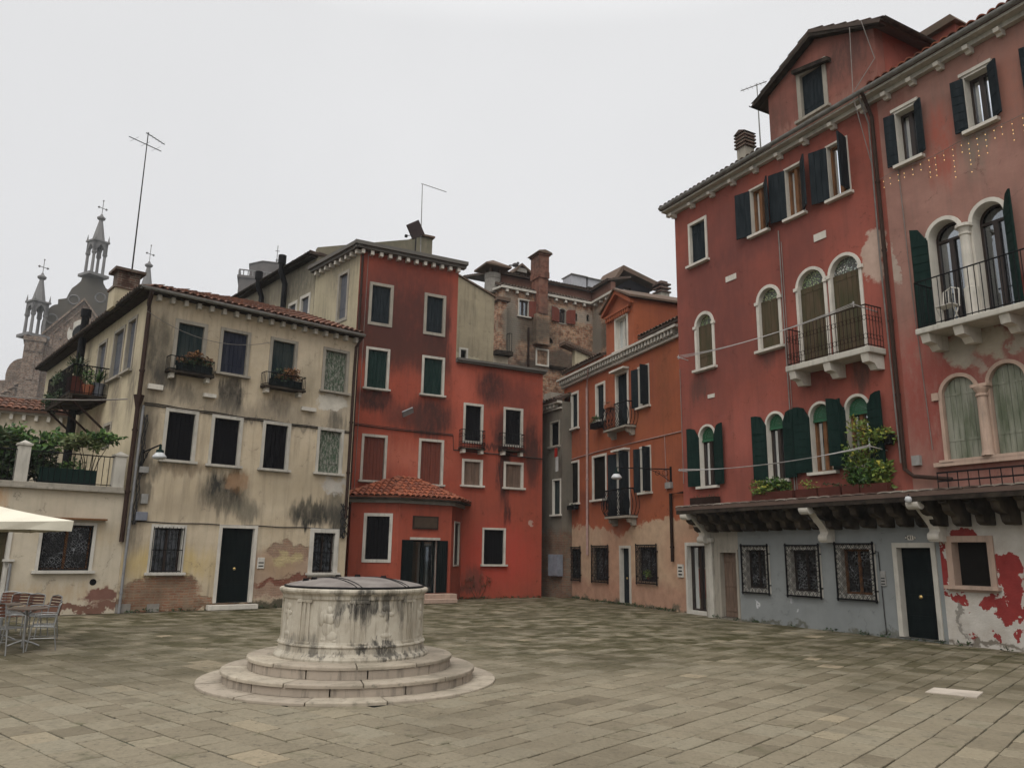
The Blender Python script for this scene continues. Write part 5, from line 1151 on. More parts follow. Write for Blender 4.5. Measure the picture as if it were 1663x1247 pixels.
# ================================================================== TALL RED HOUSE AND PINK HOUSE (right)
o_ = at_z(1205, 1008); PG = Plane(o_, 180 - 28.2)     # ground floor plane
PR = PG.sub(0, -.6)                                   # jettied upper plane
RU = PR.uv(1450, 440)[0]                              # boundary pipe between the two houses
EZ = 11.86; RL = -1.42; SZ = 2.22; LZ = 2.95
def pxe(P, x, y, rx, ry, w=0):
    u0, v0 = P.uv(x, y, w); return (u0, v0, abs(P.uv(x + rx, y, w)[0] - P.uv(x - rx, y, w)[0]) / 2, abs(P.uv(x, y - ry, w)[1] - P.uv(x, y + ry, w)[1]) / 2)
def pe(cx, cy, rx, ry, so=.03): return pxe(PG, 1420 + cx / 5.94, 850 + cy / 5.94, rx / 5.94 * .95, ry / 5.94 * .95) + ((.25, .034, .03), 1, so)
M['rred'] = stucco('rose_red_plaster', (.265, .073, .050), (.195, .060, .044), dirt=(.065, .034, .028), streak=.45, fine=.18,
    sf=.6, blobs=[(.3, 8.5, 1.8, 3.2, (.17, .06, .05), .75, .8), (3.0, 9.0, 1.2, 1.0, (.19, .062, .05), .6, .8), (2.9, 3.9, 2.8, .5, (.17, .058, .048), .6, .8), (4.7, 7, .9, 3, (.36, .10, .072), .5, .9), (2.0, 10.0, 1.5, .8, (.22, .07, .058), .5, .8), (-.6, 6.2, .5, .4, (.10, .055, .045), .7, .6), (1.9, 6.8, .35, .6, (.11, .06, .05), .7, .6), (4.6, 5.8, .3, .7, (.07, .055, .045), .8, .5), (3.4, 5.9, .8, .5, (.13, .05, .045), .6, .7), (1.5, 4.6, 1.5, 1.0, (.36, .11, .085), .5, .9), (1.2, 9.6, 2.5, .3, (.17, .06, .05), .5, .8)],
    peel=[(5.15, 8.15, .28, .6, (.46, .34, .27), .9, .1)])
M['attic'] = stucco('faded_red_plaster', (.23, .088, .064), (.17, .068, .052), dirt=(.06, .04, .035), streak=.5, fine=.2, blobs=[(4.8, 13.3, .8, .6, (.10, .055, .045), .7, .6), (2.6, 12.6, .5, .8, (.12, .065, .05), .6, .7), (4, 12.2, 2, .3, (.30, .16, .12), .6, .8)])
M['pink'] = stucco('faded_pink_plaster', (.31, .165, .130), (.22, .115, .09), dirt=(.11, .095, .075), streak=.5, fine=.2,
    blobs=[(6.9, 10.0, .35, 1.0, (.30, .075, .05), .8, .6), (7.6, 10.0, .4, 1.1, (.17, .145, .115), .8, .6), (8.3, 10.5, .5, 1.0, (.32, .13, .09), .6, .7), (8.0, 6.3, 1.3, .55, (.24, .045, .035), .9, .5), (6.1, 5.2, .9, 1.6, (.29, .075, .058), .8, .6), (7.0, 4.4, 1.9, 1.4, (.28, .065, .05), .7, .6), (5.9, 11.2, .7, .5, (.24, .08, .06), .6, .7)],
    peel=[pxe(PR, 1560, 566, 26, 30) + ((.36, .32, .25), .95, .16), pxe(PR, 1612, 550, 24, 26) + ((.38, .33, .25), .95, .16), pxe(PR, 1655, 545, 12, 20) + ((.36, .32, .25), .9, .2), pxe(PR, 1455, 432, 9, 30) + ((.40, .32, .26), .9, .1), pxe(PR, 1586, 580, 8, 30) + ((.34, .30, .24), .7, .3)])
M['greywall'] = stucco('grey_blue_plaster', (.215, .225, .218), (.185, .195, .19), streak=.15, mott=.5, fine=.15, dirt=(.12, .12, .11), peel=[(.55, .5, .04, .1, (.5, .5, .5), .9, .2), (1.6, .55, .12, .05, (.45, .45, .45), .6, .4), (2.0, .32, .04, .06, (.5, .5, .5), .8, .3), (.4, .95, .05, .05, (.45, .45, .45), .8, .3), (2, .0, 4, .06, (.10, .095, .07), .8, .5)])
M['peelwall'] = stucco('white_limewash_under_red_paint', (.50, .47, .42), (.40, .36, .31), streak=.25, fine=.9, mott=2, dirt=(.2, .18, .15),
    peel=[pe(650, 430, 70, 270), pe(820, 700, 130, 60), pe(860, 150, 180, 60), pe(1120, 740, 110, 70), pe(1260, 430, 120, 200), pe(1340, 620, 120, 210), pe(1290, 840, 110, 110), pe(1410, 900, 60, 60), pe(1230, 1130, 40, 60, .05), pe(1150, 1105, 45, 22, .05), pe(905, 1100, 25, 30, .08), pe(1420, 1070, 40, 55, .06), pe(920, 850, 14, 14, .05),
          pxe(PG, 1420 + 820 / 5.94, 850 + 900 / 5.94, 4, 28) + ((.22, .20, .17), .9, .12), pxe(PG, 1600, 1045, 90, 5) + ((.10, .08, .055), .8, .4)])
def eave_run(b, u0, u1, cs):
    MB().box(u0, u1, -.30, 0, EZ - .06, EZ).box(u0, u1, -.12, 0, EZ - .16, EZ - .061).build('cornice', 'stone', b, PR.M)
    corbels(b, PR, cs, EZ - .30, EZ - .161, .24, .11, 'stone_clean', True)
    gutter(b, PR.M, u0, u1, -.36, EZ + .07, .075, 'zinc')
def back_box(b, u0, u1, m_):
    MB().box(u0 + .02, u1 - .02, 7.7, 8, 0, EZ).build('rear_wall', m_, b, PR.M)
def tallred():
    b = thing('tall_red_house', 'tallest rose red house with round arched windows, roof gable and grey ground floor', 'house', PG.M); H = []
    W_ = lambda *a: PR.W(*a); win = lambda r, **k: window(b, PR, r, holes=H, **k)
    win(W_(1121.8, 1146.2, 361, 427), mat='slate_board', surmat='stone_clean', sur=.08)
    for q, an in (((1221, 1244.5, 304, 379), (163, 140)), ((1278, 1303.5, 270, 352), (163, 140)), ((1346.5, 1377.5, 231, 320), (163, 105))):
        win(W_(*q), kind='open', mat='slate_board', surmat='stone_clean', sur=.05, ang=an, rv=.14, curtain={'spans': [(.0, .22), (.8, 1)], 'mat': 'palewood'}, wleaf=.43)
    def arched(q, **k):
        r = PR.W(*q); return r
    for q, sp, m_ in (((1132.6, 1157.7, 510, 598), 530, 'mosaic_green'), ((1234, 1266, 467, 566), 489, 'mosaic_green'), ((1299.4, 1341.7, 437, 580), 464, 'mosaic_green'), ((1352.5, 1399.4, 414, 566), 441, 'mosaic_grey')):
        r = W_(*q); a_ = (r[1] - r[0]) / 2; big = q[0] > 1290
        if big: r[2] = BALZ
        w = win(r, mat='oldwood', surmat='stone_clean', sur=.085 if not big else .075, arch=a_, lunette=m_, sill=not big, label=None)
        sp_ = r[3] - a_
        for (xa, xb) in ((r[0] - .12, r[0] - .0), (r[1] + .0, r[1] + .12)): MB().box(xa, xb, -.06, .0, sp_ - .05, sp_ + .03).build('impost', 'stone_clean', w, PR.M)
    ra = W_(1299.4, 1341.7, 437, 580); rb_ = W_(1352.5, 1399.4, 414, 566)
    # lower arched windows with green shutters
    for q, an, cu in (((1139, 1161, 692, 789), (168, 168), None), ((1249, 1274, 671, 779), (168, 168), None), ((1320, 1351, 655, 766), (168, 160), {'spans': [(.3, .95)], 'mat': 'brightcurtain'}), ((1379, 1412, 643, 756), (125, 166), {'spans': [(.1, .9)], 'mat': 'brightcurtain'})):
        r = W_(*q); r = [r[0] - .02, r[1] + .02, max(r[2], LZ + .22), r[3]]; a_ = (r[1] - r[0]) / 2
        win(r, kind='blind', mat='green_board', surmat='stone_clean', sur=.06, arch=a_, ang=an, horiz=True, sash='sash' if cu else 'darksash', curtain=cu, wleaf=.40)
    wall(b, PR, [(RL, LZ - .05), (RU - .003, LZ - .05), (RU - .003, EZ), (RL, EZ)], 'rred', holes=H, th=.35)
    MB().box(RL, RL + .3, .36, 7.7, LZ, EZ).build('side_wall', 'rred', b, PR.M); back_box(b, RL, RU, 'rred')
    eave_run(b, RL - .25, RU - .01, [RL + .05 + k * (RU - RL - .35) / 8 for k in range(9)])
    g0, g1, gz, gap = 2.43, 5.62, 13.62, 14.42
    D_ = 8.3 / cos(radians(20))
    roof_tiles(b, slope_M(PR, RL - .3, -.34, EZ + .06, 20), [(0, 0), (g0 - RL + .28, 0), (g0 - RL + .28, 4.5), (0, 4.5)], 'tile_old')
    # attic gable
    at_ = b; HA = []; PA = PR.sub(0, .02)
    window(at_, PA, PA.W(1301, 1338.5, 112, 186), 'closed', 'slate_board', .11, 'stone_old', holes=HA)
    gx = (g0 + g1) / 2
    wall(at_, PA, [(g0, EZ - .1), (g1, EZ - .1), (g1, gz), (gx, gap - .08), (g0, gz)], 'attic', holes=HA, th=.3, name='attic_wall')
    MB().box(g1 - .3, g1 - .002, .33, 6.5, EZ - .1, gz - .02).box(g0 + .002, g0 + .3, .33, 6.5, EZ - .1, gz - .02).box(g0 + .31, g1 - .31, 6.2, 6.5, EZ - .1, gz).build('side_wall', 'rred', at_, PR.M)
    sl = math.degrees(atan2(gap - gz, gx - g0)); Lq = (gx - g0 + .35) / cos(radians(sl))
    for s in (1, -1):
        x0 = g0 - .35 if s > 0 else g1 + .35; z0 = gz - .35 * tan(radians(sl)) + .03
        Mx = PR.M @ Matrix.Translation((x0, -.22 if s < 0 else 6.7, z0)) @ Matrix.Rotation(radians(-90 if s > 0 else 90), 4, 'Z') @ Matrix.Rotation(radians(sl), 4, 'X')
        roof_tiles(at_, Mx, [(0, 0), (6.9, 0), (6.9, Lq), (0, Lq)], 'tile_old')
        gutter(at_, Mx @ Matrix.Rotation(radians(-sl), 4, 'X'), 0, 6.9, -.06, .02, .07, 'darkwood')
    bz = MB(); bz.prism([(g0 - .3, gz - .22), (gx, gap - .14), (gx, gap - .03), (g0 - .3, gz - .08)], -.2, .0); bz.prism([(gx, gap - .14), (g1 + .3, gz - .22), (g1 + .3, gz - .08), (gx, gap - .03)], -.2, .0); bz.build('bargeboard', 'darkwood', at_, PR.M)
    r = PA.W(1297, 1345, 96, 140); MB().prism([(r[0] - .1, PA.uv(1301, 126)[1] + .13), (r[1] + .12, PA.uv(1339, 108)[1] + .0), (r[1] + .12, PA.uv(1339, 108)[1] + .1), (r[0] - .1, PA.uv(1301, 126)[1] + .23)], -.14, -.0).build('drip_mould', 'darkwood', at_, PR.M)
    # chimney
    x = PR.uv(1212, 250, 1.2)[0]; zc = PR.uv(1212, 216, 1.2)[1]; c = MB().box(x - .17, x + .17, 1.0, 1.35, EZ + .2, zc - .5).build('chimney', 'stone_old', b, PR.M)
    t = MB()
    for k in range(4): z = zc - .5 + k * .11; t.box(x - .22, x + .22, .95, 1.40, z, z + .05); t.box(x - .18, x + .18, .99, 1.36, z + .051, z + .109)
    t.prism([(x - .23, zc - .06), (x + .23, zc - .06), (x, zc + .05)], .94, 1.41); t.build('chimney_cap', 'brickdark', c, PR.M)
    # stone balcony with iron railing
    u0, u1 = PR.uv(1280, 598, -.45)[0], PR.uv(1417, 568, -.45)[0]
    bb = MB().box(u0, u1, -.55, 0, BALZ - .14, BALZ).build('stone_balcony', 'stone', b, PR.M, bevel=.02)
    corbels(bb, PR, [u0 + .16, (u0 + u1) / 2, u1 - .16], BALZ - .46, BALZ - .141, .52, .18, 'stone_clean', True)
    rl = MB(); railing(rl, [(u0 + .05, 0), (u0 + .05, -.5), (u1 - .05, -.5), (u1 - .05, 0)], BALZ, BALZ + .92, .10, .009, .016, True); rl.build('railing', 'rustiron', bb, PR.M)
    # plaques on the wall
    for q in ((1322, 1342, 378, 390), (1179, 1196, 447, 456), (1150, 1161, 640, 646)):
        r = PR.W(*q); MB().box(r[0], r[1], -.02, 0, r[2], r[3]).build('wall_plaque', 'stone_clean', b, PR.M)
    pipe(b, PR, [(RU - .10, -.36, EZ + .02), (RU - .10, -.09, EZ - .5), (RU - .10, -.07, LZ + .45)], .043, 'brownpipe')
    ct = lambda *q: MB().tube(*q).build('wall_cable', 'cable', b, PR.M); ct([(RU - .22, -.36, EZ + .1), (RU - .22, -.05, EZ - .6), (RU - .25, -.04, 8), (RU - .2, -.04, LZ + .6)], .02, 4)
    x = PR.uv(1268, 420)[0]; ct([(x, -.03, PR.uv(1266, 375)[1]), (x + .02, -.03, LZ + .2)], .018, 4); ct([(x + .07, -.03, PR.uv(1266, 395)[1]), (x + .09, -.03, LZ + .2)], .010, 4)
    u = PR.uv(1398, 150, -.1)[0]; ct([(u, -.30, 13.7), (u, -.38, EZ + .1), (u, -.36, EZ - .1), (u + .06, -.03, EZ - 1.6)], .011, 4); ct([(g1 - .1, -.25, gz + .1), (g1 + .0, -.03, EZ + .9), (RU - .25, -.38, EZ + .16)], .011, 4)
    ct([(RL + .04, -.02, 6.9), (RL + .05, -.02, 3.6)], .011, 4)
    pass
    # ---- ground floor
    G0, G1 = PG.uv(1146, 940)[0], PG.uv(1532, 950)[0]; HG = []; gw = lambda *a, **k: window(b, PG, PG.W(*a), holes=HG, **k)
    for q in ((1213, 1245, 893, 955), (1286, 1328, 893, 960), (1368, 1416, 891, 965)):
        r = PG.W(*q); window(b, PG, r, 'dark', 'dark_board', .12, 'white', holes=HG, sill=False, grille=('ornate', .07, .11), pane='laceglass', sash='sash' if q[0] > 1300 else 'darksash')
    r = PG.W(1463, 1519, 889, 1036); r[2] = .05; dr = window(b, PG, r, 'panel', 'blackgreen', .10, 'stone', door=True, holes=HG, name='door', rv=.2)
    r = PG.W(1172, 1198, 897, 1000); r[2] = .06; window(b, PG, r, 'plank', 'palewood', .07, 'stone_old', door=True, holes=HG, name='door')
    gs = PG.uv(1200.5, 930)[0]
    H1 = [h for h in HG if h[0][0] > gs]; H2 = [h for h in HG if h[0][0] <= gs]
    H2 = [[(min(max(p[0], G0 + .01), gs - .01), p[1]) for p in h] for h in H2]
    wall(b, PG, [(gs, 0), (G1, 0), (G1, LZ - .3), (gs, LZ - .3)], 'greywall', holes=H1, th=.35)
    wall(b, PG, [(G0, 0), (gs - .002, 0), (gs - .002, LZ - .3), (G0, LZ - .3)], 'stone_old', holes=H2, th=.35)
    u = PG.uv(1155, 930)[0]; MB().box(u - .12, u + .12, -.07, .0, 0, 2.0).box(u - .17, u + .17, -.12, 0, 2.0, 2.12).build('stone_pier', 'stone', b, PG.M, bevel=.01)
    q = PG.W(1431, 1439.5, 927, 951); w_ = MB().box(q[0], q[1], -.03, 0, q[2], q[3]).build('doorbell_panel', 'boxgrey', b, PG.M, bevel=.004)
    for k in range(3): MB().box(q[0] + .02, q[1] - .02, -.035, -.03, q[2] + .03 + .06 * k, q[2] + .05 + .06 * k).build('button', 'ink', w_, PG.M)
    # oval number plaque
    q = PG.W(1470.6, 1487, 869, 877); cx, cz = (q[0] + q[1]) / 2, (q[2] + q[3]) / 2; a_, h_ = (q[1] - q[0]) / 2, (q[3] - q[2]) / 2
    w_ = MB().prism([(cx + a_ * cos(2 * pi * k / 20), cz + h_ * sin(2 * pi * k / 20)) for k in range(20)], -.012, 0).build('number_plaque', 'stone_clean', b, PG.M)
    cu = bpy.data.curves.new('digits', 'FONT'); cu.body = "2411"; cu.size = .115; cu.align_x = 'CENTER'; cu.align_y = 'CENTER'; cu.extrude = .002
    to = bpy.data.objects.new('tmp', cu); COL.objects.link(to); bpy.context.view_layer.update()
    me = bpy.data.meshes.new_from_object(to); bpy.data.objects.remove(to); to = bpy.data.objects.new('digits', me); COL.objects.link(to); me.materials.clear(); me.materials.append(M['ink'])
    to.parent = w_; to.matrix_basis = Matrix.Translation((cx, -.015, cz)) @ Matrix.Rotation(pi / 2, 4, 'X')
    mb = MB(); x = PG.uv(1429, 920)[0]; mb.tube([(x - .08, -.02, PG.uv(1420, 895)[1]), (x, -.02, PG.uv(1425, 896)[1]), (x + .04, -.02, .05)], .012, 4); mb.build('wall_cables', 'darkcable', b, PG.M)
    jetty(b, RL, RU - .004, [-1.16, 2.96])
    return b
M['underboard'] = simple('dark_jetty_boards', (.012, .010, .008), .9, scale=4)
def jetty(b, u0, u1, br):
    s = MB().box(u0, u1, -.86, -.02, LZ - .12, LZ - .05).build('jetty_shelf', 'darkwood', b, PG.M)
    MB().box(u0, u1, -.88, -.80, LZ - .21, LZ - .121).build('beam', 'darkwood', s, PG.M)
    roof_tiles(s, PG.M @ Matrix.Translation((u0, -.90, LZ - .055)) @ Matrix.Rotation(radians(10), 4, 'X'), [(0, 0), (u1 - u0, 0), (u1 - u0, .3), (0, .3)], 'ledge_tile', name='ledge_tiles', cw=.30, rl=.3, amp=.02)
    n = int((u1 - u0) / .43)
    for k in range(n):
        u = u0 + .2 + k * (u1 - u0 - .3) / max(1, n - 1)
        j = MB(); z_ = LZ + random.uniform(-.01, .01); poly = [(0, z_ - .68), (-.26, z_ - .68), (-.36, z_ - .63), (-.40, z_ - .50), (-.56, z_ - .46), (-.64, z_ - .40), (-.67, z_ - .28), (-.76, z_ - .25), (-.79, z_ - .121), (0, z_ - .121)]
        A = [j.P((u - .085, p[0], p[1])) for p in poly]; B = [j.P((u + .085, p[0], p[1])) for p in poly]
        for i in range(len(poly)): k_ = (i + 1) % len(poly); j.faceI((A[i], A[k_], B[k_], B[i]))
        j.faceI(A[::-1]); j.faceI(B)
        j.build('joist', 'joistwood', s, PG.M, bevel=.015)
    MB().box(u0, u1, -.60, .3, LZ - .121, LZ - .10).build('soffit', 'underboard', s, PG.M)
    for u in br:
        mb = MB(); z0, z1 = SZ - .25, LZ - .13; P_ = []
        for t in range(9): a = t / 8; P_.append((-.22 - .56 * (a * a * (3 - 2 * a)) - .03 * sin(a * 6.3), z0 + .24 + (z1 - z0 - .24) * a))
        poly = [(0, z0), (-.24, z0)] + P_ + [(-.84, z1), (0, z1)]
        A = [mb.P((u - .11, p[0], p[1])) for p in poly]; B = [mb.P((u + .11, p[0], p[1])) for p in poly]; n_ = len(poly)
        for i in range(n_): k = (i + 1) % n_; mb.faceI((A[i], A[k], B[k], B[i]))
        mb.faceI(A[::-1]); mb.faceI(B); mb.tube([(u - .13, -.76, z1 - .12), (u + .13, -.76, z1 - .12)], .115, 14); mb.tube([(u - .12, -.20, z0 + .10), (u + .12, -.20, z0 + .10)], .10, 12); mb.build('stone_bracket', 'stone_clean', s, PG.M)
M['ledge_tile'] = tilemat('weathered_ledge_tiles', (.42, .37, .31), (.12, .07, .055), .3)
M['joistwood'] = simple('lit_patch_joists', (.012, .010, .008), .85, col2=(.10, .08, .06), scale=2.2)  # lighter patches in the dark timber stand in for lit joist ends
BALZ = PR.uv(1348, 578, -.55)[1] + .02
tallred()

def pinkhouse():
    RR = 11.5; b = thing('pink_house', 'faded pink and red house at the far right with peeling white ground floor', 'house', PG.sub(RU, 0).M); H = []
    W_ = lambda *a: PR.W(*a); win = lambda r, **k: window(b, PR, r, holes=H, **k)
    for q, an in (((1458, 1491, 176, 263), (165, 150)), ((1570, 1611, 116, 206), (165, 150)), ((1682, 1722, 60, 158), (165, 150))):
        win(W_(*q), kind='open', mat='slate_board', surmat='stone_clean', sur=.05, ang=an, horiz=True, sash='darksash', curtain={'spans': [(.42, .62), (.72, .98)], 'mat': 'brightcurtain'}, lint=.03, rv=.22)
    B2 = PR.uv(1570, 516, -.6)[1] + .02
    for q, an in (((1514, 1566, 355, 520), (165, 0)), ((1586, 1640, 325, 500), (0, 140))):
        r = W_(*q); r[2] = B2; a_ = (r[1] - r[0]) / 2; r[3] += 0
        win(r, kind='open', mat='green_board', surmat='stone_clean', sur=.08, arch=a_, ang=an, horiz=True, sash='darksash', sill=False, rv=.28, curtain={'spans': [(.3, .47), (.6, .95)], 'mat': 'curtain'})
    ra, rb = W_(1514, 1566, 355, 520), W_(1586, 1640, 325, 500); cx = (ra[1] + rb[0]) / 2; a_ = (ra[1] - ra[0]) / 2; sp = (ra[3] + rb[3]) / 2 - a_
    col = MB(); col.lathe([(.13, B2), (.13, B2 + .7), (.10, B2 + .72), (.09, sp - .2), (.11, sp - .19), (.11, sp - .15), (.09, sp - .14), (.12, sp - .05), (.16, sp - .04), (.16, sp + .02)], (cx, -.08, 0), 14); col.build('column', 'stone_clean', b, PR.M, smooth=False)
    for q in ((1534, 1591, 610, 745), (1612, 1672, 588, 736)):
        r = W_(*q); win(r, kind='closed', mat='grey_board', surmat='stone_pink', sur=.07, arch=(r[1] - r[0]) / 2, sill=True, rv=.2)
    ra, rb = W_(1534, 1591, 610, 745), W_(1612, 1672, 588, 736); cx = (ra[1] + rb[0]) / 2; sp = (ra[3] + rb[3]) / 2 - (ra[1] - ra[0]) / 2; z0 = (ra[2] + rb[2]) / 2
    col = MB(); col.lathe([(.12, z0), (.10, z0 + .1), (.085, sp - .18), (.11, sp - .17), (.11, sp - .13), (.085, sp - .12), (.13, sp - .04), (.14, sp)], (cx, -.07, 0), 14); col.box(cx - .16, cx + .16, -.16, .02, sp + .001, sp + .06); col.build('column', 'stone_pink', b, PR.M)
    MB().box(ra[0] - .25, rb[1] + .3, -.12, 0, z0 - .13, z0 - .05).build('sill_course', 'stone_pink', b, PR.M)
    MB().box(ra[0] - .2, ra[0] - .06, -.05, 0, sp - .1, sp + .05).build('impost', 'stone_pink', b, PR.M)
    wall(b, PR, [(RU, LZ - .05), (RR, LZ - .05), (RR, EZ), (RU, EZ)], 'pink', holes=H, th=.35); back_box(b, RU, RR, 'pink')
    eave_run(b, RU, RR, [RU + .3 + k * .62 for k in range(9)])
    roof_tiles(b, slope_M(PR, RU, -.32, EZ + .1, 20), [(0, 0), (RR - RU, 0), (RR - RU, 4.5), (0, 4.5)], 'tile_red')
    x = PR.uv(1530, 60, 2.5)[0]; z = PR.uv(1530, 52, 2.5)[1]; c = MB().box(x - .4, x + .5, 2.2, 2.9, EZ + .6, z - .2).build('chimney', 'rred', b, PR.M); MB().prism([(x - .52, z - .2), (x + .62, z - .2), (x + .5, z), (x - .4, z)], 2.05, 3.05).build('chimney_cap', 'tile_old', c, PR.M)
    u0 = PR.uv(1491, 540, -.55)[0]; u1 = RR - 1.5
    bb = MB().box(u0, u1, -.65, 0, B2 - .12, B2).build('stone_balcony', 'stone', b, PR.M, bevel=.02); corbels(bb, PR, [u0 + .16, PR.uv(1570, 530, -.3)[0], PR.uv(1645, 510, -.3)[0]], B2 - .42, B2 - .121, .6, .18, 'stone_clean', True)
    rl = MB(); railing(rl, [(u0 + .05, 0), (u0 + .05, -.6), (u1, -.6)], B2, B2 + .95, .12, .009, .016); rl.build('railing', 'iron', bb, PR.M)
    # ground floor
    G1 = PG.uv(1532, 950)[0]; HG = []; window(b, PG, PG.W(1549, 1607, 880, 951), 'void', sur=.12, surmat='stone_pink', holes=HG, rv=.22)
    wall(b, PG, [(G1 + .002, 0), (RR, 0), (RR, LZ - .3), (G1 + .002, LZ - .3)], 'peelwall', holes=HG, th=.35)
    jetty(b, RU, RR, [5.66, 9.0])
    MB().box(PR.uv(1484, 745)[0], PR.uv(1497, 745)[0], -.08, 0, PR.uv(1490, 756)[1], PR.uv(1490, 740)[1]).build('junction_box', 'boxgrey', b, PR.M)
    mb = MB(); x = RU + .35; mb.tube([(x, -.02, EZ - 1), (x + .05, -.02, 7), (x + .15, -.02, LZ + .8)], .009, 4); mb.build('wall_cables', 'cable', b, PR.M)
    c = PR.uv(1663, 940); pipe(b, PR, [(RU - .1 + .0, -.07, LZ + .46), (RU + .1, -.1, LZ + .3), (RU + .9, -.12, LZ + .18)], .040, 'brownpipe')
    rk = MB(); a0 = PR.uv(1525, 760, -.25)[0]; rk.box(a0, RR - 1, -.35, -.33, LZ + .12, LZ + .15); rk.box(a0, RR - 1, -.35, -.33, LZ + .28, LZ + .31)
    k = 0
    while a0 + k * .2 < RR - 1: rk.box(a0 + k * .2, a0 + k * .2 + .015, -.345, -.335, LZ + .0, LZ + .31); k += 1
    rk.build('planter_rack', 'iron', b, PR.M)
    # metal chair on the balcony
    u = PR.uv(1540, 505, -.3)[0]; ch = thing('balcony_chair', 'small white metal chair folded on the balcony of the pink house', 'chair', PR.sub(u, -.3).M @ Matrix.Translation((0, 0, B2)))
    mb = MB(); MX = WM[ch]
    for s in (-1, 1): mb.tube([(s * .16, -.14, 0), (s * .16, .12, .42), (s * .16, .16, .75)], .012, 5); mb.tube([(s * .16, .14, 0), (s * .16, -.14, .4)], .012, 5)
    mb.tube([(-.16, .16, .75), (0, .17, .82), (.16, .16, .75)], .012, 5); mb.build('frame', 'white', ch, MX); MB().box(-.17, .17, -.15, .14, .39, .41).build('seat', 'white', ch, MX)
    mb = MB(); 
    for k in range(-2, 3): mb.tube([(k * .06, .15, .45), (k * .06, .165, .78)], .008, 4)
    mb.build('backrest', 'white', ch, MX)
pinkhouse()

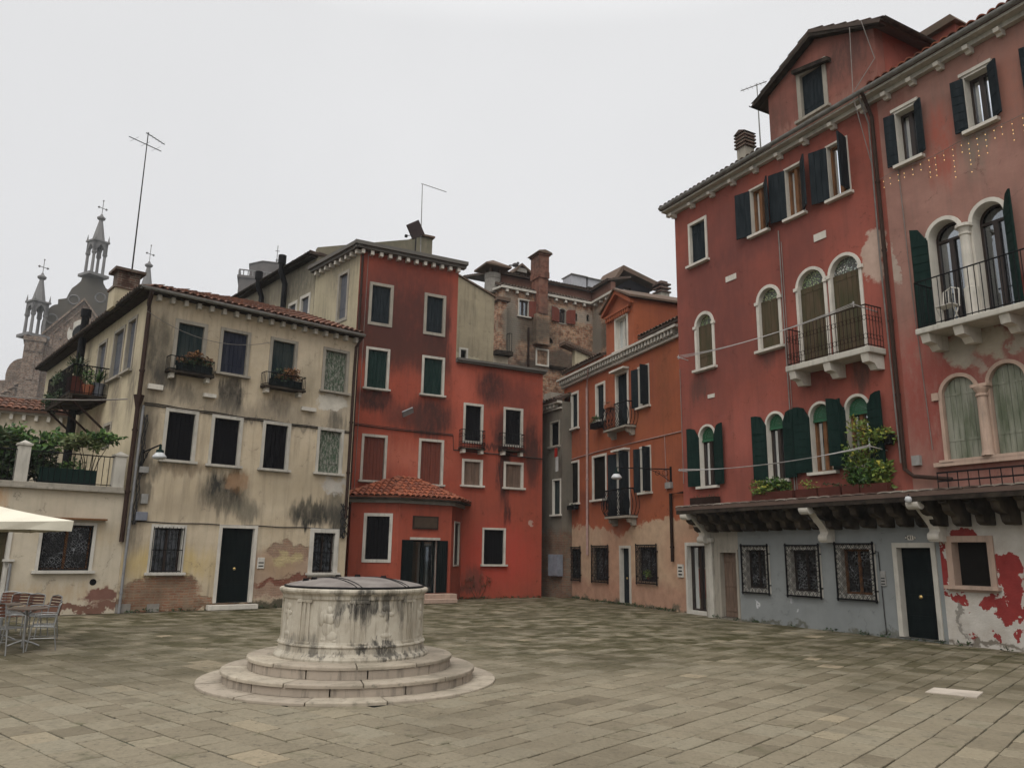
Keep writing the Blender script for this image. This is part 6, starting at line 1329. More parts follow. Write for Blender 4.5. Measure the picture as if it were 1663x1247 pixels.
# ================================================================== CHURCH AND BELL TOWER far behind
M['chbrick'] = brickwall('church_brick', (.21, .135, .095), (.27, .19, .135), (.22, .185, .15), dk=.5, bw=1.2, rh=.4)
M['chdark'] = simple('dark_weathered_gable', (.085, .078, .066), .9, col2=(.10, .088, .07), scale=.4); M['chstone'] = stone('pinnacle_stone', (.17, .163, .158), amt=.4)
def church():
    a = ray(110, 560); dd = 130.0; K = dd / 78.0; O = CAMP + a * (dd / a.y); Q = Plane((O.x, O.y), 60); b = thing('church', 'brick gothic church with lobed gable and three open stone pinnacles behind the yellow house', 'church', Q.M)
    U = lambda x, y, w=0: Q.uv(x, y, w)
    apx = U(137, 489); lf = U(68, 545); rt = (2 * apx[0] - lf[0], lf[1])
    wall(b, Q, [(lf[0], 0), (rt[0], 0), rt, apx, lf], 'chbrick', holes=[[(U(142, 530)[0] + 1.35 * K * cos(2 * pi * k / 20), U(142, 545)[1] + 1.35 * K * sin(2 * pi * k / 20)) for k in range(20)]], th=1.2 * K, name='gable_wall')
    oc = (U(142, 530)[0], U(142, 545)[1]); n = 24; mb = MB()
    for k in range(n):
        t0, t1 = 2 * pi * k / n, 2 * pi * (k + 1) / n; f = lambda r, t, y: (oc[0] + r * cos(t), y, oc[1] + r * sin(t))
        mb.face([f(1.75 * K, t0, -.12), f(1.75 * K, t1, -.12), f(1.3 * K, t1, -.12), f(1.3 * K, t0, -.12)][::-1]); mb.face([f(1.3 * K, t0, -.12), f(1.3 * K, t1, -.12), f(1.3 * K, t1, .5), f(1.3 * K, t0, .5)][::-1]); mb.face([f(1.75 * K, t1, -.12), f(1.75 * K, t0, -.12), f(1.75 * K, t0, .1), f(1.75 * K, t1, .1)][::-1])
    rw = mb.build('round_window', 'stone_clean', b, Q.M); g_ = MB(); g_.prism([(oc[0] + 1.34 * K * cos(2 * pi * k / 20), oc[1] + 1.34 * K * sin(2 * pi * k / 20)) for k in range(20)], .4, .5); g_.build('pane', 'room', rw, Q.M)
    # raking cornice with little hanging arches
    ar = MB()
    for (A, B) in ((lf, apx), (apx, rt)):
        dx, dz = B[0] - A[0], B[1] - A[1]; L = hypot(dx, dz); nn = int(L / 1.15 / K)
        ar.prism([A, B, (B[0], B[1] + .28 * K), (A[0], A[1] + .28 * K)], -.35 * K, .8)
        for k in range(1, nn):
            x, z = A[0] + dx * k / nn, A[1] + dz * k / nn; ar.box(x - .14 * K, x + .14 * K, -.2, .0, z - 2.2 * K, z - .8 * K); 
            x2, z2 = A[0] + dx * (k + .5) / nn, A[1] + dz * (k + .5) / nn
            pts = [(x2 + .5 * K * cos(pi * t / 6), -.1, z2 - 1.35 * K + .55 * K * sin(pi * t / 6) + (dz / dx) * .5 * K * cos(pi * t / 6)) for t in range(7)]; ar.tube(pts, .11 * K, 4)
    ar.build('arcaded_cornice', 'chbrick', b, Q.M)
    # dark lobed frontispiece behind
    out = [(60, 700), (60, 560), (62, 545)]
    lob = MB()
    def P_(pts): return [U(x, y, 1.6) for x, y in pts]
    px_ = [(66, 700), (66, 540)] + [(66 + 28 * (1 - cos(t)), 540 - 46 * sin(t)) for t in [i * pi / 2 / 8 for i in range(9)]] + [(94.5, 486), (107, 484.5), (108, 484)] + [(108 + 4, 476), (117, 468), (124, 463), (131, 457), (134, 449), (136, 446), (168, 452), (168, 460), (172, 468), (179, 473), (190, 482), (198, 498), (206, 510), (215, 520), (230, 560), (230, 700)]
    lob.prism(P_(px_)[::-1][::-1], 1.6, 2.8); lob.build('lobed_gable', 'chdark', b, Q.M)
    for (x, y) in ((84, 518), (120, 487), (163, 484)):
        c = U(x, y, 1.6); pts = [(c[0] + .5 * K * cos(t * pi / 8), 1.55, c[1] + .5 * K * sin(t * pi / 8)) for t in range(17)]; MB().tube(pts, .09 * K, 4, False).build('stone_ring', 'chstone', b, Q.M)
    pass
    # tower buttress at left and aisle
    r0, r1 = U(34, 600)[0], U(66, 600)[0]; zt = U(50, 548)[1]
    bt = MB().box(r0, r1, -1.4, 2, 0, zt).box(r0 - .25, r1 + .25, -1.6, 2.2, zt - .5 * K, zt + .0).box(r0 + .5 * K, r1 - .6 * K, -1.55, -1.4, zt - 4.5 * K, zt - 2.0 * K); 
    for k in range(3): x = r0 + (r1 - r0) * (k + .5) / 3; bt.box(x - .18 * K, x + .18 * K, -1.6, -1.4, zt - 1.6 * K, zt - .8 * K)
    bt.build('buttress', 'chbrick', b, Q.M)
    al = MB(); px2 = [(-60, 700), (-60, 618), (8, 617)] + [(8 + 27 * (1 - cos(t)), 616 - 34 * sin(t)) for t in [i * pi / 2 / 6 for i in range(7)]] + [(36, 582), (36, 700)]; al.prism([U(x, y, .3) for x, y in px2][::-1], .3, 2.5)
    al.build('aisle_wall', 'chbrick', b, Q.M)
    ar = MB(); A, B = U(-20, 655, -.3), U(33, 622, -.3)
    for k in range(5):
        x, z = A[0] + (B[0] - A[0]) * k / 5, A[1] + (B[1] - A[1]) * k / 5; ar.tube([(x + .5 * K + .5 * K * cos(pi * t / 6), .15, z + .5 * K * sin(pi * t / 6)) for t in range(7)], .14 * K, 4); ar.box(x - .12 * K, x + .12 * K, .1, .3, z - K, z)
    ar.build('arcaded_cornice', 'chbrick', b, Q.M)
    MB().box(r0 + .3, rt[0], 2.81, 20, 0, lf[1]).build('nave_wall', 'chbrick', b, Q.M)
    def pinnacle(xc, w, ybase, ycol, yarc, yspire, yknob, ycross, wof):
        zb, zc, za, zs, zk, zx = [Q.uv(xc, y, wof)[1] for y in (ybase, ycol, yarc, yspire, yknob, ycross)]; h = w / 2 * K; Mx = Q.M @ Matrix.Translation((Q.uv(xc, ybase, wof)[0], wof, 0)) @ Matrix.Rotation(radians(28), 4, 'Z')
        p = MB(); p.box(-h - .35 * K, h + .35 * K, -h - .35 * K, h + .35 * K, zb - .3 * K, zb); pb = p.build('pinnacle', 'chstone', b, Mx)
        c = MB()
        for x in (-h + .15 * K, h - .15 * K):
            for y in (-h + .15 * K, h - .15 * K): c.lathe([(.2 * K, zb), (.17 * K, zb + .3), (.15 * K, zc - .3 * K), (.26 * K, zc - .1 * K), (.26 * K, zc)], (x, y, 0), 8)
        c.build('columns', 'chstone', pb, Mx)
        a = MB(); t = .28 * K
        for s in range(4):
            a.T = Matrix.Rotation(s * pi / 2, 4, 'Z')
            m = h; pl = [(-m, zc), (-m + .35 * K, zc), (-m * .55, zc + (za - zc) * .35), (-m * .30, zc + (za - zc) * .62), (0, zc + (za - zc) * .30) if False else (0, zc + (za - zc) * .78), (m * .30, zc + (za - zc) * .62), (m * .55, zc + (za - zc) * .35), (m - .35 * K, zc), (m, zc), (m, za), (-m, za)]
            L_ = [Vector((p_[0], p_[1], 0)) for p_ in pl]; tr = tessellate_polygon([L_]); 
            for q in tr: a.face([(pl[i][0], -m, pl[i][1]) for i in q]); a.face([(pl[i][0], -m + t, pl[i][1]) for i in q][::-1])
            for i in range(len(pl)): j = (i + 1) % len(pl); a.face([(pl[i][0], -m, pl[i][1]), (pl[j][0], -m, pl[j][1]), (pl[j][0], -m + t, pl[j][1]), (pl[i][0], -m + t, pl[i][1])])
        a.T = None; a.box(-h - .2, h + .2, -h - .2, h + .2, za, za + .3); a.build('arcade', 'chstone', pb, Mx)
        s_ = MB(); s_.lathe([(h * .92, za + .3), (h * .26, zk - .35 * K), (h * .24, zk - .3 * K)], n=8)
        for x in (-h, h):
            for y in (-h, h): s_.lathe([(.13 * K, za + .2), (.02, za + .9 * K)], (x, y, 0), 4)
        s_.lathe([(.15 * K, zk - .4 * K), (.42 * K, zk - .2 * K), (.45 * K, zk - .05 * K), (.2 * K, zk + .15 * K), (.08 * K, zk + .4 * K)], n=8); s_.build('spire', 'chstone', pb, Mx)
        k = MB(); k.tube([(0, 0, zk + .3), (0, 0, zx)], .035 * K, 5); zz = zk + (zx - zk) * .55; k.tube([(-.42 * K, 0, zz), (.42 * K, 0, zz)], .04 * K, 5); k.tube([(0, -.0, zx - .1), (0, 0, zx + .1)], .12, 6)
        for x in (-.42 * K, .42 * K): k.lathe([(0, -.15 * K), (.15 * K, 0), (0, .15 * K)], (x, 0, zz), 6, close=False)
        k.build('cross', 'chstone', pb, Mx)
    pinnacle(152, 1.5, 447, 412, 394, 370, 351, 323, 2.0); pinnacle(54, 1.5, 545, 511, 492, 470, 447, 419, .5); pinnacle(231, 1.6, 520, 500, 476, 460, 428, 396, 6)
church()
def tower():
    a = ray(430, 560); dd = 190.0; O = CAMP + a * (dd / a.y); Q = Plane((O.x, O.y), 73); z = lambda y: Q.uv(435, y)[1]; sc = dd / F_PX * 1.05; b = thing('bell_tower', 'distant grey octagonal bell tower with a balustrade seen above the ochre roof', 'bell tower', Q.M)
    R8 = lambda r: r / cos(pi / 8); xc = Q.uv(441, 450)[0]; r1 = 34 * sc; r0 = 47 * sc
    MB().box(xc - r0, xc + r0, -r0, r0, 0, z(470)).box(xc - r0 - .4, xc + r0 + .4, -r0 - .4, r0 + .4, z(471), z(467.5)).build('shaft', 'towerstone', b, Q.M)
    MB().lathe([(R8(r1), z(468)), (R8(r1), z(439)), (R8(r1) + .3, z(438)), (R8(r1) + .3, z(436.5)), (.1, z(433))], (xc, 0, 0), 8, a0=pi / 8, a1=2 * pi + pi / 8).build('octagon', 'towerstone', b, Q.M)
    m = MB(); e = r0 + .1
    for s in range(4):
        m.T = Matrix.Translation((xc, 0, 0)) @ Matrix.Rotation(s * pi / 2, 4, 'Z'); m.box(-e, e, -e, -e + .3, z(459), z(457.5)); m.box(-e, e, -e, -e + .3, z(467.5), z(466.5))
        for k in range(15): x = -e + 2 * e * k / 14; m.box(x - .12, x + .12, -e + .05, -e + .25, z(466.5), z(459))
    m.build('balustrade', 'chstone', b, Q.M)
    m = MB(); m.lathe([(5 * sc, z(436)), (3.2 * sc, z(428)), (1.2 * sc, z(423)), (1.9 * sc, z(421)), (.6 * sc, z(418)), (.4 * sc, z(415))], (xc + 6 * sc, 0, 0), 8); m.tube([(xc + 6 * sc, 0, z(416)), (xc + 6 * sc, 0, z(397))], .1, 5); m.tube([(xc + 2.5 * sc, 0, z(406)), (xc + 9.5 * sc, 0, z(406))], .1, 5); m.build('lantern', 'chstone', b, Q.M)
M['towerstone'] = simple('grey_tower_brick', (.085, .076, .07), .9, col2=(.12, .105, .098), scale=.6)
tower()

# ================================================================== SMALLER THINGS
def mesh_thing(mb, name, mat, label, cat, Mx=None, group=None, **k):
    o = mb.build(name, mat, None, Mx or Matrix.Identity(4), **k); return tag(o, label, cat, group)
def flowers(name, label, P, u0, u1, w0, w1, z, boxmat, leafs, group=None, box=True, bh=.2, n=220, h=.16, size=.07, cat='flower box'):
    Mx = P.sub((u0 + u1) / 2, 0).M; t = thing(name, label, cat, Mx @ Matrix.Translation((0, (w0 + w1) / 2, z)), group); L = (u1 - u0) / 2; D = (w1 - w0) / 2; X = WM[t]
    if box:
        b = MB(); b.box(-L, L, -D, -D + .015, 0, bh); b.box(-L, L, D - .015, D, 0, bh); b.box(-L, -L + .015, -D + .015, D - .015, 0, bh); b.box(L - .015, L, -D + .015, D - .015, 0, bh); b.box(-L + .015, L - .015, -D + .015, D - .015, 0, bh - .03); b.build('box', boxmat, t, X)
    for m_, k, s in leafs:
        l = MB(); leaves(l, (0, 0, bh + h * .5), (L * 1.0, D * 1.4, h), int(n * k), size * s, clump=7); l.build('foliage', m_, t, X)
    return t
M['linegrey'] = simple('grey_white_line', (.42, .40, .38), .8)
def things():
    # yellow house flower boxes
    for (a, c, l_) in ((283, 337, 'dark green flower box with reddish plants on the balconet nearest the corner drainpipe'), (436, 484, 'dark green flower box with orange plants on the ochre house balconet near the middle')):
        u0, u1 = PY.uv(a, 610)[0], PY.uv(c, 625)[0]; flowers('flower_box', l_, PY, u0, u1, -.26, -.06, 6.335, 'blackgreen', [('leaf_red', 1, 1), ('leaf_dark', .5, 1)], 'flower boxes on the ochre house', n=420, h=.22, bh=.24, size=.10)
    # timber balcony plants
    P_ = PSL; A0, A1, z = BA0, BA1, BZ
    def pot(u, w, r, h, mat, lab, fol, cat='potted plant', name='potted_plant', square=False, group=None):
        t = thing(name, lab, cat, P_.sub(u, w).M @ Matrix.Translation((0, 0, z)), group); X = WM[t]
        (MB().box(-r, r, -r, r, 0, h) if square else MB().lathe([(r * .7, 0), (r, h), (r * 1.08, h), (r * 1.08, h - .03)], n=14)).build('pot', mat, t, X)
        l = MB(); fol(l, h); l.build('foliage', 'leaf_dark' if 'dark' in lab else 'leaf', t, X)
    pot(A0 - .5, -.78, .2, .55, 'redclay', 'tall red square planter with spiky dark yucca on the timber balcony', lambda l, h: (blades(l, (0, 0, h), 40, .75, .9, .022), blades(l, (.05, 0, h + .25), 30, .6, 1.1, .02)), square=True)
    pot(A0 - .15, -.5, .16, .3, 'terracotta', 'orange terracotta pot with thin grey green plant on the timber balcony', lambda l, h: leaves(l, (0, 0, h + .2), (.25, .25, .28), 160, .09))
    pot(A0 - .25, -.22, .18, .4, 'boxblue', 'blue grey pot with grassy palm on the timber balcony next to the house wall', lambda l, h: blades(l, (0, 0, h), 45, .6, 1.0, .015))
    t = thing('climbing_shrub', 'tangled dark climbing shrub filling the outer railing of the timber balcony', 'shrub', P_.sub((A0 + A1) / 2 - .3, -.9).M @ Matrix.Translation((0, 0, z))); X = WM[t]
    l = MB(); leaves(l, (-.1, 0, .45), (1.35, .22, .5), 1500, .10, clump=14); leaves(l, (.5, .3, .8), (.7, .4, .4), 500, .10, clump=8); leaves(l, (-1.2, .1, .25), (.4, .3, .5), 300, .10, clump=4); l.build('foliage', 'leaf_dark', t, X)
    l = MB()
    for k in range(9): x = -1.3 + k * .3; l.tube([(x, .1, 0), (x + .1, .05, .4), (x - .05 + .1 * (k % 3), .0, .85)], [.02, .014, .006], 5)
    l.build('stems', 'oldwood', t, X)
    # terrace bush at left, vine at right
    def plant(name, lab, cat, px, py, w, rad, n, size, mat, base, group=None, trunk=.05, clump=16, mat2=None):
        u, zz = PY.uv(px, py, w); t = thing(name, lab, cat, PY.sub(u, w).M @ Matrix.Translation((0, 0, base)), group); X = WM[t]; l = MB(); h = zz - base
        leaves(l, (0, 0, h), rad, n, size, clump=clump); l.build('foliage', mat, t, X)
        if mat2: l = MB(); leaves(l, (.1, -.1, h + rad[2] * .35), (rad[0] * .9, rad[1], rad[2] * .75), n // 3, size, clump=8); l.build('foliage', mat2, t, X)
        s = MB()
        for k in range(5): a = k * 1.3; s.tube([(.03 * cos(a), .03 * sin(a), 0), (rad[0] * .3 * cos(a), rad[1] * .3 * sin(a), h * .6), (rad[0] * .7 * cos(a), rad[1] * .7 * sin(a), h + rad[2] * .3)], [trunk, trunk * .6, trunk * .2], 5)
        s.build('stems', 'oldwood', t, X)
    plant('terrace_shrub', 'big dark bushy shrub with lighter leaves behind the left terrace post', 'shrub', 35, 745, .9, (1.15, .6, .62), 2600, .17, 'leaf_dark', 3.03, mat2='leaf')
    plant('terrace_shrub', 'dense dark shrub spilling over the far left end of the terrace', 'shrub', -15, 740, 1.0, (.8, .6, .7), 1500, .16, 'leaf_dark', 3.03, mat2='leaf')
    plant('trailing_shrub', 'pale green drooping shrub over the terrace railing beside the drainpipe', 'shrub', 150, 718, .25, (.62, .25, .22), 900, .15, 'leaf_pale', 3.03, clump=9, trunk=.02, mat2='leaf')
    u = PY.uv(60, 770, .5)[0]; t = thing('potted_plant', 'small green potted plant behind the dark terrace screen', 'potted plant', PY.sub(u + .75, .5).M @ Matrix.Translation((0, 0, 3.03))); X = WM[t]
    MB().lathe([(.12, 0), (.17, .25), (.18, .25)], n=12).build('pot', 'terracotta', t, X); l = MB(); leaves(l, (0, 0, .5), (.3, .3, .3), 260, .11); l.build('foliage', 'leaf', t, X)
    # orange house: box by the balcony, plant behind the grille
    u = PH.uv(966, 690, -.3)[0]; zz = PH.uv(966, 697, -.2)[1]; flowers('flower_box', 'dark trailing flower box beside the upper curved iron balcony', PH, u - .3, u + .35, -.35, -.12, zz, 'iron', [('leaf_dark', 1, 1), ('leaf', .4, 1)], n=200, h=.16)
    u, zz = PH.uv(992, 663, -.4); flowers('flower_box', 'small red flower box hooked on the upper curved iron balcony', PH, u - .2, u + .25, -.56, -.42, zz, 'terracotta', [('leaf_red', 1, .8)], n=60, h=.06, bh=.14)
    u, zz = PH.uv(930, 822, -.2); flowers('flower_box', 'dark window box under the leftmost shuttered window of the orange house', PH, u - .35, u + .3, -.28, -.1, zz - .12, 'iron', [('leaf_dark', 1, .7)], n=70, h=.05, bh=.16)
    u, zz = PH.uv(1052, 935, -.03); t = thing('potted_plant', 'yellow green plant pressed behind the ornate grille by the pink wall door', 'potted plant', PH.sub(u, -.02).M @ Matrix.Translation((0, 0, zz - .1))); X = WM[t]
    MB().lathe([(.03, 0), (.04, .07)], n=10).build('pot', 'terracotta', t, X); l = MB(); leaves(l, (0, 0, .16), (.2, .03, .15), 140, .08); l.build('foliage', 'leaf_yellow', t, X)
    # red house ledge planters (stand on the jetty shelf)
    zs = LZ + .02
    def ledgebox(px0, px1, lab, lf, n=300, h=.22, tall=False, mat='redclay', size=.09):
        u0, u1 = PG.uv(px0, 800, -.75)[0], PG.uv(px1, 795, -.75)[0]
        return flowers('flower_box', lab, PG, u0, u1, -.84, -.64, zs, mat, lf, 'flower boxes on the jetty shelf', n=n, h=h, size=size, bh=.19)
    ledgebox(1124, 1164, 'empty wire rack flower box below the leftmost green shuttered window', [('leaf_dark', 1, .6)], 40, .04, mat='rustiron')
    ledgebox(1225, 1290, 'flower box full of bright green plants below the second green shuttered window', [('leaf', 1, 1), ('leaf_yellow', .8, 1)], 520, .2)
    ledgebox(1296, 1330, 'flower box with sparse yellowish plants between the second and third arched windows', [('leaf_yellow', 1, .8)], 90, .12)
    ledgebox(1333, 1368, 'nearly bare flower box under the lace curtained arched window', [('leaf_dark', 1, .7)], 60, .06)
    ledgebox(1372, 1400, 'flower box holding the base of a leafy green shrub', [('leaf', 1, 1)], 420, .34)
    ledgebox(1402, 1446, 'large flower box of yellow green shrubs nearest the brown drainpipe', [('leaf_yellow', 1, 1.1), ('leaf', .6, 1)], 800, .34, size=.11)
    u, zz = PG.uv(1400, 720, -.75); t = thing('balcony_tree', 'tall airy green and orange shrub in front of the rightmost green shuttered window', 'shrub', PG.sub(u, -.74).M @ Matrix.Translation((0, 0, zs + .15))); X = WM[t]; l = MB(); leaves(l, (0, 0, .85), (.42, .15, .65), 520, .10, clump=16); leaves(l, (.55, 0, .95), (.33, .14, .14), 330, .10, clump=5); l.build('foliage', 'leaf_yellow', t, X)
    l = MB(); leaves(l, (-.1, .02, .45), (.4, .14, .4), 350, .09, clump=8); l.build('foliage', 'leaf', t, X)
    s = MB()
    for k in range(6): a = -.4 + .16 * k; s.tube([(a * .1, 0, 0), (a * .5, .02, .5), (a * 1.1, 0, 1.2)], [.012, .009, .004], 4)
    s.build('stems', 'oldwood', t, X)
    u, zz = PR.uv(1441, 712, -.2); t = thing('potted_plant', 'round dark wire pot with yellow green plant hanging beside the brown drainpipe', 'potted plant', PR.sub(u, -.16).M @ Matrix.Translation((0, 0, zz - .12))); X = WM[t]
    MB().lathe([(.08, 0), (.13, .2), (.14, .2)], n=12).build('pot', 'iron', t, X); l = MB(); leaves(l, (-.15, 0, .25), (.3, .12, .12), 220, .09); l.build('foliage', 'leaf_yellow', t, X); MB().tube([(0, .16, .2), (0, 0, .2)], .01, 4).build('hook', 'iron', t, X)
    # wall lamps
    def lamp(P, ub, zb, ul, zl, w, lab, wb=-.02, fancy=False):
        t = thing('wall_lamp', lab, 'wall lamp', P.sub(ub, wb).M @ Matrix.Translation((0, 0, zb))); X = WM[t]; X0 = P.M; a = MB()
        a.T = Matrix.Identity(4); a.tube([(ub, wb, zb), (ul, w, zl)], .02, 6); a.box(ub - .03, ub + .03, wb - .02, wb + .02, zb - .45, zb + .08)
        d = Vector((ul - ub, w - wb, zl - zb)) 
        a.tube([Vector((ub, wb, zb - .4)) + d * (f * .45) + Vector((0, 0, .38 * sin(f * pi / 2))) for f in (0, .25, .5, .75, 1)], .013, 5)
        for f, r in ((.1, .09), (.24, .07)):
            c = Vector((ub, wb, zb)) + d * f + Vector((0, 0, -.12)); dn = d.normalized(); a.tube([c + dn * (r * cos(k * pi / 5)) + Vector((0, 0, r * sin(k * pi / 5))) for k in range(11)], .009, 4, False)
        a.build('bracket', 'iron', t, X0)
        a = MB(); a.lathe([(.03, .0), (.035, -.12), (.09, -.14), (.10, -.2), (.05, -.2)], (ul, w, zl), 14); a.build('lamp_cap', 'green_board', t, X0)
        a = MB(); a.lathe([(.06, -.19), (.10, -.21), (.17, -.30), (.175, -.33), (.12, -.37), (.0, -.39)], (ul, w, zl), 18, close=False); a.build('lamp_shade', 'lampglass', t, X0, smooth=True)
    c = PY.uv(230, 750); zz = PY.uv(230, 728)[1]; lamp(PY, c[0], c[1] + .25, PY.uv(261, 722, -1.0)[0], PY.uv(261, 722, -1.0)[1], -1.0, 'green capped glass street lamp on an iron bracket at the ochre house corner')
    ua, za = PH.uv(1090, 762); w_ = -1.3; ul, zl = PH.uv(1001, 759, w_); lamp(PH, ua, za, ul, zl, w_, 'street lamp on a long scrolled iron arm from the orange house wall')
    u, zz = PG.uv(1474, 811, -.95); t = thing('round_lamp', 'small white round lamp hanging from the jetty above the black door', 'lamp', PG.sub(u, -.93).M @ Matrix.Translation((0, 0, zz))); X = WM[t]
    MB().lathe([(0, -.07), (.05, -.055), (.07, 0), (.05, .055), (0, .07)], n=14, close=False).build('lamp_shade', 'lampglass', t, X, smooth=True); MB().tube([(0, .0, .08), (0, .1, .14)], .012, 4).build('bracket', 'iron', t, X)
    # flood light on red house
    u, zz = PD.uv(655, 672); t = thing('flood_light', 'grey tilted flat box light fixed on the red house above the wall cables', 'light fitting', PD.sub(u, -.02).M @ Matrix.Translation((0, 0, zz))); X = WM[t]
    MB().box(-.02, .02, -.25, 0, -.05, -.01).build('bracket', 'iron', t, X); m = MB(); m.T = Matrix.Translation((0.05, -.3, .02)) @ Matrix.Rotation(radians(-28), 4, 'Y') @ Matrix.Rotation(radians(35), 4, 'X'); m.box(-.22, .22, -.03, .03, -.11, .11); m.build('case', 'greypipe', t, X)
    # antennas
    def antenna(P, u, w, zb, u2, zt, lab, arms, mat='zinc', extra=None):
        t = thing('tv_antenna', lab, 'antenna', P.sub(u, w).M @ Matrix.Translation((0, 0, zb))); m = MB(); m.tube([(u, w, zb), (u2, w, zt)], [.024, .014], 6); m.build('mast', mat, t, P.M)
        m = MB()
        for (z, a, L, off, n, el) in arms:
            c = Vector((u + (u2 - u) * (z - zb) / (zt - zb), w, z)); d = Vector((cos(a), sin(a), 0)); s = Vector((-d.y, d.x, 0)); m.tube([c + d * (off - L / 2), c + d * (off + L / 2)], .014, 5)
            for k in range(n): q = c + d * (off - L / 2 + L * (k + .5) / n); m.tube([q - s * el, q + s * el], .005, 4)
        m.build('aerial', mat, t, P.M)
    zb = 9.58; u = PY.uv(215, 434, 2.3)[0]; zt = PY.uv(240, 215, 2.3)[1]; u2 = PY.uv(241, 215, 2.3)[0]; antenna(PY, u, 2.3, zb, u2, zt, 'tall thin television aerial mast on the brick chimney of the ochre house', [(zt - .05, .5, .75, .3, 6, .08), (zt - .42, .25, 1.05, -.05, 3, .24)], 'darkcable')
    w = 1.0; u, zb = PD.uv(683, 416, w); u2, zt = PD.uv(686, 299, w); antenna(PD, u, w, DH + .1, u2, zt, 'slim aerial with one slanting arm on the red house roof', [(zt, .15, 1.2, .55, 9, .05)])
    w = 1.5; u, zb = PR.uv(1236, 250, w); u2, zt = PR.uv(1229, 136, w); antenna(PR, u, w, zb - .3, u2, zt, 'thin aerial mast standing by the brick chimney of the tall red house', [(zt - .05, .4, .8, -.1, 6, .1)], 'zinc')
    # panel dish
    w = .9; u, zz = PD.uv(674, 374, w); t = thing('flat_dish', 'dark square satellite panel tilted like a diamond on the red house roof', 'satellite dish', PD.sub(u, w).M @ Matrix.Translation((0, 0, DH + .1))); X = PD.M
    m = MB(); m.tube([(u + .05, w, DH + .1), (u + .05, w, zz)], .03, 6); m.tube([(u, w, zz - .2), (u - .4, w - .15, zz - .38)], .015, 5); m.build('pole', 'darkcable', t, X)
    m = MB(); m.T = Matrix.Translation((u, w - .05, zz)) @ Matrix.Rotation(radians(-34), 4, 'Y') @ Matrix.Rotation(radians(12), 4, 'X'); m.box(-.31, .31, -.03, .03, -.31, .31); m.build('panel', 'brownpanel', t, X, bevel=.03)
    m = MB(); m.T = Matrix.Translation((u - .42, w - .17, zz - .4)); m.box(-.05, .05, -.05, .05, -.05, .05); m.build('receiver', 'iron', t, X, bevel=.01)
    # pigeon on the dormer
    # clothes lines
    for lab, (a, wa), (c, wc), dz in (('three pale clothes lines stretched along the upper red facade to the stone balcony', ((1102, 580), -.35), ((1386, 494), -.75), .05), ('pale clothes lines crossing the green shuttered windows of the red house', ((1104, 763), -.4), ((1412, 724), -.55), .03)):
        A = PR.uv(*a, wa); B = PR.uv(*c, wc); m = MB()
        for k in range(3):
            pts = []
            for i in range(17): f = i / 16; pts.append((A[0] + (B[0] - A[0]) * f, wa + (wc - wa) * f + .04 * (k - 1), A[1] + (B[1] - A[1]) * f - 4 * f * (1 - f) * (.10 + .03 * k) + dz * (k - 1)))
            m.tube(pts, .007, 4)
        for (q, ww) in ((A, wa), (B, wc)): m.tube([(q[0], 0, q[1] - .05), (q[0], ww - .05, q[1])], .014, 5); m.tube([(q[0], ww, q[1] - dz * 1.2), (q[0], ww, q[1] + dz * 1.2)], .014, 5)
        mesh_thing(m, 'clothes_line', 'linegrey', lab, 'clothes line', PR.M)
    # overhead cable at left
    A = PY.uv(-30, 640, -.2); m = MB(); B = PY.uv(207, 648, -.05); m.tube([(A[0] + (B[0] - A[0]) * i / 12, -.2 + .15 * i / 12, A[1] + (B[1] - A[1]) * i / 12 - .3 * (i / 12) * (1 - i / 12)) for i in range(13)], .018, 5); mesh_thing(m, 'overhead_cable', 'cable', 'grey overhead cable running from the ochre house corner past the timber balcony', 'cable', PY.M)
    A = PY.uv(238, 505, -.1); B = PY.uv(440, 556, -.1); m = MB(); m.tube([(A[0] + (B[0] - A[0]) * i / 14, -.12, A[1] + (B[1] - A[1]) * i / 14 - 1.6 * (i / 14) * (1 - i / 14)) for i in range(15)], .009, 4); mesh_thing(m, 'sagging_wire', 'cable', 'thin sagging wire across the top windows of the ochre house', 'wire', PY.M)
    # fairy lights
    m = MB(); m2 = MB(); rs = random.Random(4)
    u0, u1 = PR.uv(1430, 285)[0], PR.uv(1663, 175)[0]; zz = PR.uv(1540, 250)[1]
    t = thing('fairy_lights', 'string of tiny warm fairy lights hanging below the pink house top windows', 'string lights', PR.sub(u0, 0).M @ Matrix.Translation((0, 0, zz)))
    m.tube([(u0 + (u1 + 2 - u0) * i / 20, -.05, zz + .1 + .03 * sin(i)) for i in range(21)], .006, 4); x = u0 + .1
    while x < u1 + 1.5:
        L = rs.choice((.25, .45, .7)); m.tube([(x, -.05, zz + .1), (x, -.05, zz + .1 - L)], .004, 3)
        for k in range(int(L / .11)): zq = zz + .02 - k * .12 - rs.uniform(0, .05); m2.lathe([(0, -.011), (.011, 0), (0, .011)], (x, -.06, zq), 5, close=False)
        x += rs.uniform(.12, .2)
    m.build('wire', 'cable', t, PR.M); tag(m2.build('bulbs', 'bulb', t, PR.M), kind='stuff')
M['lampglass'] = simple('milky_lamp_glass', (.55, .56, .56), .25, bump=.02); M['brownpanel'] = simple('dark_brown_panel', (.035, .018, .016), .5)
bm = NM('warm_bulb'); bm.b.inputs['Emission Color'].default_value = (1, .62, .22, 1); bm.b.inputs['Emission Strength'].default_value = 1.4; M['bulb'] = bm.done((.6, .4, .15), .5)
things()

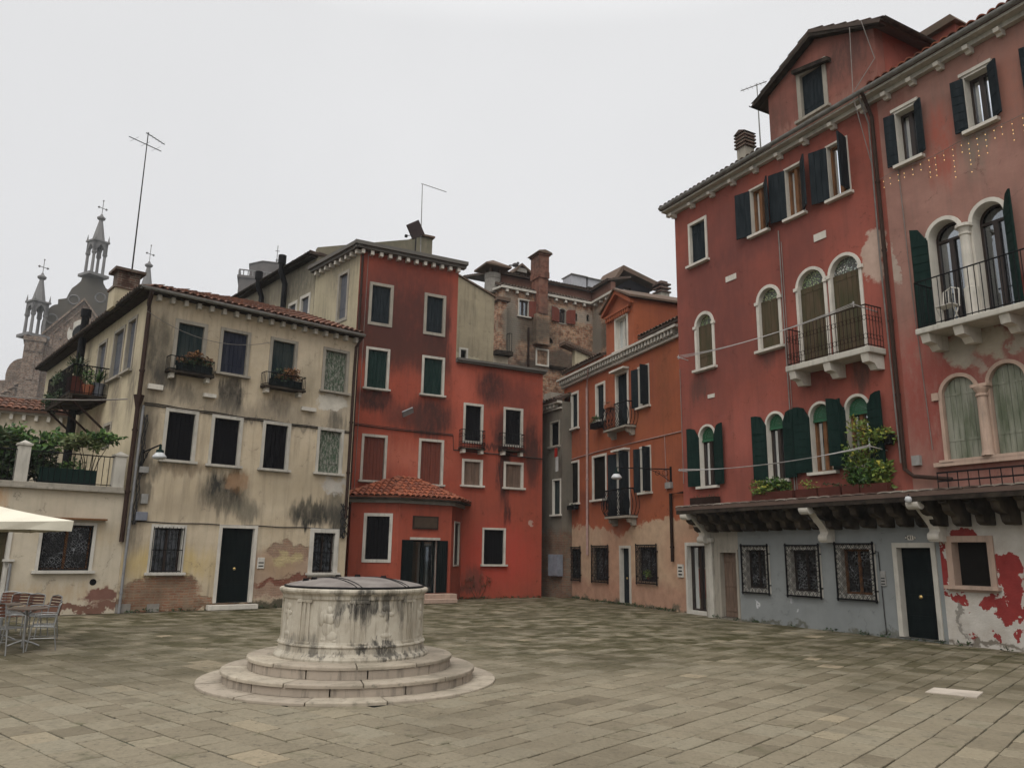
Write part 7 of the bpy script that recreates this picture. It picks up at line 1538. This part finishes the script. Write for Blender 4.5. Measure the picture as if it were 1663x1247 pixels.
# ---- pigeon on the dormer roof
def pigeon():
    Q = PD0.sub(0, 11.6); u, z = Q.uv(837, 431); t = MB(); 
    def ell(c, r, rot=0):
        t.T = Matrix.Translation(c) @ Matrix.Rotation(rot, 4, 'Y') @ Matrix.Diagonal((*r, 1)); t.lathe([(sin(pi * i / 8), -cos(pi * i / 8)) for i in range(9)], n=12, close=False); t.T = None
    ell((u, 0, z + .02), (.22, .12, .13), -.3); ell((u + .17, 0, z + .17), (.08, .07, .08)); t.lathe([(.075, 0), (.06, .12)], (u + .14, 0, z + .05), 8); t.prism([(u - .15, z + .0), (u - .42, z - .06), (u - .40, z - .11), (u - .15, z - .06)], -.05, .05)
    t.tube([(u + .24, 0, z + .17), (u + .30, 0, z + .15)], [.02, .004], 5); t.tube([(u, .03, z - .08), (u, .03, z - .2)], .012, 4); t.tube([(u + .02, -.03, z - .08), (u + .02, -.03, z - .2)], .012, 4)
    mesh_thing(t, 'pigeon', 'lead', 'dark pigeon perched on the small gabled dormer of the brick house', 'bird', Q.M, smooth=True)
pigeon()

# ---- café furniture and parasol
def cafe():
    K = .84
    def chair(Mx, lab):
        t = thing('cafe_chair', lab, 'chair', Mx, 'aluminium cafe chairs'); X = Mx; fr = MB(); w = .22; sh = .45; r = .013
        for s in (-1, 1):
            fr.tube([(s * w * 1.05, -.24, 0), (s * w, -.20, sh - .03), (s * w, -.17, sh), (s * w, .16, sh - .01)], r, 7)
            fr.tube([(s * w * .95, .24, 0), (s * w, .17, sh), (s * w, .22, sh + .36), (s * w * .93, .235, sh + .40), (0, .25, sh + .43)], r, 7)
            fr.tube([(s * w, .185, sh + .20), (s * (w + .04), .0, sh + .21), (s * (w + .04), -.16, sh + .20), (s * w, -.19, sh - .03)], r * .9, 6)
            fr.tube([(s * w, -.21, sh * .5), (s * w, .2, sh * .5)], r * .6, 5)
        fr.tube([(-w, -.18, sh), (w, -.18, sh)], r, 6); fr.tube([(-w, .16, sh - .01), (w, .16, sh - .01)], r, 6); fr.build('frame', 'alu', t, X)
        s = MB()
        for k in range(6): y = -.165 + k * .06; s.box(-w + .01, w - .01, y, y + .042, sh + .004, sh + .018)
        s.build('seat', 'alu', t, X)
        s = MB()
        for k in range(4):
            z = sh + .17 + k * .062; N = 8; pts = [(-w + .01 + (2 * w - .02) * i / N, .205 + .02 * k / 3 + .02 * sin(pi * i / N)) for i in range(N + 1)]
            for i in range(N): s.face([(pts[i][0], pts[i][1], z), (pts[i + 1][0], pts[i + 1][1], z), (pts[i + 1][0], pts[i + 1][1], z + .045), (pts[i][0], pts[i][1], z + .045)]); s.face([(pts[i][0], pts[i][1] + .012, z), (pts[i][0], pts[i][1] + .012, z + .045), (pts[i + 1][0], pts[i + 1][1] + .012, z + .045), (pts[i + 1][0], pts[i + 1][1] + .012, z)]); s.face([(pts[i][0], pts[i][1], z + .045), (pts[i + 1][0], pts[i + 1][1], z + .045), (pts[i + 1][0], pts[i + 1][1] + .012, z + .045), (pts[i][0], pts[i][1] + .012, z + .045)])
        s.build('backrest', 'sashred', t, X); return t
    def place(px, py, az): p = at_z(px, py); return Matrix.Translation((p.x, p.y, .003)) @ Matrix.Rotation(radians(az), 4, 'Z') @ Matrix.Scale(K, 4)
    chair(place(66, 1055, -60), 'aluminium chair with wooden slat back, rightmost, facing the nearer round table')
    for (px, py, az, lab) in ((3, 1062, 85, 'aluminium cafe chair in front, cut by the left edge of the picture'), (66, 1036, -35, 'aluminium chair tucked behind the rightmost chair, back against the cream wall side'),
                              (38, 1032, -15, 'aluminium chair directly behind the nearer round table'), (22, 1030, 10, 'aluminium chair behind and left of the nearer round table'), (0, 1026, 0, 'farthest aluminium chair at the left edge behind the far round table')):
        chair(place(px, py, az), lab)
    for (px, py, lab) in ((36, 1050, 'nearer round cafe table with brown rim and aluminium pedestal'), (-2, 1040, 'far round cafe table mostly cut by the left edge')):
        p = at_z(px, py); X = Matrix.Translation((p.x, p.y, .003)) @ Matrix.Scale(K, 4); t = thing('cafe_table', lab, 'table', X, 'round cafe tables')
        MB().lathe([(.0, .70), (.34, .70), (.35, .715), (.34, .73), (0, .73)], n=36, close=False).build('tabletop', 'tabletop', t, X)
        m = MB(); m.tube([(0, 0, .06), (0, 0, .6)], .028, 10)
        for k in range(4): a = k * pi / 2 + .5; m.tube([(0, 0, .12), (.15 * cos(a), .15 * sin(a), .07), (.28 * cos(a), .28 * sin(a), 0.01)], .016, 6); m.tube([(0, 0, .58), (.1 * cos(a), .1 * sin(a), .66), (.2 * cos(a), .2 * sin(a), .70)], .012, 6)
        m.build('pedestal', 'alu', t, X)
    # parasol
    zc = 1.86; C = at_z(118, 861, zc); Pp = Plane((C.x, C.y), 48.7); far = at_z(23, 869, zc); Lr = (far - C).length; S_ = max(2.6, min(3.2, Lr)); X = Pp.M
    pc = (-S_ / 2, S_ / 2); t = thing('parasol', 'large square cream cafe parasol at the left edge over the tables', 'parasol', X @ Matrix.Translation((pc[0], pc[1], 0)))
    c = MB(); zt = zc + .62; cor = [(0, 0), (0, S_), (-S_, S_), (-S_, 0)]; N = 10
    for i in range(4):
        a, d = Vector((*cor[i], zc + .15)), Vector((*cor[(i + 1) % 4], zc + .15)); ap = Vector((pc[0], pc[1], zt)); G = []
        for r in range(N + 1):
            row = []
            for q in range(N + 1):
                e_ = a.lerp(d, q / N); p = e_.lerp(ap, r / N); p.z -= .10 * sin(pi * q / N) * (1 - r / N) * .6 + .05 * sin(pi * r / N); row.append(c.P(p))
            G.append(row)
        for r in range(N):
            for q in range(N): c.faceI((G[r][q], G[r][q + 1], G[r + 1][q + 1], G[r + 1][q]))
        low = []
        for q in range(N + 1): e_ = a.lerp(d, q / N); nrm = (Vector((e_.x, e_.y, 0)) - Vector((*pc, 0))).normalized(); v = Vector(c.v[G[0][q]]) + Vector((0, 0, -.17)) + nrm * (-.015 + .012 * sin(q * 2.2)); v.z = zc - .01 + .006 * sin(q * 1.7); low.append(c.P(v))
        for q in range(N): c.faceI((low[q], low[q + 1], G[0][q + 1], G[0][q]))
    c.build('canopy', 'canvas', t, X)
    m = MB(); m.tube([(pc[0], pc[1], 0), (pc[0], pc[1], zt + .05)], .03, 10); m.box(pc[0] - .3, pc[0] + .3, pc[1] - .3, pc[1] + .3, 0.003, .07); m.build('pole', 'sash', t, X)
    for (x, y) in cor: MB().tube([(x * .98 - .02, y * .98 + .02, zc + .10), (pc[0], pc[1], zt - .12)], .014, 5).build('rib', 'sash', t, X)
M['tabletop'] = simple('worn_table_top', (.26, .20, .16), .4); M['sashred'] = simple('reddish_wood_slats', (.17, .065, .04), .5); cv = NM('cream_canvas'); cc_ = cv.coord(); cvm = cv.done(cv.mix(cv.mr(cv.noise(cc_, 2, 5), .4, .7), (.66, .62, .50), (.58, .54, .43)), .9); M['canvas'] = cvm
cafe()

# ---- dead climber at the foot of the red wall
def dryplant():
    u, z = PD.uv(776, 968); t = thing('dead_climber', 'leafless dead climbing plant on the red wall to the right of the porch', 'plant', PD.sub(u, -.03).M); X = PD.M; rs = random.Random(2); m = MB(); l = MB()
    def br(x, z, a, L, r, k):
        p = [(x, -.03, z)]
        for i in range(4): a += rs.uniform(-.3, .3); x += L / 4 * cos(a); z += L / 4 * sin(a); p.append((x, -.03 - rs.uniform(0, .02), z))
        m.tube(p, [r, r * .9, r * .8, r * .6, r * .4], 4)
        if k:
            for _ in range(3): br(x, z, a + rs.uniform(-.9, .9), L * .6, r * .6, k - 1)
        else: leaves(l, (x, -.04, z), (.06, .02, .06), 3, .05)
    for a in (.9, 1.3, 1.7, 2.1): br(u + .15 * (1.5 - a), 0, a, .42, .012, 2)
    m.build('stems', 'oldwood', t, X); l.build('foliage', 'leaf_red', t, X)
dryplant()
# ---- weeds at the wall feet
def weeds():
    m = MB(); rs = random.Random(9)
    for P_, x0, x1, n in ((PY, 0, 6, 60), (PH, .5, 8, 130), (PD, 4.2, 7.8, 50), (PG, -1, 9, 40)):
        for _ in range(n):
            x = rs.uniform(x0, x1); p = P_.pt(x, -rs.uniform(.01, .08)); leaves(m, (p.x, p.y, .03), (.07, .05, .04), 5, .07)
    tag(m.build('weeds', 'leaf_dark'), kind='stuff')
weeds()
# ---- haze
hz = bpy.data.materials.new('haze'); hz.use_nodes = True; t_ = hz.node_tree; t_.nodes.clear(); o_ = t_.nodes.new('ShaderNodeOutputMaterial'); v_ = t_.nodes.new('ShaderNodeVolumePrincipled')
v_.inputs['Color'].default_value = (.93, .95, .98, 1); v_.inputs['Density'].default_value = .00042; v_.inputs['Anisotropy'].default_value = .1; t_.links.new(v_.outputs[0], o_.inputs['Volume'])
m = MB(); m.box(-330, 330, -90, 570, -1.7, 75); tag(m.build('haze', hz), kind='stuff')
